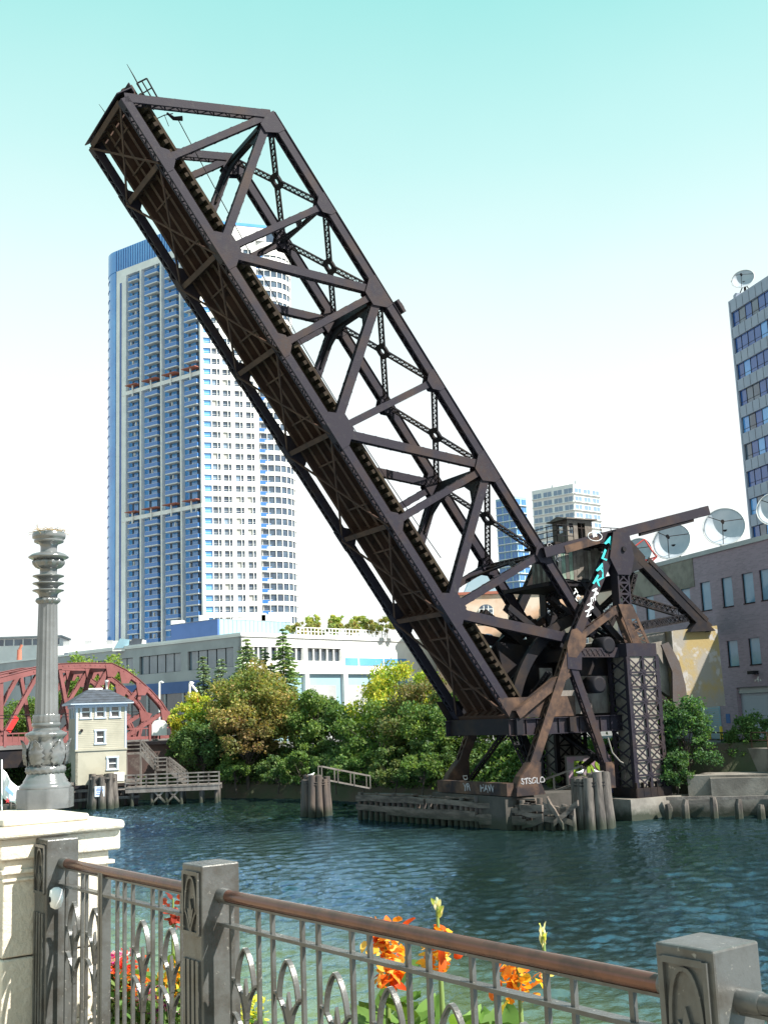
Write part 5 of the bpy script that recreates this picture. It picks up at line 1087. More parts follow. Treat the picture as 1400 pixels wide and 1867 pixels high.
# diagonals: top index px -> deck px
diag=[((-40,1258),(-75,1349)),((-40,1258),(5,1349)),((2,1241),(2,1349)),((70,1228),(2,1349)),((108,1216),(132,1349)),((198,1218),(118,1349)),((203,1216),(172,1349)),((258,1250),(172,1349)),((302,1296),(220,1349)),((302,1296),(290,1349)),((258,1250),(252,1276))]
for k in range(3):
    mb=MB(); P=[rp_(x,y,k) for x,y in topc]
    for side in (-.22,.22): mb.strip([p+rt_*side for p in P],rt_,.05,.55)
    mb.strip([p+V(0,0,.27) for p in P],rt_,.62,.05)
    mb.strip([p-V(0,0,.27) for p in P],rt_,.55,.05); mb.build('curved_top_chord',M['red'],rb)
    mb=MB()
    for a_,b_ in zip(P[3:-1],P[4:]):
        n=max(2,int((b_-a_).length/.55))
        for i in range(n): mb.frame(a_.lerp(b_,(i+.5)/n)-rt_*.26,ra_*.05,rt_*.02,V(0,0,.05))
    mb.build('rivet_row',M['red'],rb)
    mb=MB(); mb.strip([rp_(x,y,k) for x,y in lowc],rt_,.5,.6); mb.build('bottom_chord',M['red'],rb)
    for i,(a_,b_) in enumerate(diag):
        mb=MB(); p0,p1=rp_(*a_,k),rp_(*b_,k)
        for s_ in (-.17,.17): mb.beam(p0+rt_*s_,p1+rt_*s_,.05,.36,side=rt_)
        d=(p1-p0).normalized(); q=d.cross(rt_); L=(p1-p0).length; n=max(2,int(L/.5))
        for j in range(n): mb.beam(p0+d*(j*L/n)+rt_*(.17 if j%2 else -.17)-q*.15,p0+d*((j+1)*L/n)+rt_*(-.17 if j%2 else .17)-q*.2,.08,.02,side=d.cross(q))
        mb.build('diagonal',M['red'],rb)
    for (x,y) in ((258,1252),(302,1298),(203,1218),(228,1230)):
        mb=MB(); c=rp_(x,y,k)-rt_*.3; mb.prism([c+ra_*.8+V(0,0,.35),c-ra_*.8+V(0,0,-.1),c-ra_*.3+V(0,0,-.9),c+ra_*.55+V(0,0,-.9)],rt_*.04); mb.build('gusset_plate',M['red'],rb)
mb=MB(); p0,p1=rp_(40,1278,0),rp_(22,1320,0)
mb.beam(rp_(30,1307)-rt_*.22,rp_(14,1334)-rt_*.22,.02,.5,side=rt_); mb.build('fresh_paint_patch',M['redbright'],rb)
mb=MB(); mb.beam(rp_(252,1316,1)-rt_*.22,rp_(238,1332,1)-rt_*.22,.02,.5,side=rt_); mb.build('fresh_paint_patch',M['redbright'],rb)
# cross beams over the roadway
for (x,y) in ((55,1228),(108,1217),(203,1218)):
    mb=MB(); mb.beam(rp_(x,y,0),rp_(x,y,2),.4,.5,side=ra_); mb.build('overhead_strut',M['red'],rb)
# deck, girder, parapet
mb=MB(); q=[E0+ra_*s_+rt_*o_ for s_,o_ in ((-14,-2.4),(60,-2.4),(60,12),(-14,12))]; zd=rp_(160,1349).z
mb.prism([V(p.x,p.y,zd-.55) for p in q],(0,0,.35)); mb.build('road_deck',M['asphalt'],rb)
mb=MB(); q0,q1=E0+ra_*7-rt_*2.0,E0+ra_*60-rt_*2.0
mb.beam(V(q0.x,q0.y,zd-1.35),V(q1.x,q1.y,zd-1.35),.5,1.7,side=rt_); mb.build('deck_girder',M['steel_dark'],rb)
mb=MB(); q0,q1=E0+ra_*7+rt_*10,E0+ra_*60+rt_*10; mb.beam(V(q0.x,q0.y,zd-1.35),V(q1.x,q1.y,zd-1.35),.5,1.7,side=rt_); mb.build('deck_girder',M['steel_dark'],rb)
for i in range(52):
    a_=E0+ra_*(-1+i*.6)-rt_*2.3; mb=MB(); mb.beam(V(a_.x,a_.y,zd-.2),V(a_.x,a_.y,zd+.9),.05,.05,side=rt_); mb.build('baluster',M['red'],rb)
for h_,t_ in ((.9,.12),(-.02,.3)):
    a_,b_=E0+ra_*(-1.5)-rt_*2.3,E0+ra_*45-rt_*2.3; mb=MB(); mb.beam(V(a_.x,a_.y,zd+h_),V(b_.x,b_.y,zd+h_),.1,t_,side=rt_); mb.build('parapet_rail',M['red'],rb)
for i in range(8):
    a_=E0+ra_*(i*5.2)-rt_*2.3; mb=MB(); mb.beam(V(a_.x,a_.y,zd-.3),V(a_.x,a_.y,zd+1.15),.25,.25,side=rt_); mb.build('parapet_post',M['red'],rb)
for h_ in (2.3,2.6):
    mb=MB(); a_=E0+ra_*6-rt_*1.5;b_=E0+ra_*50-rt_*1.5; mb.tube([V(a_.x,a_.y,zd+h_),V(b_.x,b_.y,zd+h_)],.035,5); mb.build('cable',M['steel_dark'],rb)
# abutment
ab=thing('bridge_abutment','dark red brick abutment below the right end of the red road bridge','wall',tuple(at(330,1440,115)))
M['redbrick']=mat('dark_red_brick',(.11,.06,.05),.9,0,(.075,.05,.045),.5,.4,.6,.3,6,coord='World',col3=(.18,.15,.13),scale3=.5,lo3=.6,hi3=.72)
a_,b_=at(200,1460,113.5),at(420,1460,114.5); mb=MB(); mb.prism([V(a_.x,113.5,-1),V(b_.x,114.5,-1),V(b_.x+2,124,-1),V(a_.x-2,124,-1)],(0,0,zd+.35)); mb.build('wall_body',M['redbrick'],ab)
mb=MB(); mb.prism([V(a_.x-.2,113.2,zd-.66),V(b_.x+.2,114.2,zd-.66),V(b_.x+2,124,zd-.66),V(a_.x-2,124,zd-.66)],(0,0,.3)); mb.build('coping',M['steel_dark'],ab)
# white tank-like lamp globe & crossing furniture
o=thing('traffic_sign','bright white round topped panel standing at the end of the red bridge','sign',tuple(at(291,1345,117))); c=at(291,1327,117); mb=MB()
mb.prism([c+V(x,0,z) for x,z in ((-.75,-.75),(.75,-.75),(.75,.35),(.5,.7),(.0,.82),(-.5,.7),(-.75,.35))],(0,.1,0)); mb.build('panel',M['white'],o)
mb=MB(); mb.tube([V(c.x,117.15,zd-.2),c+V(0,.15,-.3)],.07,6); mb.build('post',M['steel_dark'],o)
for lab,px,py0,py1,Yp,red_ in (('tall white pole topped by a small lamp right of the red arch',291,1244,1345,125,0),('red and white banded crossing mast left of the conifers',346,1245,1345,119,1)):
    b0,b1=at(px,py1,Yp+6),at(px,py0,Yp+6); o=thing('pole',lab,'pole',tuple(b0)); n=6
    for i in range(n):
        mb=MB(); mb.tube([b0.lerp(b1,i/n),b0.lerp(b1,(i+1)/n)],.11,7); mb.build('pole_section',M['redpipe'] if red_ and i in (1,2) else M['white'],o)
    mb=MB(); mb.tube([b1,b1+V(.25,0,.1),b1+V(.4,0,-.1)],[.06,.06,.14],6); mb.build('lamp_head',M['white'],o)
    if red_:
        mb=MB(); mb.tube([b1-V(0,0,.6),b1+V(.9,0,-4)],.04,5); mb.build('stay',M['white'],o)
b0=at(368,1345,119); o=thing('signal_mast','red signal mast with a bent white head near the conifers','signal',tuple(b0)); b1=at(360,1262,119); b2=at(352,1252,119)
mb=MB(); mb.tube([b0,at(361,1290,119),b1],.09,7); mb.build('mast',M['redpipe'],o)
mb=MB(); mb.tube([b1,b2,b2+V(-.3,0,.5)],[.12,.14,.1],7); mb.build('head',M['white'],o)
o=thing('equipment_cabinet','yellow construction machine box at the end of the red bridge','equipment',tuple(at(347,1348,116))); c=at(347,1336,116); mb=MB(); mb.box(c.x-.45,c.x+.45,115.6,116.4,zd-.2,c.z+.6); mb.build('casing',M['yellow'],o)
mb=MB(); mb.box(c.x-.3,c.x+.3,115.55,115.6,c.z-.2,c.z+.3); mb.build('panel',M['steel_dark'],o)

# ---------------------------------------------------------------- yellow bridge tender house
M['sidingY']=mat('cream_yellow_clapboard',(.36,.335,.265),.75,0,(.30,.28,.22),.6,.4,.62,.1,12,coord='World'); M['trimB']=mat('pale_blue_grey_trim',(.42,.47,.54),.7); M['slate']=mat('dark_slate_roof',(.055,.065,.085),.7,0,(.035,.04,.05),1.5,.4,.6,.4,10,coord='World'); M['winroom']=glassmat('house_window_glass',(.03,.032,.035),.1,.9,(.10,.095,.085),1.2)
hb=at(178,1430,105.5); hz0=at(178,1428,105.5).z
ho=thing('bridge_tender_house','pale yellow clapboard bridge house with hipped slate roof and blue grey trim','house',(hb.x,hb.y,hz0))
hf=azv(66); HFc=Facade(at(138,1430,104.0),hf,azv(156)); Wf=HFc.from_px(231,1400)[0]; D=4.2
zA=lambda y:HFc.from_px(180,y)[1]
zTopH=zA(1284); zMid=zA(1366); zBot=zA(1430)
# openings: front upper three windows, middle one, lower one
def fx(px): return HFc.from_px(px,1340)[0]
wins=[(fx(156.5),fx(149),fx(165),zA(1307),zA(1288)),]
W3=[(149,165,1308,1287),(176,191,1308,1287),(203,218,1308,1287),(176,191,1355,1333),(198,214,1403,1383)]
W3=[(fx(a),fx(b),zA(c),zA(d)) for a,b,c,d in W3]
ul=sorted(set([0,Wf]+[w[0] for w in W3]+[w[1] for w in W3])); zl2=sorted(set([zBot,zTopH]+[w[2] for w in W3]+[w[3] for w in W3]))
def isw(i,j): 
    a=(ul[i]+ul[i+1])/2; z=(zl2[j]+zl2[j+1])/2
    return any(w[0]<a<w[1] and w[2]<z<w[3] for w in W3)
mb=MB(); HFc.grid(mb,ul,zl2,isw,-.2,0); mb.build('front_wall',M['sidingY'],ho)
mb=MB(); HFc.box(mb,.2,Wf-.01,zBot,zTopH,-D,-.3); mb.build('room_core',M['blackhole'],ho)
# left, right walls
LW=Facade(HFc.p(0,0,0),-HFc.n,-HFc.u); 
mb=MB(); LW.box(mb,0,D,zBot,zTopH,-.2,.0); mb.build('side_wall',M['sidingY'],ho)
mb=MB(); HFc.box(mb,Wf-.2,Wf,zBot,zTopH,-D,-.2); mb.build('side_wall',M['sidingY'],ho)
# clapboards on the upper storeys as real laps
nlap=24
for i in range(nlap):
    z=zMid+.05+(zTopH-zMid-.1)*i/nlap; zz_=z+(zTopH-zMid-.1)/nlap
    segs=[(0,Wf)]
    for w in W3:
        if w[2]-.12<(z+zz_)/2<w[3]+.12: segs=[s2 for (a,b) in segs for s2 in (((a,min(b,w[0]-.1)),(max(a,w[1]+.1),b)) if (w[0]<b and w[1]>a) else ((a,b),)) if s2[1]-s2[0]>.02]
    for a,b in segs:
        mb=MB(); P=[HFc.p(a,z,.03),HFc.p(a,z,.002),HFc.p(a,zz_,.002),HFc.p(a,zz_,.008)]; mb.prism(P,HFc.u*(b-a)); mb.build('clapboard',M['sidingY'],ho)
for w in W3:
    mb=MB(); HFc.box(mb,w[0],w[1],w[2],w[3],-.16,-.12); o=mb.build('window',M['winroom'],ho)
    mb=MB(); a,b,c,d=w; HFc.box(mb,a-.14,a,c-.1,d+.14,.0,.07); HFc.box(mb,b,b+.14,c-.1,d+.14,.0,.07); HFc.box(mb,a-.18,b+.18,d,d+.16,.005,.09); HFc.box(mb,a-.18,b+.18,c-.12,c,.005,.10); mb.build('frame',M['trimB'],o)
    mb=MB(); HFc.box(mb,a,b,(c+d)/2-.04,(c+d)/2+.04,-.12,-.05); HFc.box(mb,a,a+.06,c,d,-.12,-.06); HFc.box(mb,b-.06,b,c,d,-.12,-.06); HFc.box(mb,a+.06,b-.06,c,c+.06,-.12,-.06); mb.build('sash',M['white'],o)
for a in (0.0,Wf-.16): mb=MB(); HFc.box(mb,a,a+.16,zMid,zTopH-.3,.005,.06); mb.build('corner_board',M['trimB'],ho)
mb=MB(); LW.box(mb,.0,.16,zMid,zTopH-.3,.005,.05); mb.build('corner_board',M['trimB'],ho)
for i in (.7,2.2):
    mb=MB(); LW.box(mb,i,i+.8,zA(1308),zA(1287),.0,.03); o=mb.build('window',M['winroom'],ho); mb=MB(); LW.box(mb,i-.12,i,zA(1309),zA(1285),.0,.07); LW.box(mb,i+.8,i+.92,zA(1309),zA(1285),.0,.07); mb.build('frame',M['trimB'],o)
mb=MB(); HFc.box(mb,-.06,Wf+.05,zMid-.12,zMid+.04,-.1,.09); mb.build('belt_board',M['sidingY'],ho)
mb=MB(); HFc.box(mb,-.1,Wf+.1,zTopH-.28,zTopH,-D-.1,.1); mb.build('frieze',M['trimB'],ho)
ov=.55; ez=zTopH; E4=[HFc.p(-ov,ez,ov),HFc.p(Wf+ov,ez,ov),HFc.p(Wf+ov,ez,-D-ov),HFc.p(-ov,ez,-D-ov)]
mb=MB(); mb.prism(E4,(0,0,.16)); mb.build('eaves',M['trimB'],ho)
rz=zA(1256); T4=[HFc.p(1.35,rz,-1.4),HFc.p(Wf-1.35,rz,-1.4),HFc.p(Wf-1.35,rz,-D+1.4),HFc.p(1.35,rz,-D+1.4)]
mb=MB(); E5=[p+V(0,0,.16) for p in E4]; mb.add(E5+T4,[(0,1,5,4),(1,2,6,5),(2,3,7,6),(3,0,4,7),(4,5,6,7)]); ro=mb.build('hipped_roof',M['slate'],ho)
for j in range(5):   # slate courses on the visible slope
    f0=(j+.02)/5; mb=MB(); a_,b_=E5[0].lerp(T4[0],f0),E5[1].lerp(T4[1],f0); mb.beam(a_+HFc.n*.02,b_+HFc.n*.02,.05,.03); mb.build('slate_course',M['slate'],ro)
mb=MB(); p=HFc.p(Wf*.68,rz-.1,-2); mb.tube([p,p+V(0,0,.75),p+V(0,0,.75),p+V(0,0,.95)],[.1,.1,.17,.17],8); mb.build('vent_pipe',M['white'],ho)
mb=MB(); p=HFc.p(Wf*.42,rz-.05,-1.6); mb.box(p.x-.5,p.x+.7,p.y-.2,p.y+.2,p.z,p.z+.18); mb.build('ridge_cap',M['white'],ho)
mb=MB(); q0=HFc.from_px(208,1424);q1=HFc.from_px(227,1408); HFc.box(mb,q0[0],q1[0],q0[1],q1[1],.0,.06); mb.build('white_panel',M['white'],ho)
mb=MB(); c=HFc.p(fx(149),zA(1331),.1); mb.tube([c,c+HFc.n*.08],.13,10); mb.build('wall_vent',M['steel_dark'],ho)
# crib below the house
cbx=thing('timber_crib','dark timber cribwork holding up the yellow bridge house above the water','crib',tuple(HFc.p(Wf/2,0,-1)))
mb=MB(); HFc.box(mb,-.3,Wf+1.2,-1,zBot-.25,-D,-.6); mb.build('crib_core',M['rustpipe'],cbx)
for i in range(9): mb=MB(); HFc.box(mb,-.3+i*.62,-.3+i*.62+.3,-1,zBot-.3,-.6,-.35); mb.build('crib_pile',M['darkpile'],cbx)
for z in (.55,1.35,2.0): mb=MB(); HFc.box(mb,-.4,Wf+1.2,z,z+.25,-.35,-.12); mb.build('waling',M['oldwood'],cbx)
mb=MB(); HFc.box(mb,-.3,Wf+.2,zBot-.26,zBot,-D,.05); mb.build('sill_beam',M['steel_dark'],cbx)

# ---------------------------------------------------------------- timber dock with stair
dk=thing('timber_dock','grey timber dock on piles with post and rail fence right of the yellow house','dock',tuple(at(300,1440,105.5)))
FD=Facade(at(229,1440,105.0),azv(88),azv(178)); zD2=FD.from_px(300,1433)[1]; Ld=FD.from_px(400,1440)[0]
n=int(Ld/.32)
for i in range(n): mb=MB(); FD.box(mb,i*Ld/n+.01,(i+1)*Ld/n-.01,zD2-.12,zD2+rnd.uniform(-.01,.01),-2.4,.08); mb.build('deck_plank',M['oldwood'],dk)
for o_ in (-2.3,-.08): mb=MB(); FD.box(mb,0,Ld,zD2-.5,zD2-.13,o_-.12,o_+.12); mb.build('deck_beam',M['oldwood'],dk)
pl=[.5,2.3,3.6,4.9,6.6,8.0,9.4,10.8]
for a in pl:
    if a>Ld: continue
    for o_ in (-.35,-2.0): mb=MB(); mb.tube([FD.p(a,-1.2,o_),FD.p(a+rnd.uniform(-.06,.06),zD2-.5,o_)],[.19,.16],8); mb.build('pile',M['pilewood'],dk)
for a,b in ((2.4,3.5),(3.7,4.8)):
    for z0_,z1_ in ((.15,1.3),(1.3,.15)): mb=MB(); mb.beam(FD.p(a,z0_,-.1),FD.p(b,z1_,-.1),.1,.16,side=FD.n); mb.build('cross_brace',M['oldwood'],dk)
for i in range(10):
    a=i*Ld/9; mb=MB(); FD.box(mb,a-.06,a+.06,zD2,zD2+1.1,-.1,.02); mb.build('fence_post',M['oldwood'],dk)
for h_ in (.35,.7,1.05): mb=MB(); FD.box(mb,0,Ld,zD2+h_-.06,zD2+h_+.06,.02,.06); mb.build('fence_rail',M['oldwood'],dk)
stt=thing('timber_stair','zigzag grey timber stair climbing from the dock to the red bridge','stairs',tuple(FD.p(4,zD2,-2)))
S0=at(338,1428,107.2); S1=at(305,1402,107.2); S2=at(284,1402,107.2); S3=at(257,1372,107.2); S4=at(231,1372,107.2)
def flight(a,b):
    n=max(4,int(abs(a.z-b.z)/.19))
    for off in (0,1.1):
        mb=MB(); mb.beam(a+V(0,off,0),b+V(0,off,0),.07,.3,side=V(0,1,0)); mb.build('stringer',M['oldwood'],stt)
        for h_ in (.55,1.0): mb=MB(); mb.beam(a+V(0,off,h_),b+V(0,off,h_),.07,.12,side=V(0,1,0)); mb.build('handrail',M['oldwood'],stt)
        for i in range(4): q=a.lerp(b,i/3)+V(0,off,0); mb=MB(); mb.beam(q,q+V(0,0,1.05),.09,.09,side=V(0,1,0)); mb.build('rail_post',M['oldwood'],stt)
    for i in range(n): q=a.lerp(b,(i+.5)/n); mb=MB(); mb.box(q.x-.14,q.x+.14,q.y,q.y+1.1,q.z+.02,q.z+.07); mb.build('tread',M['oldwood'],stt)
flight(S0,S1); flight(S2,S3)
for a,b in ((S1,S2),(S3,S4)):
    mb=MB(); mb.box(b.x,a.x,a.y-.05,a.y+1.2,a.z-.15,a.z); mb.build('landing',M['oldwood'],stt)
    for q in (a,b):
        mb=MB(); mb.box(q.x-.08,q.x+.08,a.y-.05,a.y+.1,zD2,q.z-.15); mb.build('landing_post',M['oldwood'],stt)
        mb=MB(); mb.box(q.x-.06,q.x+.06,a.y-.06,a.y+.05,q.z,q.z+1.05); mb.build('rail_post',M['oldwood'],stt)
    for h_ in (.35,.7,1.02): mb=MB(); mb.box(b.x,a.x,a.y-.1,a.y-.06,a.z+h_-.05,a.z+h_+.05); mb.build('handrail',M['oldwood'],stt)
# flag and planter at far left
fl_=thing('flag','white flag with pale blue stripes and red stars drooping on a pole at left edge','flag',tuple(at(4,1480,40)))
fb,ft=at(4,1500,40),at(4,1385,40); mb=MB(); mb.tube([fb,ft],.03,6); mb.build('flagpole',M['white'],fl_)
mb=MB(); f=[]; nx,nz=10,8; ftop=at(5,1402,40); 
for j in range(nz+1):
    for i in range(nx+1):
        u,v=i/nx,j/nz; f.append(ftop+V(u*.62,.10*math.sin(u*9+v*2),-u*(.75)-v*(.95-.45*u)))
mb.add(f,[(j*(nx+1)+i,j*(nx+1)+i+1,(j+1)*(nx+1)+i+1,(j+1)*(nx+1)+i) for j in range(nz) for i in range(nx)],True); 
M['flagm']=mat('flag_cloth',(.72,.72,.74),.8); o=mb.build('cloth',M['flagm'],fl_); so_=o.modifiers.new('t','SOLIDIFY'); so_.thickness=.006
M['fblue']=mat('flag_blue',(.25,.40,.65),.8); M['fred']=mat('flag_red',(.55,.05,.06),.8)
mb=MB(); c=ftop+V(.30,-.12,-.75); mb.frame(c,V(.13,0,-.12),V(0,.01,0),V(.02,0,.06)); mb.build('blue_stripe',M['fblue'],fl_)
c=ftop+V(.25,-.14,-1.05); mb=MB(); mb.prism([c+V(math.sin(R(36*i))*(.10 if i%2==0 else .04),0,math.cos(R(36*i))*(.10 if i%2==0 else .04)) for i in range(10)],(0,-.01,0)); mb.build('red_star',M['fred'],fl_)
bo=at(30,1445,60); o=thing('floating_dock','low floating dock with a white planter box under the red bridge','dock',(bo.x,bo.y,0))
mb=MB(); q=atz(30,1480,0); 
mb.box(q.x-6,q.x+2.2,q.y,q.y+3,-.2,.5); mb.build('pontoon',M['oldwood'],o)
for i in range(4): mb=MB(); mb.tube([V(q.x+1.9-i*1.2,q.y,-1),V(q.x+1.9-i*1.2,q.y,1.8)],.12,7); mb.build('pile',M['pilewood'],o)
mb=MB(); mb.box(q.x-.2,q.x+1.4,q.y+.5,q.y+1.3,.5,2.1); mb.build('planter_box',M['white'],o)
# ---------------------------------------------------------------- vegetation
import numpy as np
M['leaf']=leafmat('leaf',.48); M['needle']=leafmat('needle',.35)
M['bark']=mat('bark',(.075,.058,.045),.9,0,(.045,.036,.03),3,.4,.6,.6,20,coord='World')
def leaf_obj(name,pts,size,cols,matl,parent,rs,aspect=.55,up=.3,kind=None,dirs=None):
    n=len(pts); pts=np.asarray(pts); 
    d=rs.normal(size=(n,3)); d/=np.linalg.norm(d,axis=1)[:,None]
    if dirs is not None: d=dirs+.45*d; d/=np.linalg.norm(d,axis=1)[:,None]
    e=rs.normal(size=(n,3)); e[:,2]+=up*0; e-=d*(e*d).sum(1)[:,None]; e/=np.linalg.norm(e,axis=1)[:,None]
    sz=size*rs.uniform(.65,1.35,size=(n,1)); c=np.cross(d,e)
    v=np.stack([pts-d*sz*.5,pts+e*sz*aspect*.5+c*sz*.06,pts+d*sz*.5,pts-e*sz*aspect*.5+c*sz*.06],1).reshape(-1,3)
    L=np.array(base_of(parent)) if parent is not None else 0
    v=v-L
    me=bpy.data.meshes.new(name); me.vertices.add(4*n); me.vertices.foreach_set('co',v.ravel())
    me.loops.add(4*n); me.loops.foreach_set('vertex_index',np.arange(4*n)); me.polygons.add(n); me.polygons.foreach_set('loop_start',np.arange(0,4*n,4)); me.polygons.foreach_set('loop_total',np.full(n,4))
    me.materials.append(matl); at_=me.color_attributes.new('tone','FLOAT_COLOR','CORNER')
    cc=np.concatenate([cols,np.ones((n,1))],1); at_.data.foreach_set('color',np.repeat(cc,4,axis=0).ravel()); me.update(); me.validate()
    o=bpy.data.objects.new(name,me); COL.objects.link(o)
    if parent is not None: o.parent=parent
    if kind: o['kind']=kind
    return o
def tones(pal,n,rs,jit=.18,idx=None):
    pal=np.array(pal)*2.0; idx=rs.integers(0,len(pal),n) if idx is None else idx
    return np.clip(pal[idx]*(1+jit*rs.normal(size=(n,1)))*(1+.06*rs.normal(size=(n,3))),.004,.6)
PG=[(.06,.10,.026),(.085,.125,.034),(.045,.085,.024)]
PD=[(.036,.068,.024),(.05,.085,.03),(.062,.10,.03)]
PGOLD=[(.15,.132,.042),(.12,.125,.036),(.09,.112,.032),(.16,.125,.042),(.08,.107,.03)]
PY=[(.22,.24,.03),(.15,.20,.03),(.09,.15,.026),(.26,.24,.035)]
PB=[(.10,.085,.03),(.08,.085,.03),(.12,.085,.04)]
def tree(name,label,base,h,rx,rz,pal,nl,seed,leaf=.3,trunk=.22,cz=None,clumps=46,grp='trees and shrubs on the far bank',lean=0,cat='tree',ry=None,hollow=.35):
    rs=np.random.default_rng(seed); base=Vector(base); o=thing(name,label,cat,tuple(base),grp); ry=ry or rx
    cz=h-rz if cz is None else cz; C0=np.array([base.x+lean,base.y,base.z+cz])
    # clump centres through the crown volume, denser to the outside
    cs=[];
    while len(cs)<clumps:
        p=rs.normal(size=3); p/=np.linalg.norm(p); r=rs.uniform(hollow,1)**.6
        if p[2]<-.75: continue
        q=p*r*(1+.22*math.sin(5*p[0]+seed)*math.cos(4*p[1]+2*p[2])); cs.append(C0+q*np.array([rx,ry,rz])*.86)
    nl=int(nl*.8); cs=np.array(cs); cr=rs.uniform(.10,.27,len(cs))*(rx+rz)/2
    mb=MB(); top=Vector(C0)+V(0,0,rz*.25); b0=base-V(0,0,.5)
    mb.tube([b0,base.lerp(top,.3)+V(rs.normal()*.15,0,0),base.lerp(top,.65)+V(rs.normal()*.25,0,0),top],[trunk,trunk*.8,trunk*.5,trunk*.15],8)
    for i in range(0,len(cs),2):
        e=Vector(cs[i]); f=min(.85,max(.22,(e.z-base.z)/h*.65)); s_=base.lerp(top,f); mid=s_.lerp(e,.5)+V(0,0,rz*.08)
        mb.tube([s_,mid,e],[trunk*.32,trunk*.18,trunk*.05],5,cap=False)
    mb.build('trunk',M['bark'],o)
    per=rs.multinomial(nl,(cr**2)/(cr**2).sum()); P=[];I=[]
    for c,r,k,ii in zip(cs,cr,per,rs.integers(0,len(pal),len(cs))):
        g=rs.normal(size=(k,3)); g/=np.linalg.norm(g,axis=1)[:,None]; g*=(rs.uniform(.2,1.15,size=(k,1))**.5)*r*np.where(rs.random((k,1))<.16,rs.uniform(1.1,1.75,(k,1)),1); g[:,2]*=.75
        P.append(c+g); I.append(np.where(rs.random(k)<.6,ii,rs.integers(0,len(pal),k)))
    P=np.concatenate(P); I=np.concatenate(I)
    leaf_obj('crown',P,leaf,tones(pal,len(P),rs,.2,I),M['leaf'],o,rs); return o
def conifer(label,base,h,r,nl,seed,pal):
    rs=np.random.default_rng(seed); base=Vector(base); o=thing('conifer_tree',label,'tree',tuple(base),'conifers in front of the office block')
    mb=MB(); mb.tube([base-V(0,0,.4),base+V(0,0,h)],[.2,.03],7)
    P=[];D=[]; tiers=int(h/.42)
    for i in range(tiers):
        f=(i+.5)/tiers; z=h*(.08+.92*f); rr=r*(1-f)**.85+.12; nb=max(5,int(9*(1-f)+5))
        for b in range(nb):
            th=rs.uniform(0,2*math.pi); L=rr*rs.uniform(.65,1.12); k=max(4,int(nl/(tiers*9)))
            d=np.array([math.cos(th),math.sin(th),0.]); t=rs.uniform(.12,1,size=(k,1))**.8
            q=np.array(base)+np.array([0,0,z])+d*t*L+np.array([0,0,1])*(.10*L-.35*L*t**2+.18*t**4*L); q=q+rs.normal(size=(k,3))*np.array([.10,.10,.05])*(.6+L*.4); P.append(q); D.append(np.repeat((d+np.array([0,0,-.15]))[None],k,0))
            if i%2==0 and b%2==0: mb.tube([base+V(0,0,z),base+V(d[0]*L*.5,d[1]*L*.5,z+.02*L),base+V(d[0]*L,d[1]*L,z-.12*L)],[.03,.02,.008],4,cap=False)
    mb.build('trunk',M['bark'],o); P=np.concatenate(P);D=np.concatenate(D)
    leaf_obj('crown',P,.42,tones(pal,len(P),rs,.22),M['needle'],o,rs,aspect=.32,dirs=D); return o
PC=[(.10,.14,.09),(.13,.17,.10),(.08,.12,.08)]
def gp(px,Y,z): p=at(px,1345,Y); return V(p.x,Y,z)
tree('deciduous_tree','large golden green tree on the bank in front of the office block',gp(474,113,2.2),10.4,5.7,4.7,PGOLD,24000,1,.32,.3,clumps=90)
tree('deciduous_tree','brownish low tree leaning over the water below the large golden tree',gp(452,110.5,1.2),8.0,4.0,3.4,PB,12000,2,.30,.2,clumps=46)
tree('deciduous_tree','small bright yellow green tree beside the red bridge end',gp(352,117,3.5),6.6,2.7,2.7,PY,8000,3,.28,.16)
tree('deciduous_tree','dark green drooping bush just right of the timber dock',gp(372,112,1.5),6.4,3.4,3.0,PD,9000,4,.28,.16)
conifer('short blue green conifer leftmost of the row',gp(372,128,4.3),10.0,2.6,9000,11,PC); conifer('small conifer second from the left in the row',gp(406,127,4.3),9.6,2.4,9000,12,PC)
conifer('broad pale conifer in the middle of the row',gp(452,129,4.3),11.8,4.0,14000,13,[(.15,.19,.09),(.11,.16,.08)]); conifer('tallest thin conifer at the right end of the row',gp(520,130,4.3),12.9,3.2,14000,14,[(.12,.17,.07),(.09,.14,.06)])
conifer('stubby conifer tucked behind the large golden tree',gp(485,131,4.3),10.8,3.4,12000,15,PC)
tree('deciduous_tree','dark green rounded tree right of the large golden tree',gp(580,110,2.2),7.9,3.7,3.5,PG,14000,5,.30,.2,clumps=54)
tree('deciduous_tree','pale green feathery tree between the golden tree and the bridge leaf',gp(625,109,2.0),6.4,3.3,3.4,[(.06,.10,.035),(.05,.085,.035)],10000,6,.28,.16)
tree('deciduous_tree','bright yellow green tree glowing behind the foot of the bridge leaf',gp(738,106,2.6),9.7,4.9,4.4,PY,20000,7,.30,.26,clumps=80)
tree('deciduous_tree','olive brown tree under the foot of the bridge leaf',gp(770,100,2.2),8.4,3.9,3.8,[(.085,.085,.03),(.06,.08,.028),(.10,.085,.035)],13000,8,.28,.2)
tree('deciduous_tree','mid green tree low on the bank left of the bridge leaf foot',gp(690,101,1.5),7.2,3.8,3.3,PG,12000,9,.28,.18)
tree('deciduous_tree','dark tree filling the gap behind the far tower leg',gp(905,98,2.5),9.6,5.0,4.6,PD,16000,10,.28,.22,clumps=60)
tree('deciduous_tree','dark shaded tree directly behind the near splayed tower leg',gp(985,100,2.5),8.8,4.4,4.2,PD,12000,16,.28,.2)
tree('deciduous_tree','dark shaded tree beyond the graffiti wall under the bridge',gp(1078,100,3.0),7.6,4.4,3.4,PD,12000,17,.28,.2)
tree('deciduous_tree','dark green tree low behind the left end of the timber fender',gp(820,97,1.8),7.4,4.2,3.5,PG,13000,18,.28,.18)
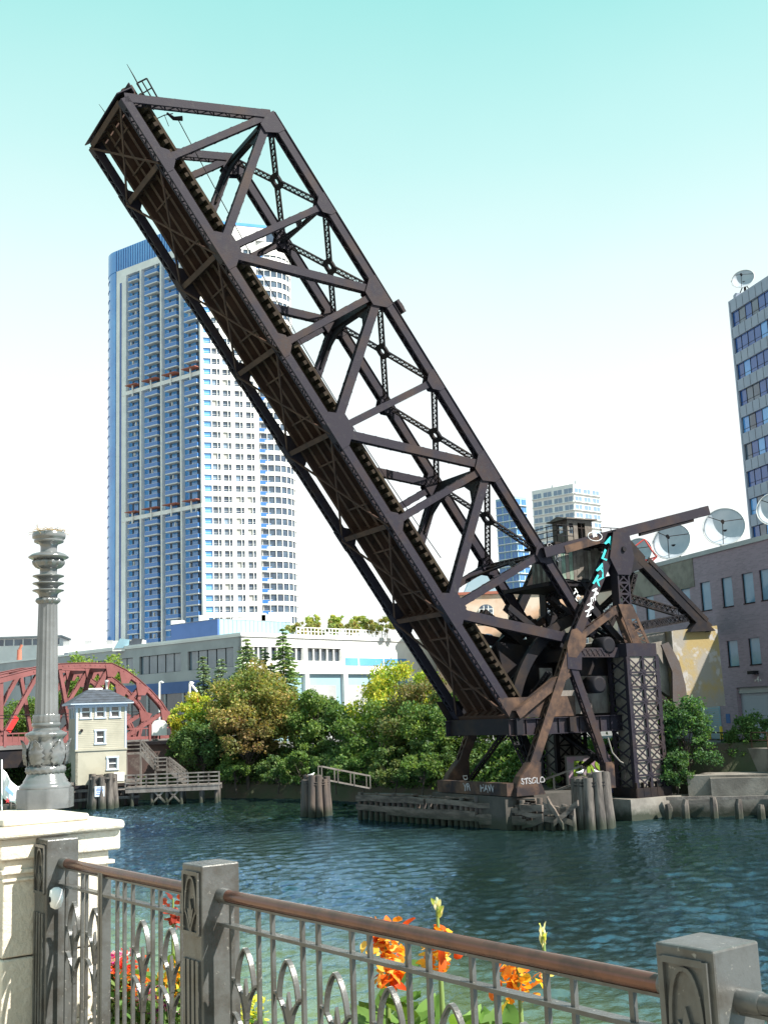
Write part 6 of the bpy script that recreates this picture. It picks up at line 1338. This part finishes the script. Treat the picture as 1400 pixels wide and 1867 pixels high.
tree('leafy_shrub','bushy green shrub tree at the foot of the great laced column',gp(1250,77.2,2.2),5.5,2.35,2.7,[(.03,.07,.026),(.045,.09,.03),(.025,.055,.022)],13000,19,.2,.1,cz=2.7,clumps=60,cat='shrub',ry=1.8)
tree('leafy_shrub','smaller green shrub on the loading dock at the right edge',gp(1364,79,2.4),4.2,1.9,1.9,[(.04,.08,.026),(.05,.095,.03)],8000,20,.18,.07,cz=2.3,cat='shrub',ry=1.4)
tree('leafy_shrub','narrow green shrub hanging over the seawall below the laced column',gp(1225,76.0,1.1),3.6,1.2,1.7,[(.03,.065,.024),(.04,.08,.028)],5000,21,.18,.05,cz=1.7,cat='shrub',ry=.9)
for i,(px,Y,h,r,pal,lab) in enumerate(((430,109.6,3.4,2.0,PG,'low green bush at the waterline below the brownish tree'),(505,107.8,3.2,2.2,PD,'dark bush at the waterline left of the dark round pile cluster'),(545,105.5,3.6,2.3,PG,'green bush on the bank behind the dark round pile cluster'),(610,101.5,3.6,2.4,PD,'dark bush behind the plank gangway'),(660,98,3.6,2.3,PG,'green bush behind the left end of the fender'),(715,95.0,3.6,2.3,[(.05,.085,.028),(.07,.09,.03)],'olive bush close behind the middle of the fender'),(765,92.5,3.8,2.2,PG,'fresh green bush behind the fender near the far tower leg'),(790,94,4.4,2.4,PD,'dark bush between the fender and the far tower leg'),(330,113.2,2.6,1.8,PD,'dark creeper bush above the timber stair'),(1010,92,3.2,2.2,PD,'shaded bush under the track girder'),(1160,92,3.6,2.4,PD,'shaded bush behind the great laced column'),(1000,78.2,1.1,.8,PG,'small weed clump on the footing beside the collapsed walkway'),(128,106.5,2.6,.6,PD,'ragged weed at the left corner of the yellow house'))):
    zb={430:.9,505:.9,545:1.0,610:1.0,660:1.0,715:1.1,765:1.2,790:1.4,330:3.3,1010:2.8,1160:3.0,1000:1.8,128:1.6}[px]
    tree('bank_bush',lab,gp(px,Y,zb),h,r,h*.5,pal,5200 if r>1 else 1500,40+i,.24,.07,cz=h*.5,clumps=26 if r>1 else 12,cat='bush')
tree('deciduous_tree','sunlit green tree seen through the red bridge above the yellow house',gp(165,145,4.3),12.4,5.6,4.9,[(.10,.15,.03),(.13,.17,.035),(.07,.12,.028)],16000,22,.34,.24,clumps=60)
tree('deciduous_tree','green tree behind the left end of the red bridge',gp(20,138,4.3),7.4,4.4,3.4,PG,9000,23,.32,.2)
tree('deciduous_tree','small sunlit tree left of the lamp beyond the red bridge',gp(62,140,4.3),6.4,3.0,2.8,[(.10,.15,.03),(.07,.12,.028)],7000,24,.3,.16)
tree('deciduous_tree','shaded tree on the bank below the red bridge deck',gp(50,122,1.2),4.4,5.0,2.2,PD,8000,25,.3,.16,cz=2.2)
rz_=zT+.6
for i,(px,h,lab) in enumerate(((570,6.2,'leftmost young roof tree above the white wing'),(613,6.0,'middle young roof tree above the white wing'),(655,5.6,'rightmost young roof tree above the white wing'))):
    p=at(px,1150,172); tree('roof_tree',lab,V(p.x,172,rz_),h*.68,1.3,h*.68*.42,[(.20,.24,.06),(.15,.21,.05),(.24,.24,.07)],3200,60+i,.3,.07,clumps=22,grp='young trees on the office roof')
for i,px in enumerate((555,592,632,672,705)):
    p=at(px,1152,170); tree('roof_hedge',('first','second','third','fourth','fifth')[i]+' clump from the left in the roof hedge behind the white railing',V(p.x,170,rz_),2.9,2.6,1.5,[(.14,.15,.05),(.19,.16,.06),(.11,.15,.045)],3200,70+i,.3,.05,cz=1.5,clumps=20,grp='roof hedge clumps',cat='hedge')
# ivy and undergrowth carpeting the slope
rs=np.random.default_rng(99); P=[]
for i in range(3,12):
    for a_,b_,k in ((low[i],low[i+1],0),):
        m0,m1,t0,t1=mid[i],mid[i+1],top[i],top[i+1]; n=5200; u=rs.random((n,1)); v=rs.random((n,1))**.8
        q=(np.array(m0)*(1-u)+np.array(m1)*u)*(1-v)+(np.array(t0)*(1-u)+np.array(t1)*u)*v; q+=np.concatenate([rs.normal(size=(n,2))*.15,np.abs(rs.normal(size=(n,1)))*.28],1); P.append(q)
P=np.concatenate(P); o=leaf_obj('bank_undergrowth',P,.3,tones(PD+PG,len(P),rs,.25),M['leaf'],None,rs); o['kind']='stuff'; o['label']='low green undergrowth covering the sloping river bank'; o['category']='undergrowth'
# ---------------------------------------------------------------- foreground: railing, stone pier, lamp, flowers
M['fence']=mat('dark_grey_green_iron',(.082,.084,.082),.27,0,(.055,.052,.047),9,.45,.62,.08,70,detail=8,coord='World',col3=(.22,.21,.19),scale3=46,lo3=.64,hi3=.70,spec=.5)
M['bronze']=mat('brown_bronze_handrail',(.145,.065,.045),.15,.4,(.09,.045,.034),14,.45,.65,.03,60,coord='World',col3=(.2,.14,.10),scale3=60,lo3=.66,hi3=.75)
M['stone']=mat('pale_limestone',(.62,.57,.48),.85,0,(.54,.49,.41),5,.42,.62,.35,38,detail=9,coord='World',col3=(.33,.28,.21),scale3=9,lo3=.58,hi3=.75)
M['lampm']=mat('silver_grey_lamp_paint',(.135,.14,.142),.17,.1,(.10,.104,.105),6,.42,.62,.05,40,coord='World',spec=.9)
def rl(s,z,o=0): return RP+rdir*s+rnor*o+V(0,0,z-RP.z)
ZR=6.192; ZM=6.093; ZP=6.30; PW=.155
def post(label,s):
    o=thing('railing_post',label,'post',tuple(rl(s,GZ)),'square iron railing posts'); h=PW/2
    bm=bmesh.new(); 
    mb=MB(); mb.frame(rl(s,(GZ+ZP)/2),rdir*h,rnor*h,V(0,0,(ZP-GZ)/2)); b=mb.build('post_body',M['fence'],o)
    bv=b.modifiers.new('b','BEVEL'); bv.width=.006; bv.segments=2
    mb=MB(); mb.frame(rl(s,GZ+.06),rdir*(h+.03),rnor*(h+.03),V(0,0,.06)); mb.build('post_foot',M['fence'],o)
    f=-h-.004
    # relief panel with a pointed arch on the walkway face
    mb=MB(); 
    for a in (-.058,.058): mb.frame(rl(s+a,ZP-.135,f),rdir*.006,rnor*.005,V(0,0,.11))
    for z in (ZP-.03,ZP-.24): mb.frame(rl(s,z,f),rdir*.052,rnor*.005,V(0,0,.007))
    mb.build('panel_frame',M['fence'],o)
    mb=MB(); hw=.042; pts=[]
    for k in range(9):
        t=k/8; pts.append((hw*math.cos(t*math.pi/2)**.8 if k<8 else 0,-.17+.125*math.sin(t*math.pi/2)))
    for sg in (-1,1): mb.strip([rl(s+sg*x,ZP+z,f) for x,z in pts],rnor,.008,.009)
    mb.strip([rl(s-hw,ZP-.16,f),rl(s-.025,ZP-.185,f),rl(s-.006,ZP-.22,f),rl(s-.004,ZP-.235,f)],rnor,.008,.008); mb.strip([rl(s+hw,ZP-.16,f),rl(s+.025,ZP-.185,f),rl(s+.006,ZP-.22,f),rl(s+.004,ZP-.235,f)],rnor,.008,.008)
    mb.prism([rl(s+x,ZP+z,f-.004) for x,z in ((0,-.12),(.012,-.16),(.024,-.15),(.014,-.19),(0,-.215),(-.014,-.19),(-.024,-.15),(-.012,-.16))],rnor*.012)
    mb.build('pointed_arch_relief',M['fence'],o)
    for a in (-.05,-.017,.017,.05):
        mb=MB(); mb.frame(rl(s+a,(GZ+.15+ZP-.33)/2,f),rdir*.010,rnor*.005,V(0,0,(ZP-.33-GZ-.15)/2)); mb.build('flute',M['fence'],o)
    return o
P1s,P2s,P3s=-1.53,0.0,2.25
post('square iron railing post standing against the stone lamp pier',P1s); post('square iron railing post in the middle of the railing',P2s); post('big square iron railing post at the bottom right corner',P3s)
def ornament_mesh():
    mb=MB(); n=V(0,1,0); hw=.058; W2=.0935
    arch=[(hw*(1-(k/18)**2.0)**.75 if k<18 else 0,5.895+.132*(k/18)) for k in range(19)]
    for sg in (-1,1):
        mb.strip([V(sg*x,0,z) for x,z in arch],n,.018,.0075)
        for z0 in (5.905,5.79,5.46):
            mb.strip([V(sg*(W2-.004),0,z0+.012),V(sg*.072,0,z0+.008),V(sg*.048,0,z0-.012),V(sg*.026,0,z0-.042),V(sg*.010,0,z0-.085),V(sg*.006,0,z0-.11)],n,.016,.008)
    mb.prism([V(x,.006,z) for x,z in ((0,5.928),(.013,5.872),(.030,5.886),(.016,5.835),(.008,5.80),(-.008,5.80),(-.016,5.835),(-.030,5.886),(-.013,5.872))],(0,-.012,0))
    mb.box(-.0065,.0065,-.0065,.0065,5.28,5.81)
    return mb.mesh('arch_ornament',M['fence'])
orn=ornament_mesh(); OB=Matrix((rdir,rnor,V(0,0,1))).transposed().to_4x4()
def panel(label,s0,s1,bars,orns,stile=None,rail='bronze'):
    o=thing('iron_railing',label,'railing',tuple(rl((s0+s1)/2,GZ)),'iron railing panels with pointed arches')
    mb=MB(); mb.tube([rl(s0+(s1-s0)*i/12,ZR) for i in range(13)],.0212,16); mb.build('handrail',M[rail],o)
    for e in (s0,s1):
        mb=MB(); sg=1 if e==s0 else -1; mb.tube([rl(e,ZR),rl(e+sg*.05,ZR),rl(e+sg*.055,ZR)],[.026,.0245,.0225],14); mb.build('handrail_socket',M['fence'],o)
    mb=MB(); mb.frame(rl((s0+s1)/2,ZM),rdir*((s1-s0)/2),rnor*.018,V(0,0,.0055)); mb.build('middle_rail',M['fence'],o)
    mb=MB(); mb.frame(rl((s0+s1)/2,ZR-.024),rdir*((s1-s0)/2),rnor*.010,V(0,0,.004)); mb.build('handrail_strap',M['fence'],o)
    mb=MB(); mb.frame(rl((s0+s1)/2,GZ+.1),rdir*((s1-s0)/2),rnor*.025,V(0,0,.012)); mb.build('bottom_rail',M['fence'],o)
    bm_=MB(); bm_.box(-.0068,.0068,-.0068,.0068,GZ+.11,ZR-.0275); bme=bm_.mesh('bar',M['fence'])
    for b in bars: Mx=OB.copy(); Mx.translation=rl(b,0); inst('bar',bme,o,Mx)
    for c in orns: Mx=OB.copy(); Mx.translation=rl(c,0); inst('arch_ornament',orn,o,Mx)
    if stile:
        for st in stile: mb=MB(); mb.frame(rl(st,(GZ+.05+ZR)/2),rdir*.011,rnor*.02,V(0,0,(ZR-GZ-.05)/2)); mb.build('gate_stile',M['fence'],o)
    return o
bars=[];orns=[]
for k in range(7): bars+=[.155+.281*k,.155+.281*k+.187]; orns.append(.155+.281*k+.0935)
panel('long iron railing panel with brown handrail in front of the orange flowers',PW/2,P3s-PW/2,bars,orns)
panel('short iron gate panel between the stone pier post and the middle post',P1s+PW/2,-PW/2,[-1.40,-1.213,-1.165,-.832,-.759,-.677,-.49,-.419,-.232],[-1.3065,-1.07,-.5835,-.3255],stile=(-.985,-.957))
panel('iron railing stub running out of the picture at the bottom right',P3s+PW/2,P3s+1.6,[P3s+.15+.281*k+d for k in range(5) for d in (0,.187)],[P3s+.15+.281*k+.0935 for k in range(5)],rail='fence')
o=thing('gate_lamp','small white round fitting on the gate hinge beside the stone pier','lamp',tuple(rl(P1s+.13,6.05,-.06))); c=rl(P1s+.13,6.04,-.05)
mb=MB(); mb.tube([c+V(0,0,.05),c+V(0,0,.04),c,c-V(0,0,.035),c-V(0,0,.045)],[.012,.028,.033,.024,.008],12); mb.build('housing',M['white'],o)
mb=MB(); mb.tube([c-rnor*.03,c-rnor*.036],[.014,.012],10); mb.build('lens',M['blackhole'],o)
# stone pier
Q0=rl(P1s-PW/2-.02,0); 
def wz(px,py,dep=0): q=onp(px,py,Q0-rdir*dep,rdir); return (q-Q0).dot(rnor),q.z
w0=wz(6,1640)[0]; w1=wz(199,1560)[0]; wc1,zc1=wz(228,1511,-.06); DP=.86
sp=thing('stone_pier','pale limestone pier with moulded cap carrying the ornate lamp column','pier',tuple(Q0+rnor*(w0+w1)/2-rdir*DP/2+V(0,0,GZ)))
zcb=zc1; zct=wz(226,1494,-.06)[1]
def slab(name,wa,wb,da,db,z0,z1,bev=.01,mt='stone'):
    mb=MB(); mb.frame(Q0+rnor*((wa+wb)/2)-rdir*((da+db)/2)+V(0,0,(z0+z1)/2),rnor*((wb-wa)/2),rdir*((db-da)/2),V(0,0,(z1-z0)/2)); b=mb.build(name,M[mt],sp)
    bv=b.modifiers.new('b','BEVEL'); bv.width=bev; bv.segments=3; return b
zbands=[GZ,GZ+.36,GZ+.58,zcb-.20,zcb-.17]
slab('cap',2*w0-0-(w0)-.10 if False else w0-.10,wc1,-.07,DP+.07,zcb,zct,.018)
slab('cap_upper_step',w0+.02,wz(161,1484,.1)[0],.08,DP-.08,zct,zct+.035,.012)
slab('cap_neck',w0-.03,w1+.05,-.03,DP+.03,zcb-.10,zcb,.012)
slab('moulding',w0-.015,w1+.025,-.02,DP+.02,zcb-.165,zcb-.145,.006); slab('moulding',w0-.008,w1+.012,-.012,DP+.012,zcb-.20,zcb-.185,.006)
slab('die_block',w0,w1,0,DP,GZ+.62,zcb-.10,.008)
slab('die_block',w0,w1,0,DP,GZ+.30,GZ+.612,.008); slab('base_moulding',w0-.02,w1+.02,-.02,DP+.02,GZ+.24,GZ+.30,.012); slab('base_block',w0-.04,w1+.04,-.04,DP+.04,GZ,GZ+.24,.012)
# lamp column
lc=atz(83,1473,zct+.035)
k_=lc.y/2100*.965
lamp=thing('lamp_column','ornate fluted grey iron lamp column without lantern on the stone pier','lamp column',tuple(lc))
def zz(y): return (1484-y)*k_
def part(name,prof,n=48,fn=None): mb=MB(); mb.lathe([(w*k_/2,zz(y)) for w,y in prof],lc,n,fn); return mb.build(name,M['lampm'],lamp)
def octa(r,z,th): # plinth block, eight-sided
    a=(th+math.pi/8)%(math.pi/4)-math.pi/8; return r*.97/math.cos(a)
part('plinth',[(98,1484),(98,1452),(96,1449)],64,octa)
part('base_moulding',[(93,1449),(94,1446),(88,1441),(80,1438),(80,1435),(74,1431),(69,1426),(66,1422)])
part('rope_ring',[(60,1423),(68,1421),(72,1417),(71,1412),(65,1408),(58,1407)],96,lambda r,z,th:r*(1+.045*math.sin(18*th+z*160)))
def vase(r,z,th):
    t=z/k_; f=.5+.5*math.cos(6*th); return r*(1+.10*(f**2)*math.sin(min(1,max(0,(t-74)/52))*math.pi)+.035*math.sin(18*th)*math.cos(t*.45))
part('acanthus_vase',[(56,1409),(61,1404),(65,1396),(67,1386),(66,1376),(62,1368),(60,1362),(66,1357),(74,1353),(73,1349),(60,1346),(52,1344)],120,vase)
for i in range(6):   # raised acanthus leaves
    th=math.pi/3*i+.35; e=V(math.cos(th),math.sin(th),0); t_=V(-math.sin(th),math.cos(th),0); mb=MB(); rows_=9; vs=[];fs=[]
    for j in range(rows_+1):
        f=j/rows_; y=1405-46*f; r=(33+3*math.sin(f*math.pi)+(7*max(0,f-.7)/.3))*k_; hw=(13*math.sin(min(1,f*.9+.12)*math.pi)**.7*(1+.25*math.cos(j*3.14)))*k_
        for c_ in range(5): u=(c_-2)/2; vs.append(lc+e*(r+(.012-.010*abs(u))*(1+.5*math.cos(u*6)))+t_*(hw*u)+V(0,0,zz(y)-abs(u)*.012))
    for j in range(rows_):
        for c_ in range(4): q=j*5+c_; fs.append((q,q+1,q+6,q+5))
    mb.add(vs,fs,True); b=mb.build('acanthus_leaf',M['lampm'],lamp); sm=b.modifiers.new('s','SOLIDIFY'); sm.thickness=.006
part('neck',[(50,1345),(48,1341),(46,1338),(52,1336),(53,1333),(50,1330)])
part('leaf_collar',[(47,1331),(49,1326),(47,1320),(48,1317),(46,1315)],96,lambda r,z,th:r*(1+.04*abs(math.sin(8*th))))
def flute(r,z,th): return r*(1-.075*abs(math.cos(8*th))**.6)
part('fluted_shaft',[(43,1316)]+[(43-8*i/20,1316-(1316-1108)*i/20) for i in range(1,20)]+[(35,1108)],128,flute)
part('leaf_ring',[(35,1108),(44,1104),(45,1101),(41,1098),(35,1097)],96,lambda r,z,th:r*(1+.05*math.sin(14*th)))
for y in (1083,1069.5,1055.5):
    part('collar_disc',[(34,y+13 if y>1080 else y+11.4),(35,y+8),(40,y+4.5),(50,y+2),(58,y+.5),(58,y-1),(50,y-2),(36,y-2.5)])
part('upper_neck',[(34,1053),(32,1050),(32,1041),(38,1040)])
part('egg_ring',[(38,1040.5),(48,1038),(58,1032),(60,1028),(54,1025),(44,1024)],96,lambda r,z,th:r*(1+.05*math.cos(12*th)))
part('wide_disc',[(50,1025),(66,1022),(74,1020),(75,1018.5),(64,1014),(48,1011),(33,1010)])
part('top_neck',[(33,1010.5),(31,1006),(31,998),(36,993),(50,991)])
part('top_cup',[(46,992),(54,990),(56,987),(53,985),(60,983),(62,980),(62,975),(58,972),(58,971.5)])
o=thing('bird_nest','ragged straw nest remains on top of the ornate lamp column','nest',tuple(lc+V(0,0,zz(971)))); M['straw']=mat('straw',(.30,.22,.11),.9)
rs=np.random.default_rng(5); mb=MB()
for i in range(70):
    th=rs.uniform(0,6.28); r=rs.uniform(.2,1)**.5*29*k_; c=lc+V(math.cos(th)*r,math.sin(th)*r,zz(971)+rs.uniform(0,.012)); d=V(rs.normal(),rs.normal(),rs.normal()*.25).normalized()*rs.uniform(.02,.05); mb.tube([c-d,c+d],.0015,4,cap=False)
b=mb.build('nest_straw',M['straw'],o,kind='stuff')

# ---------------------------------------------------------------- flower planters behind the railing
M['petal']=leafmat('petal',.45); M['bleaf']=leafmat('broad_leaf',.4); M['terracotta']=mat('planter_bronze',(.08,.075,.065),.7,0,(.05,.05,.045),6,.4,.6,coord='World')
pt=thing('planter_trough','long dark planter trough behind the iron railing','planter',tuple(rl(.4,GZ,.5)))
def tr(s0,s1,o0,o1,z0,z1,nm): mb=MB(); mb.frame(rl((s0+s1)/2,(z0+z1)/2,(o0+o1)/2),rdir*((s1-s0)/2),rnor*((o1-o0)/2),V(0,0,(z1-z0)/2)); mb.build(nm,M['terracotta'] if nm!='soil' else M['soil'],pt)
tr(-1.2,2.1,.22,.25,GZ,GZ+.28,'trough_side'); tr(-1.2,2.1,.78,.81,GZ,GZ+.28,'trough_side'); tr(-1.23,-1.2,.22,.81,GZ,GZ+.28,'trough_end'); tr(2.1,2.13,.22,.81,GZ,GZ+.28,'trough_end'); tr(-1.2,2.1,.25,.78,GZ,GZ+.25,'soil')
def petal(mb,c,d,up,L,Wd,curl,col,rs):
    d=d.normalized(); s_=d.cross(up).normalized(); u=s_.cross(d); vs=[];fs=[]; nr=4
    for j in range(nr+1):
        f=j/nr; w=Wd*math.sin(min(1,f*.85+.12)*math.pi)**.8
        for c_ in range(3): vs.append(c+d*(L*f)+s_*(w*(c_-1)*.5)+u*(curl*f*f*L+(abs(c_-1)*.12*Wd)+rs.normal()*.06*Wd))
    for j in range(nr):
        for c_ in range(2): q=j*3+c_; fs.append((q,q+1,q+4,q+3))
    mb.cur=tuple(np.clip(np.array(col)*(1+.15*rs.normal()),0.005,.9)); mb.add(vs,fs,True)
def bloom(name,parent,c,w,h,n,pal,seed,L=.043,droop=.3):
    rs=np.random.default_rng(seed); mb=MB(); mb.c=[]
    for i in range(n):
        p=Vector(c)+V(rs.normal()*w*.28,rs.normal()*w*.28,rs.uniform(-.5,.5)*h); d=V(rs.normal(),rs.normal(),rs.normal()*.6+droop)
        petal(mb,p,d,V(0,0,1)+V(rs.normal(),rs.normal(),0)*.5,L*rs.uniform(.7,1.3),L*.75*rs.uniform(.7,1.2),rs.uniform(-.6,.4),pal[rs.integers(0,len(pal))],rs)
    return mb.build(name,M['petal'],parent,kind='stuff')
def bigleaf(parent,b,d,L,Wd,col,seed,arch=.5):
    rs=np.random.default_rng(seed); mb=MB(); mb.c=[]; d=d.normalized(); s_=d.cross(V(0,0,1)).normalized(); vs=[];fs=[]; nr=9
    for j in range(nr+1):
        f=j/nr; w=Wd*math.sin(min(1,f*.93+.06)*math.pi)**.75; c=b+d*(L*f)+V(0,0,-arch*L*f*f*.6)
        for c_ in range(5): u=(c_-2)/2; vs.append(c+s_*(w*.5*u)+V(0,0,.18*Wd*abs(u)+rs.normal()*.004))
    for j in range(nr):
        for c_ in range(4): q=j*5+c_; fs.append((q,q+1,q+6,q+5))
    mb.cur=col; mb.add(vs,fs,True); return mb.build('leaf',M['bleaf'],parent)
ORA=[(.75,.14,.01),(.85,.30,.03),(.62,.07,.01),(.9,.48,.06),(.9,.55,.12)]; YEL=[(.9,.5,.05),(.85,.32,.03),(.75,.15,.02)]; GRN=(.11,.20,.04); M['stem']=mat('canna_stem',(.14,.20,.05),.6)
def canna(label,px,ybloom,hb,wb,pal,seed,bud=None,off=.42,n=34,leaves=5):
    rs=np.random.default_rng(seed); P=onp(px,ybloom,rl(0,0,off),rnor); base=V(P.x,P.y,GZ+.24); o=thing('canna_plant',label,'flower',tuple(base),'orange cannas behind the railing')
    topz=P.z+hb*.5 if bud is None else onp(px,bud,rl(0,0,off),rnor).z
    mb=MB(); mb.tube([base,base.lerp(V(P.x,P.y,topz),.5)+rdir*rs.normal()*.01,V(P.x,P.y,topz)],[.012,.010,.005],7); mb.build('stem',M['stem'],o)
    bloom('bloom',o,P,wb,hb,n,pal,seed)
    if bud is not None:
        mb=MB(); mb.c=[]
        for i in range(9): petal(mb,V(P.x,P.y,topz-.05+.006*i),V(rs.normal()*.5,rs.normal()*.5,1),V(rs.normal(),rs.normal(),.2),.034,.016,.2,((.75,.62,.30),(.45,.5,.12),(.85,.75,.55))[i%3],rs)
        mb.build('bud',M['petal'],o,kind='stuff')
    for i in range(leaves):
        a=rs.uniform(0,6.28); z=GZ+.30+.18*rs.random()+.02*i; bigleaf(o,V(P.x,P.y,z),V(math.cos(a),math.sin(a),.85+rs.random()*.6),rs.uniform(.22,.31),rs.uniform(.09,.13),tuple(np.array(GRN)*rs.uniform(.75,1.4)),seed*10+i)
    return o
canna('tall orange canna in full bloom left of centre behind the railing',706,1742,.22,.11,ORA,101,n=120)
canna('orange canna with cream buds rising above the handrail',800,1735,.13,.085,ORA,102,bud=1650,n=60)
canna('yellow and orange canna bloom right of centre below the handrail',944,1790,.11,.12,YEL,103,n=55)
canna('slim canna with pale buds beside the yellow bloom',993,1765,.05,.03,[(.5,.5,.15),(.7,.6,.3)],104,bud=1700,n=10,leaves=6)
canna('dark red canna spike behind the short gate panel',316,1665,.13,.05,[(.35,.06,.04),(.5,.12,.08),(.25,.04,.03)],105,n=26,leaves=4)
RED=[(.65,.03,.02),(.7,.10,.02)]; OY=[(.85,.35,.02),(.9,.55,.05)]; PNK=[(.6,.03,.35),(.7,.25,.5),(.75,.6,.65)]; WHT=[(.8,.75,.7),(.75,.7,.5)]
for i,(lab,px,py,pal,w) in enumerate((('red zinnia clump lowest left behind the gate',234,1772,RED,.10),('orange marigold clump behind the gate beside the red clump',252,1800,[(.75,.15,.02),(.8,.25,.03)],.08),('bright yellow and orange flower clump next to the middle post',322,1785,OY,.10),('magenta petunia clump low behind the gate',283,1830,PNK,.10),('white and pink petunia clump at the bottom beside the middle post',318,1845,WHT+PNK[1:],.11),('small pink flower clump by the gate stile',216,1758,PNK,.07),('white flower clump at the left edge of the trough',222,1840,WHT,.08),('purple flower clump at the very bottom behind the gate',300,1866,[(.35,.03,.4),(.6,.05,.45)],.10),('yellow green flowering clump right of the middle post',448,1850,[(.75,.7,.1),(.6,.65,.12)],.09))):
    P=onp(px,py,rl(0,0,.38),rnor); base=V(P.x,P.y,GZ+.24); o=thing('flower_clump',lab,'flower',tuple(base),'bedding flowers in the trough'); rs=np.random.default_rng(200+i)
    mb=MB()
    for k in range(6): q=P+V(rs.normal()*w*.3,rs.normal()*w*.3,-.01); mb.tube([base+V(rs.normal()*.02,rs.normal()*.02,0),base.lerp(q,.6),q],[.004,.003,.002],5)
    mb.build('stems',M['stem'],o,kind='stuff')
    bloom('blooms',o,P,w*1.5,w*1.5,150,pal,300+i,L=.024,droop=.5)
    n=260; Q=np.array(base)+np.abs(rs.normal(size=(n,3)))*0+rs.normal(size=(n,3))*np.array([w*.6,w*.6,.0])+np.concatenate([np.zeros((n,2)),rs.uniform(0,1,(n,1))*(P.z-base.z)*.98],1)
    leaf_obj('foliage',Q,.05,tones([(.05,.10,.025),(.07,.12,.03)],n,rs),M['bleaf'],o,rs,kind='stuff')
for i,px in enumerate((680,760,850,905)):
    P=onp(px,1850,rl(0,0,.5),rnor); base=V(P.x,P.y,GZ+.24); rs=np.random.default_rng(400+i)
    o=thing('broad_leaf_plant',('leafy canna without bloom leftmost under the long panel','leafy canna without bloom second from the left under the long panel','leafy canna without bloom third from the left under the long panel','leafy canna without bloom rightmost under the long panel')[i],'plant',tuple(base),'leafy cannas without blooms')
    mb=MB(); mb.tube([base,base+V(0,0,.3)],[.012,.008],6); mb.build('stem',M['stem'],o)
    for k in range(6): a=rs.uniform(0,6.28); bigleaf(o,base+V(0,0,.10+.045*k),V(math.cos(a),math.sin(a),1.15),rs.uniform(.26,.36),rs.uniform(.10,.15),tuple(np.array(GRN)*rs.uniform(.7,1.4)),500+i*10+k)
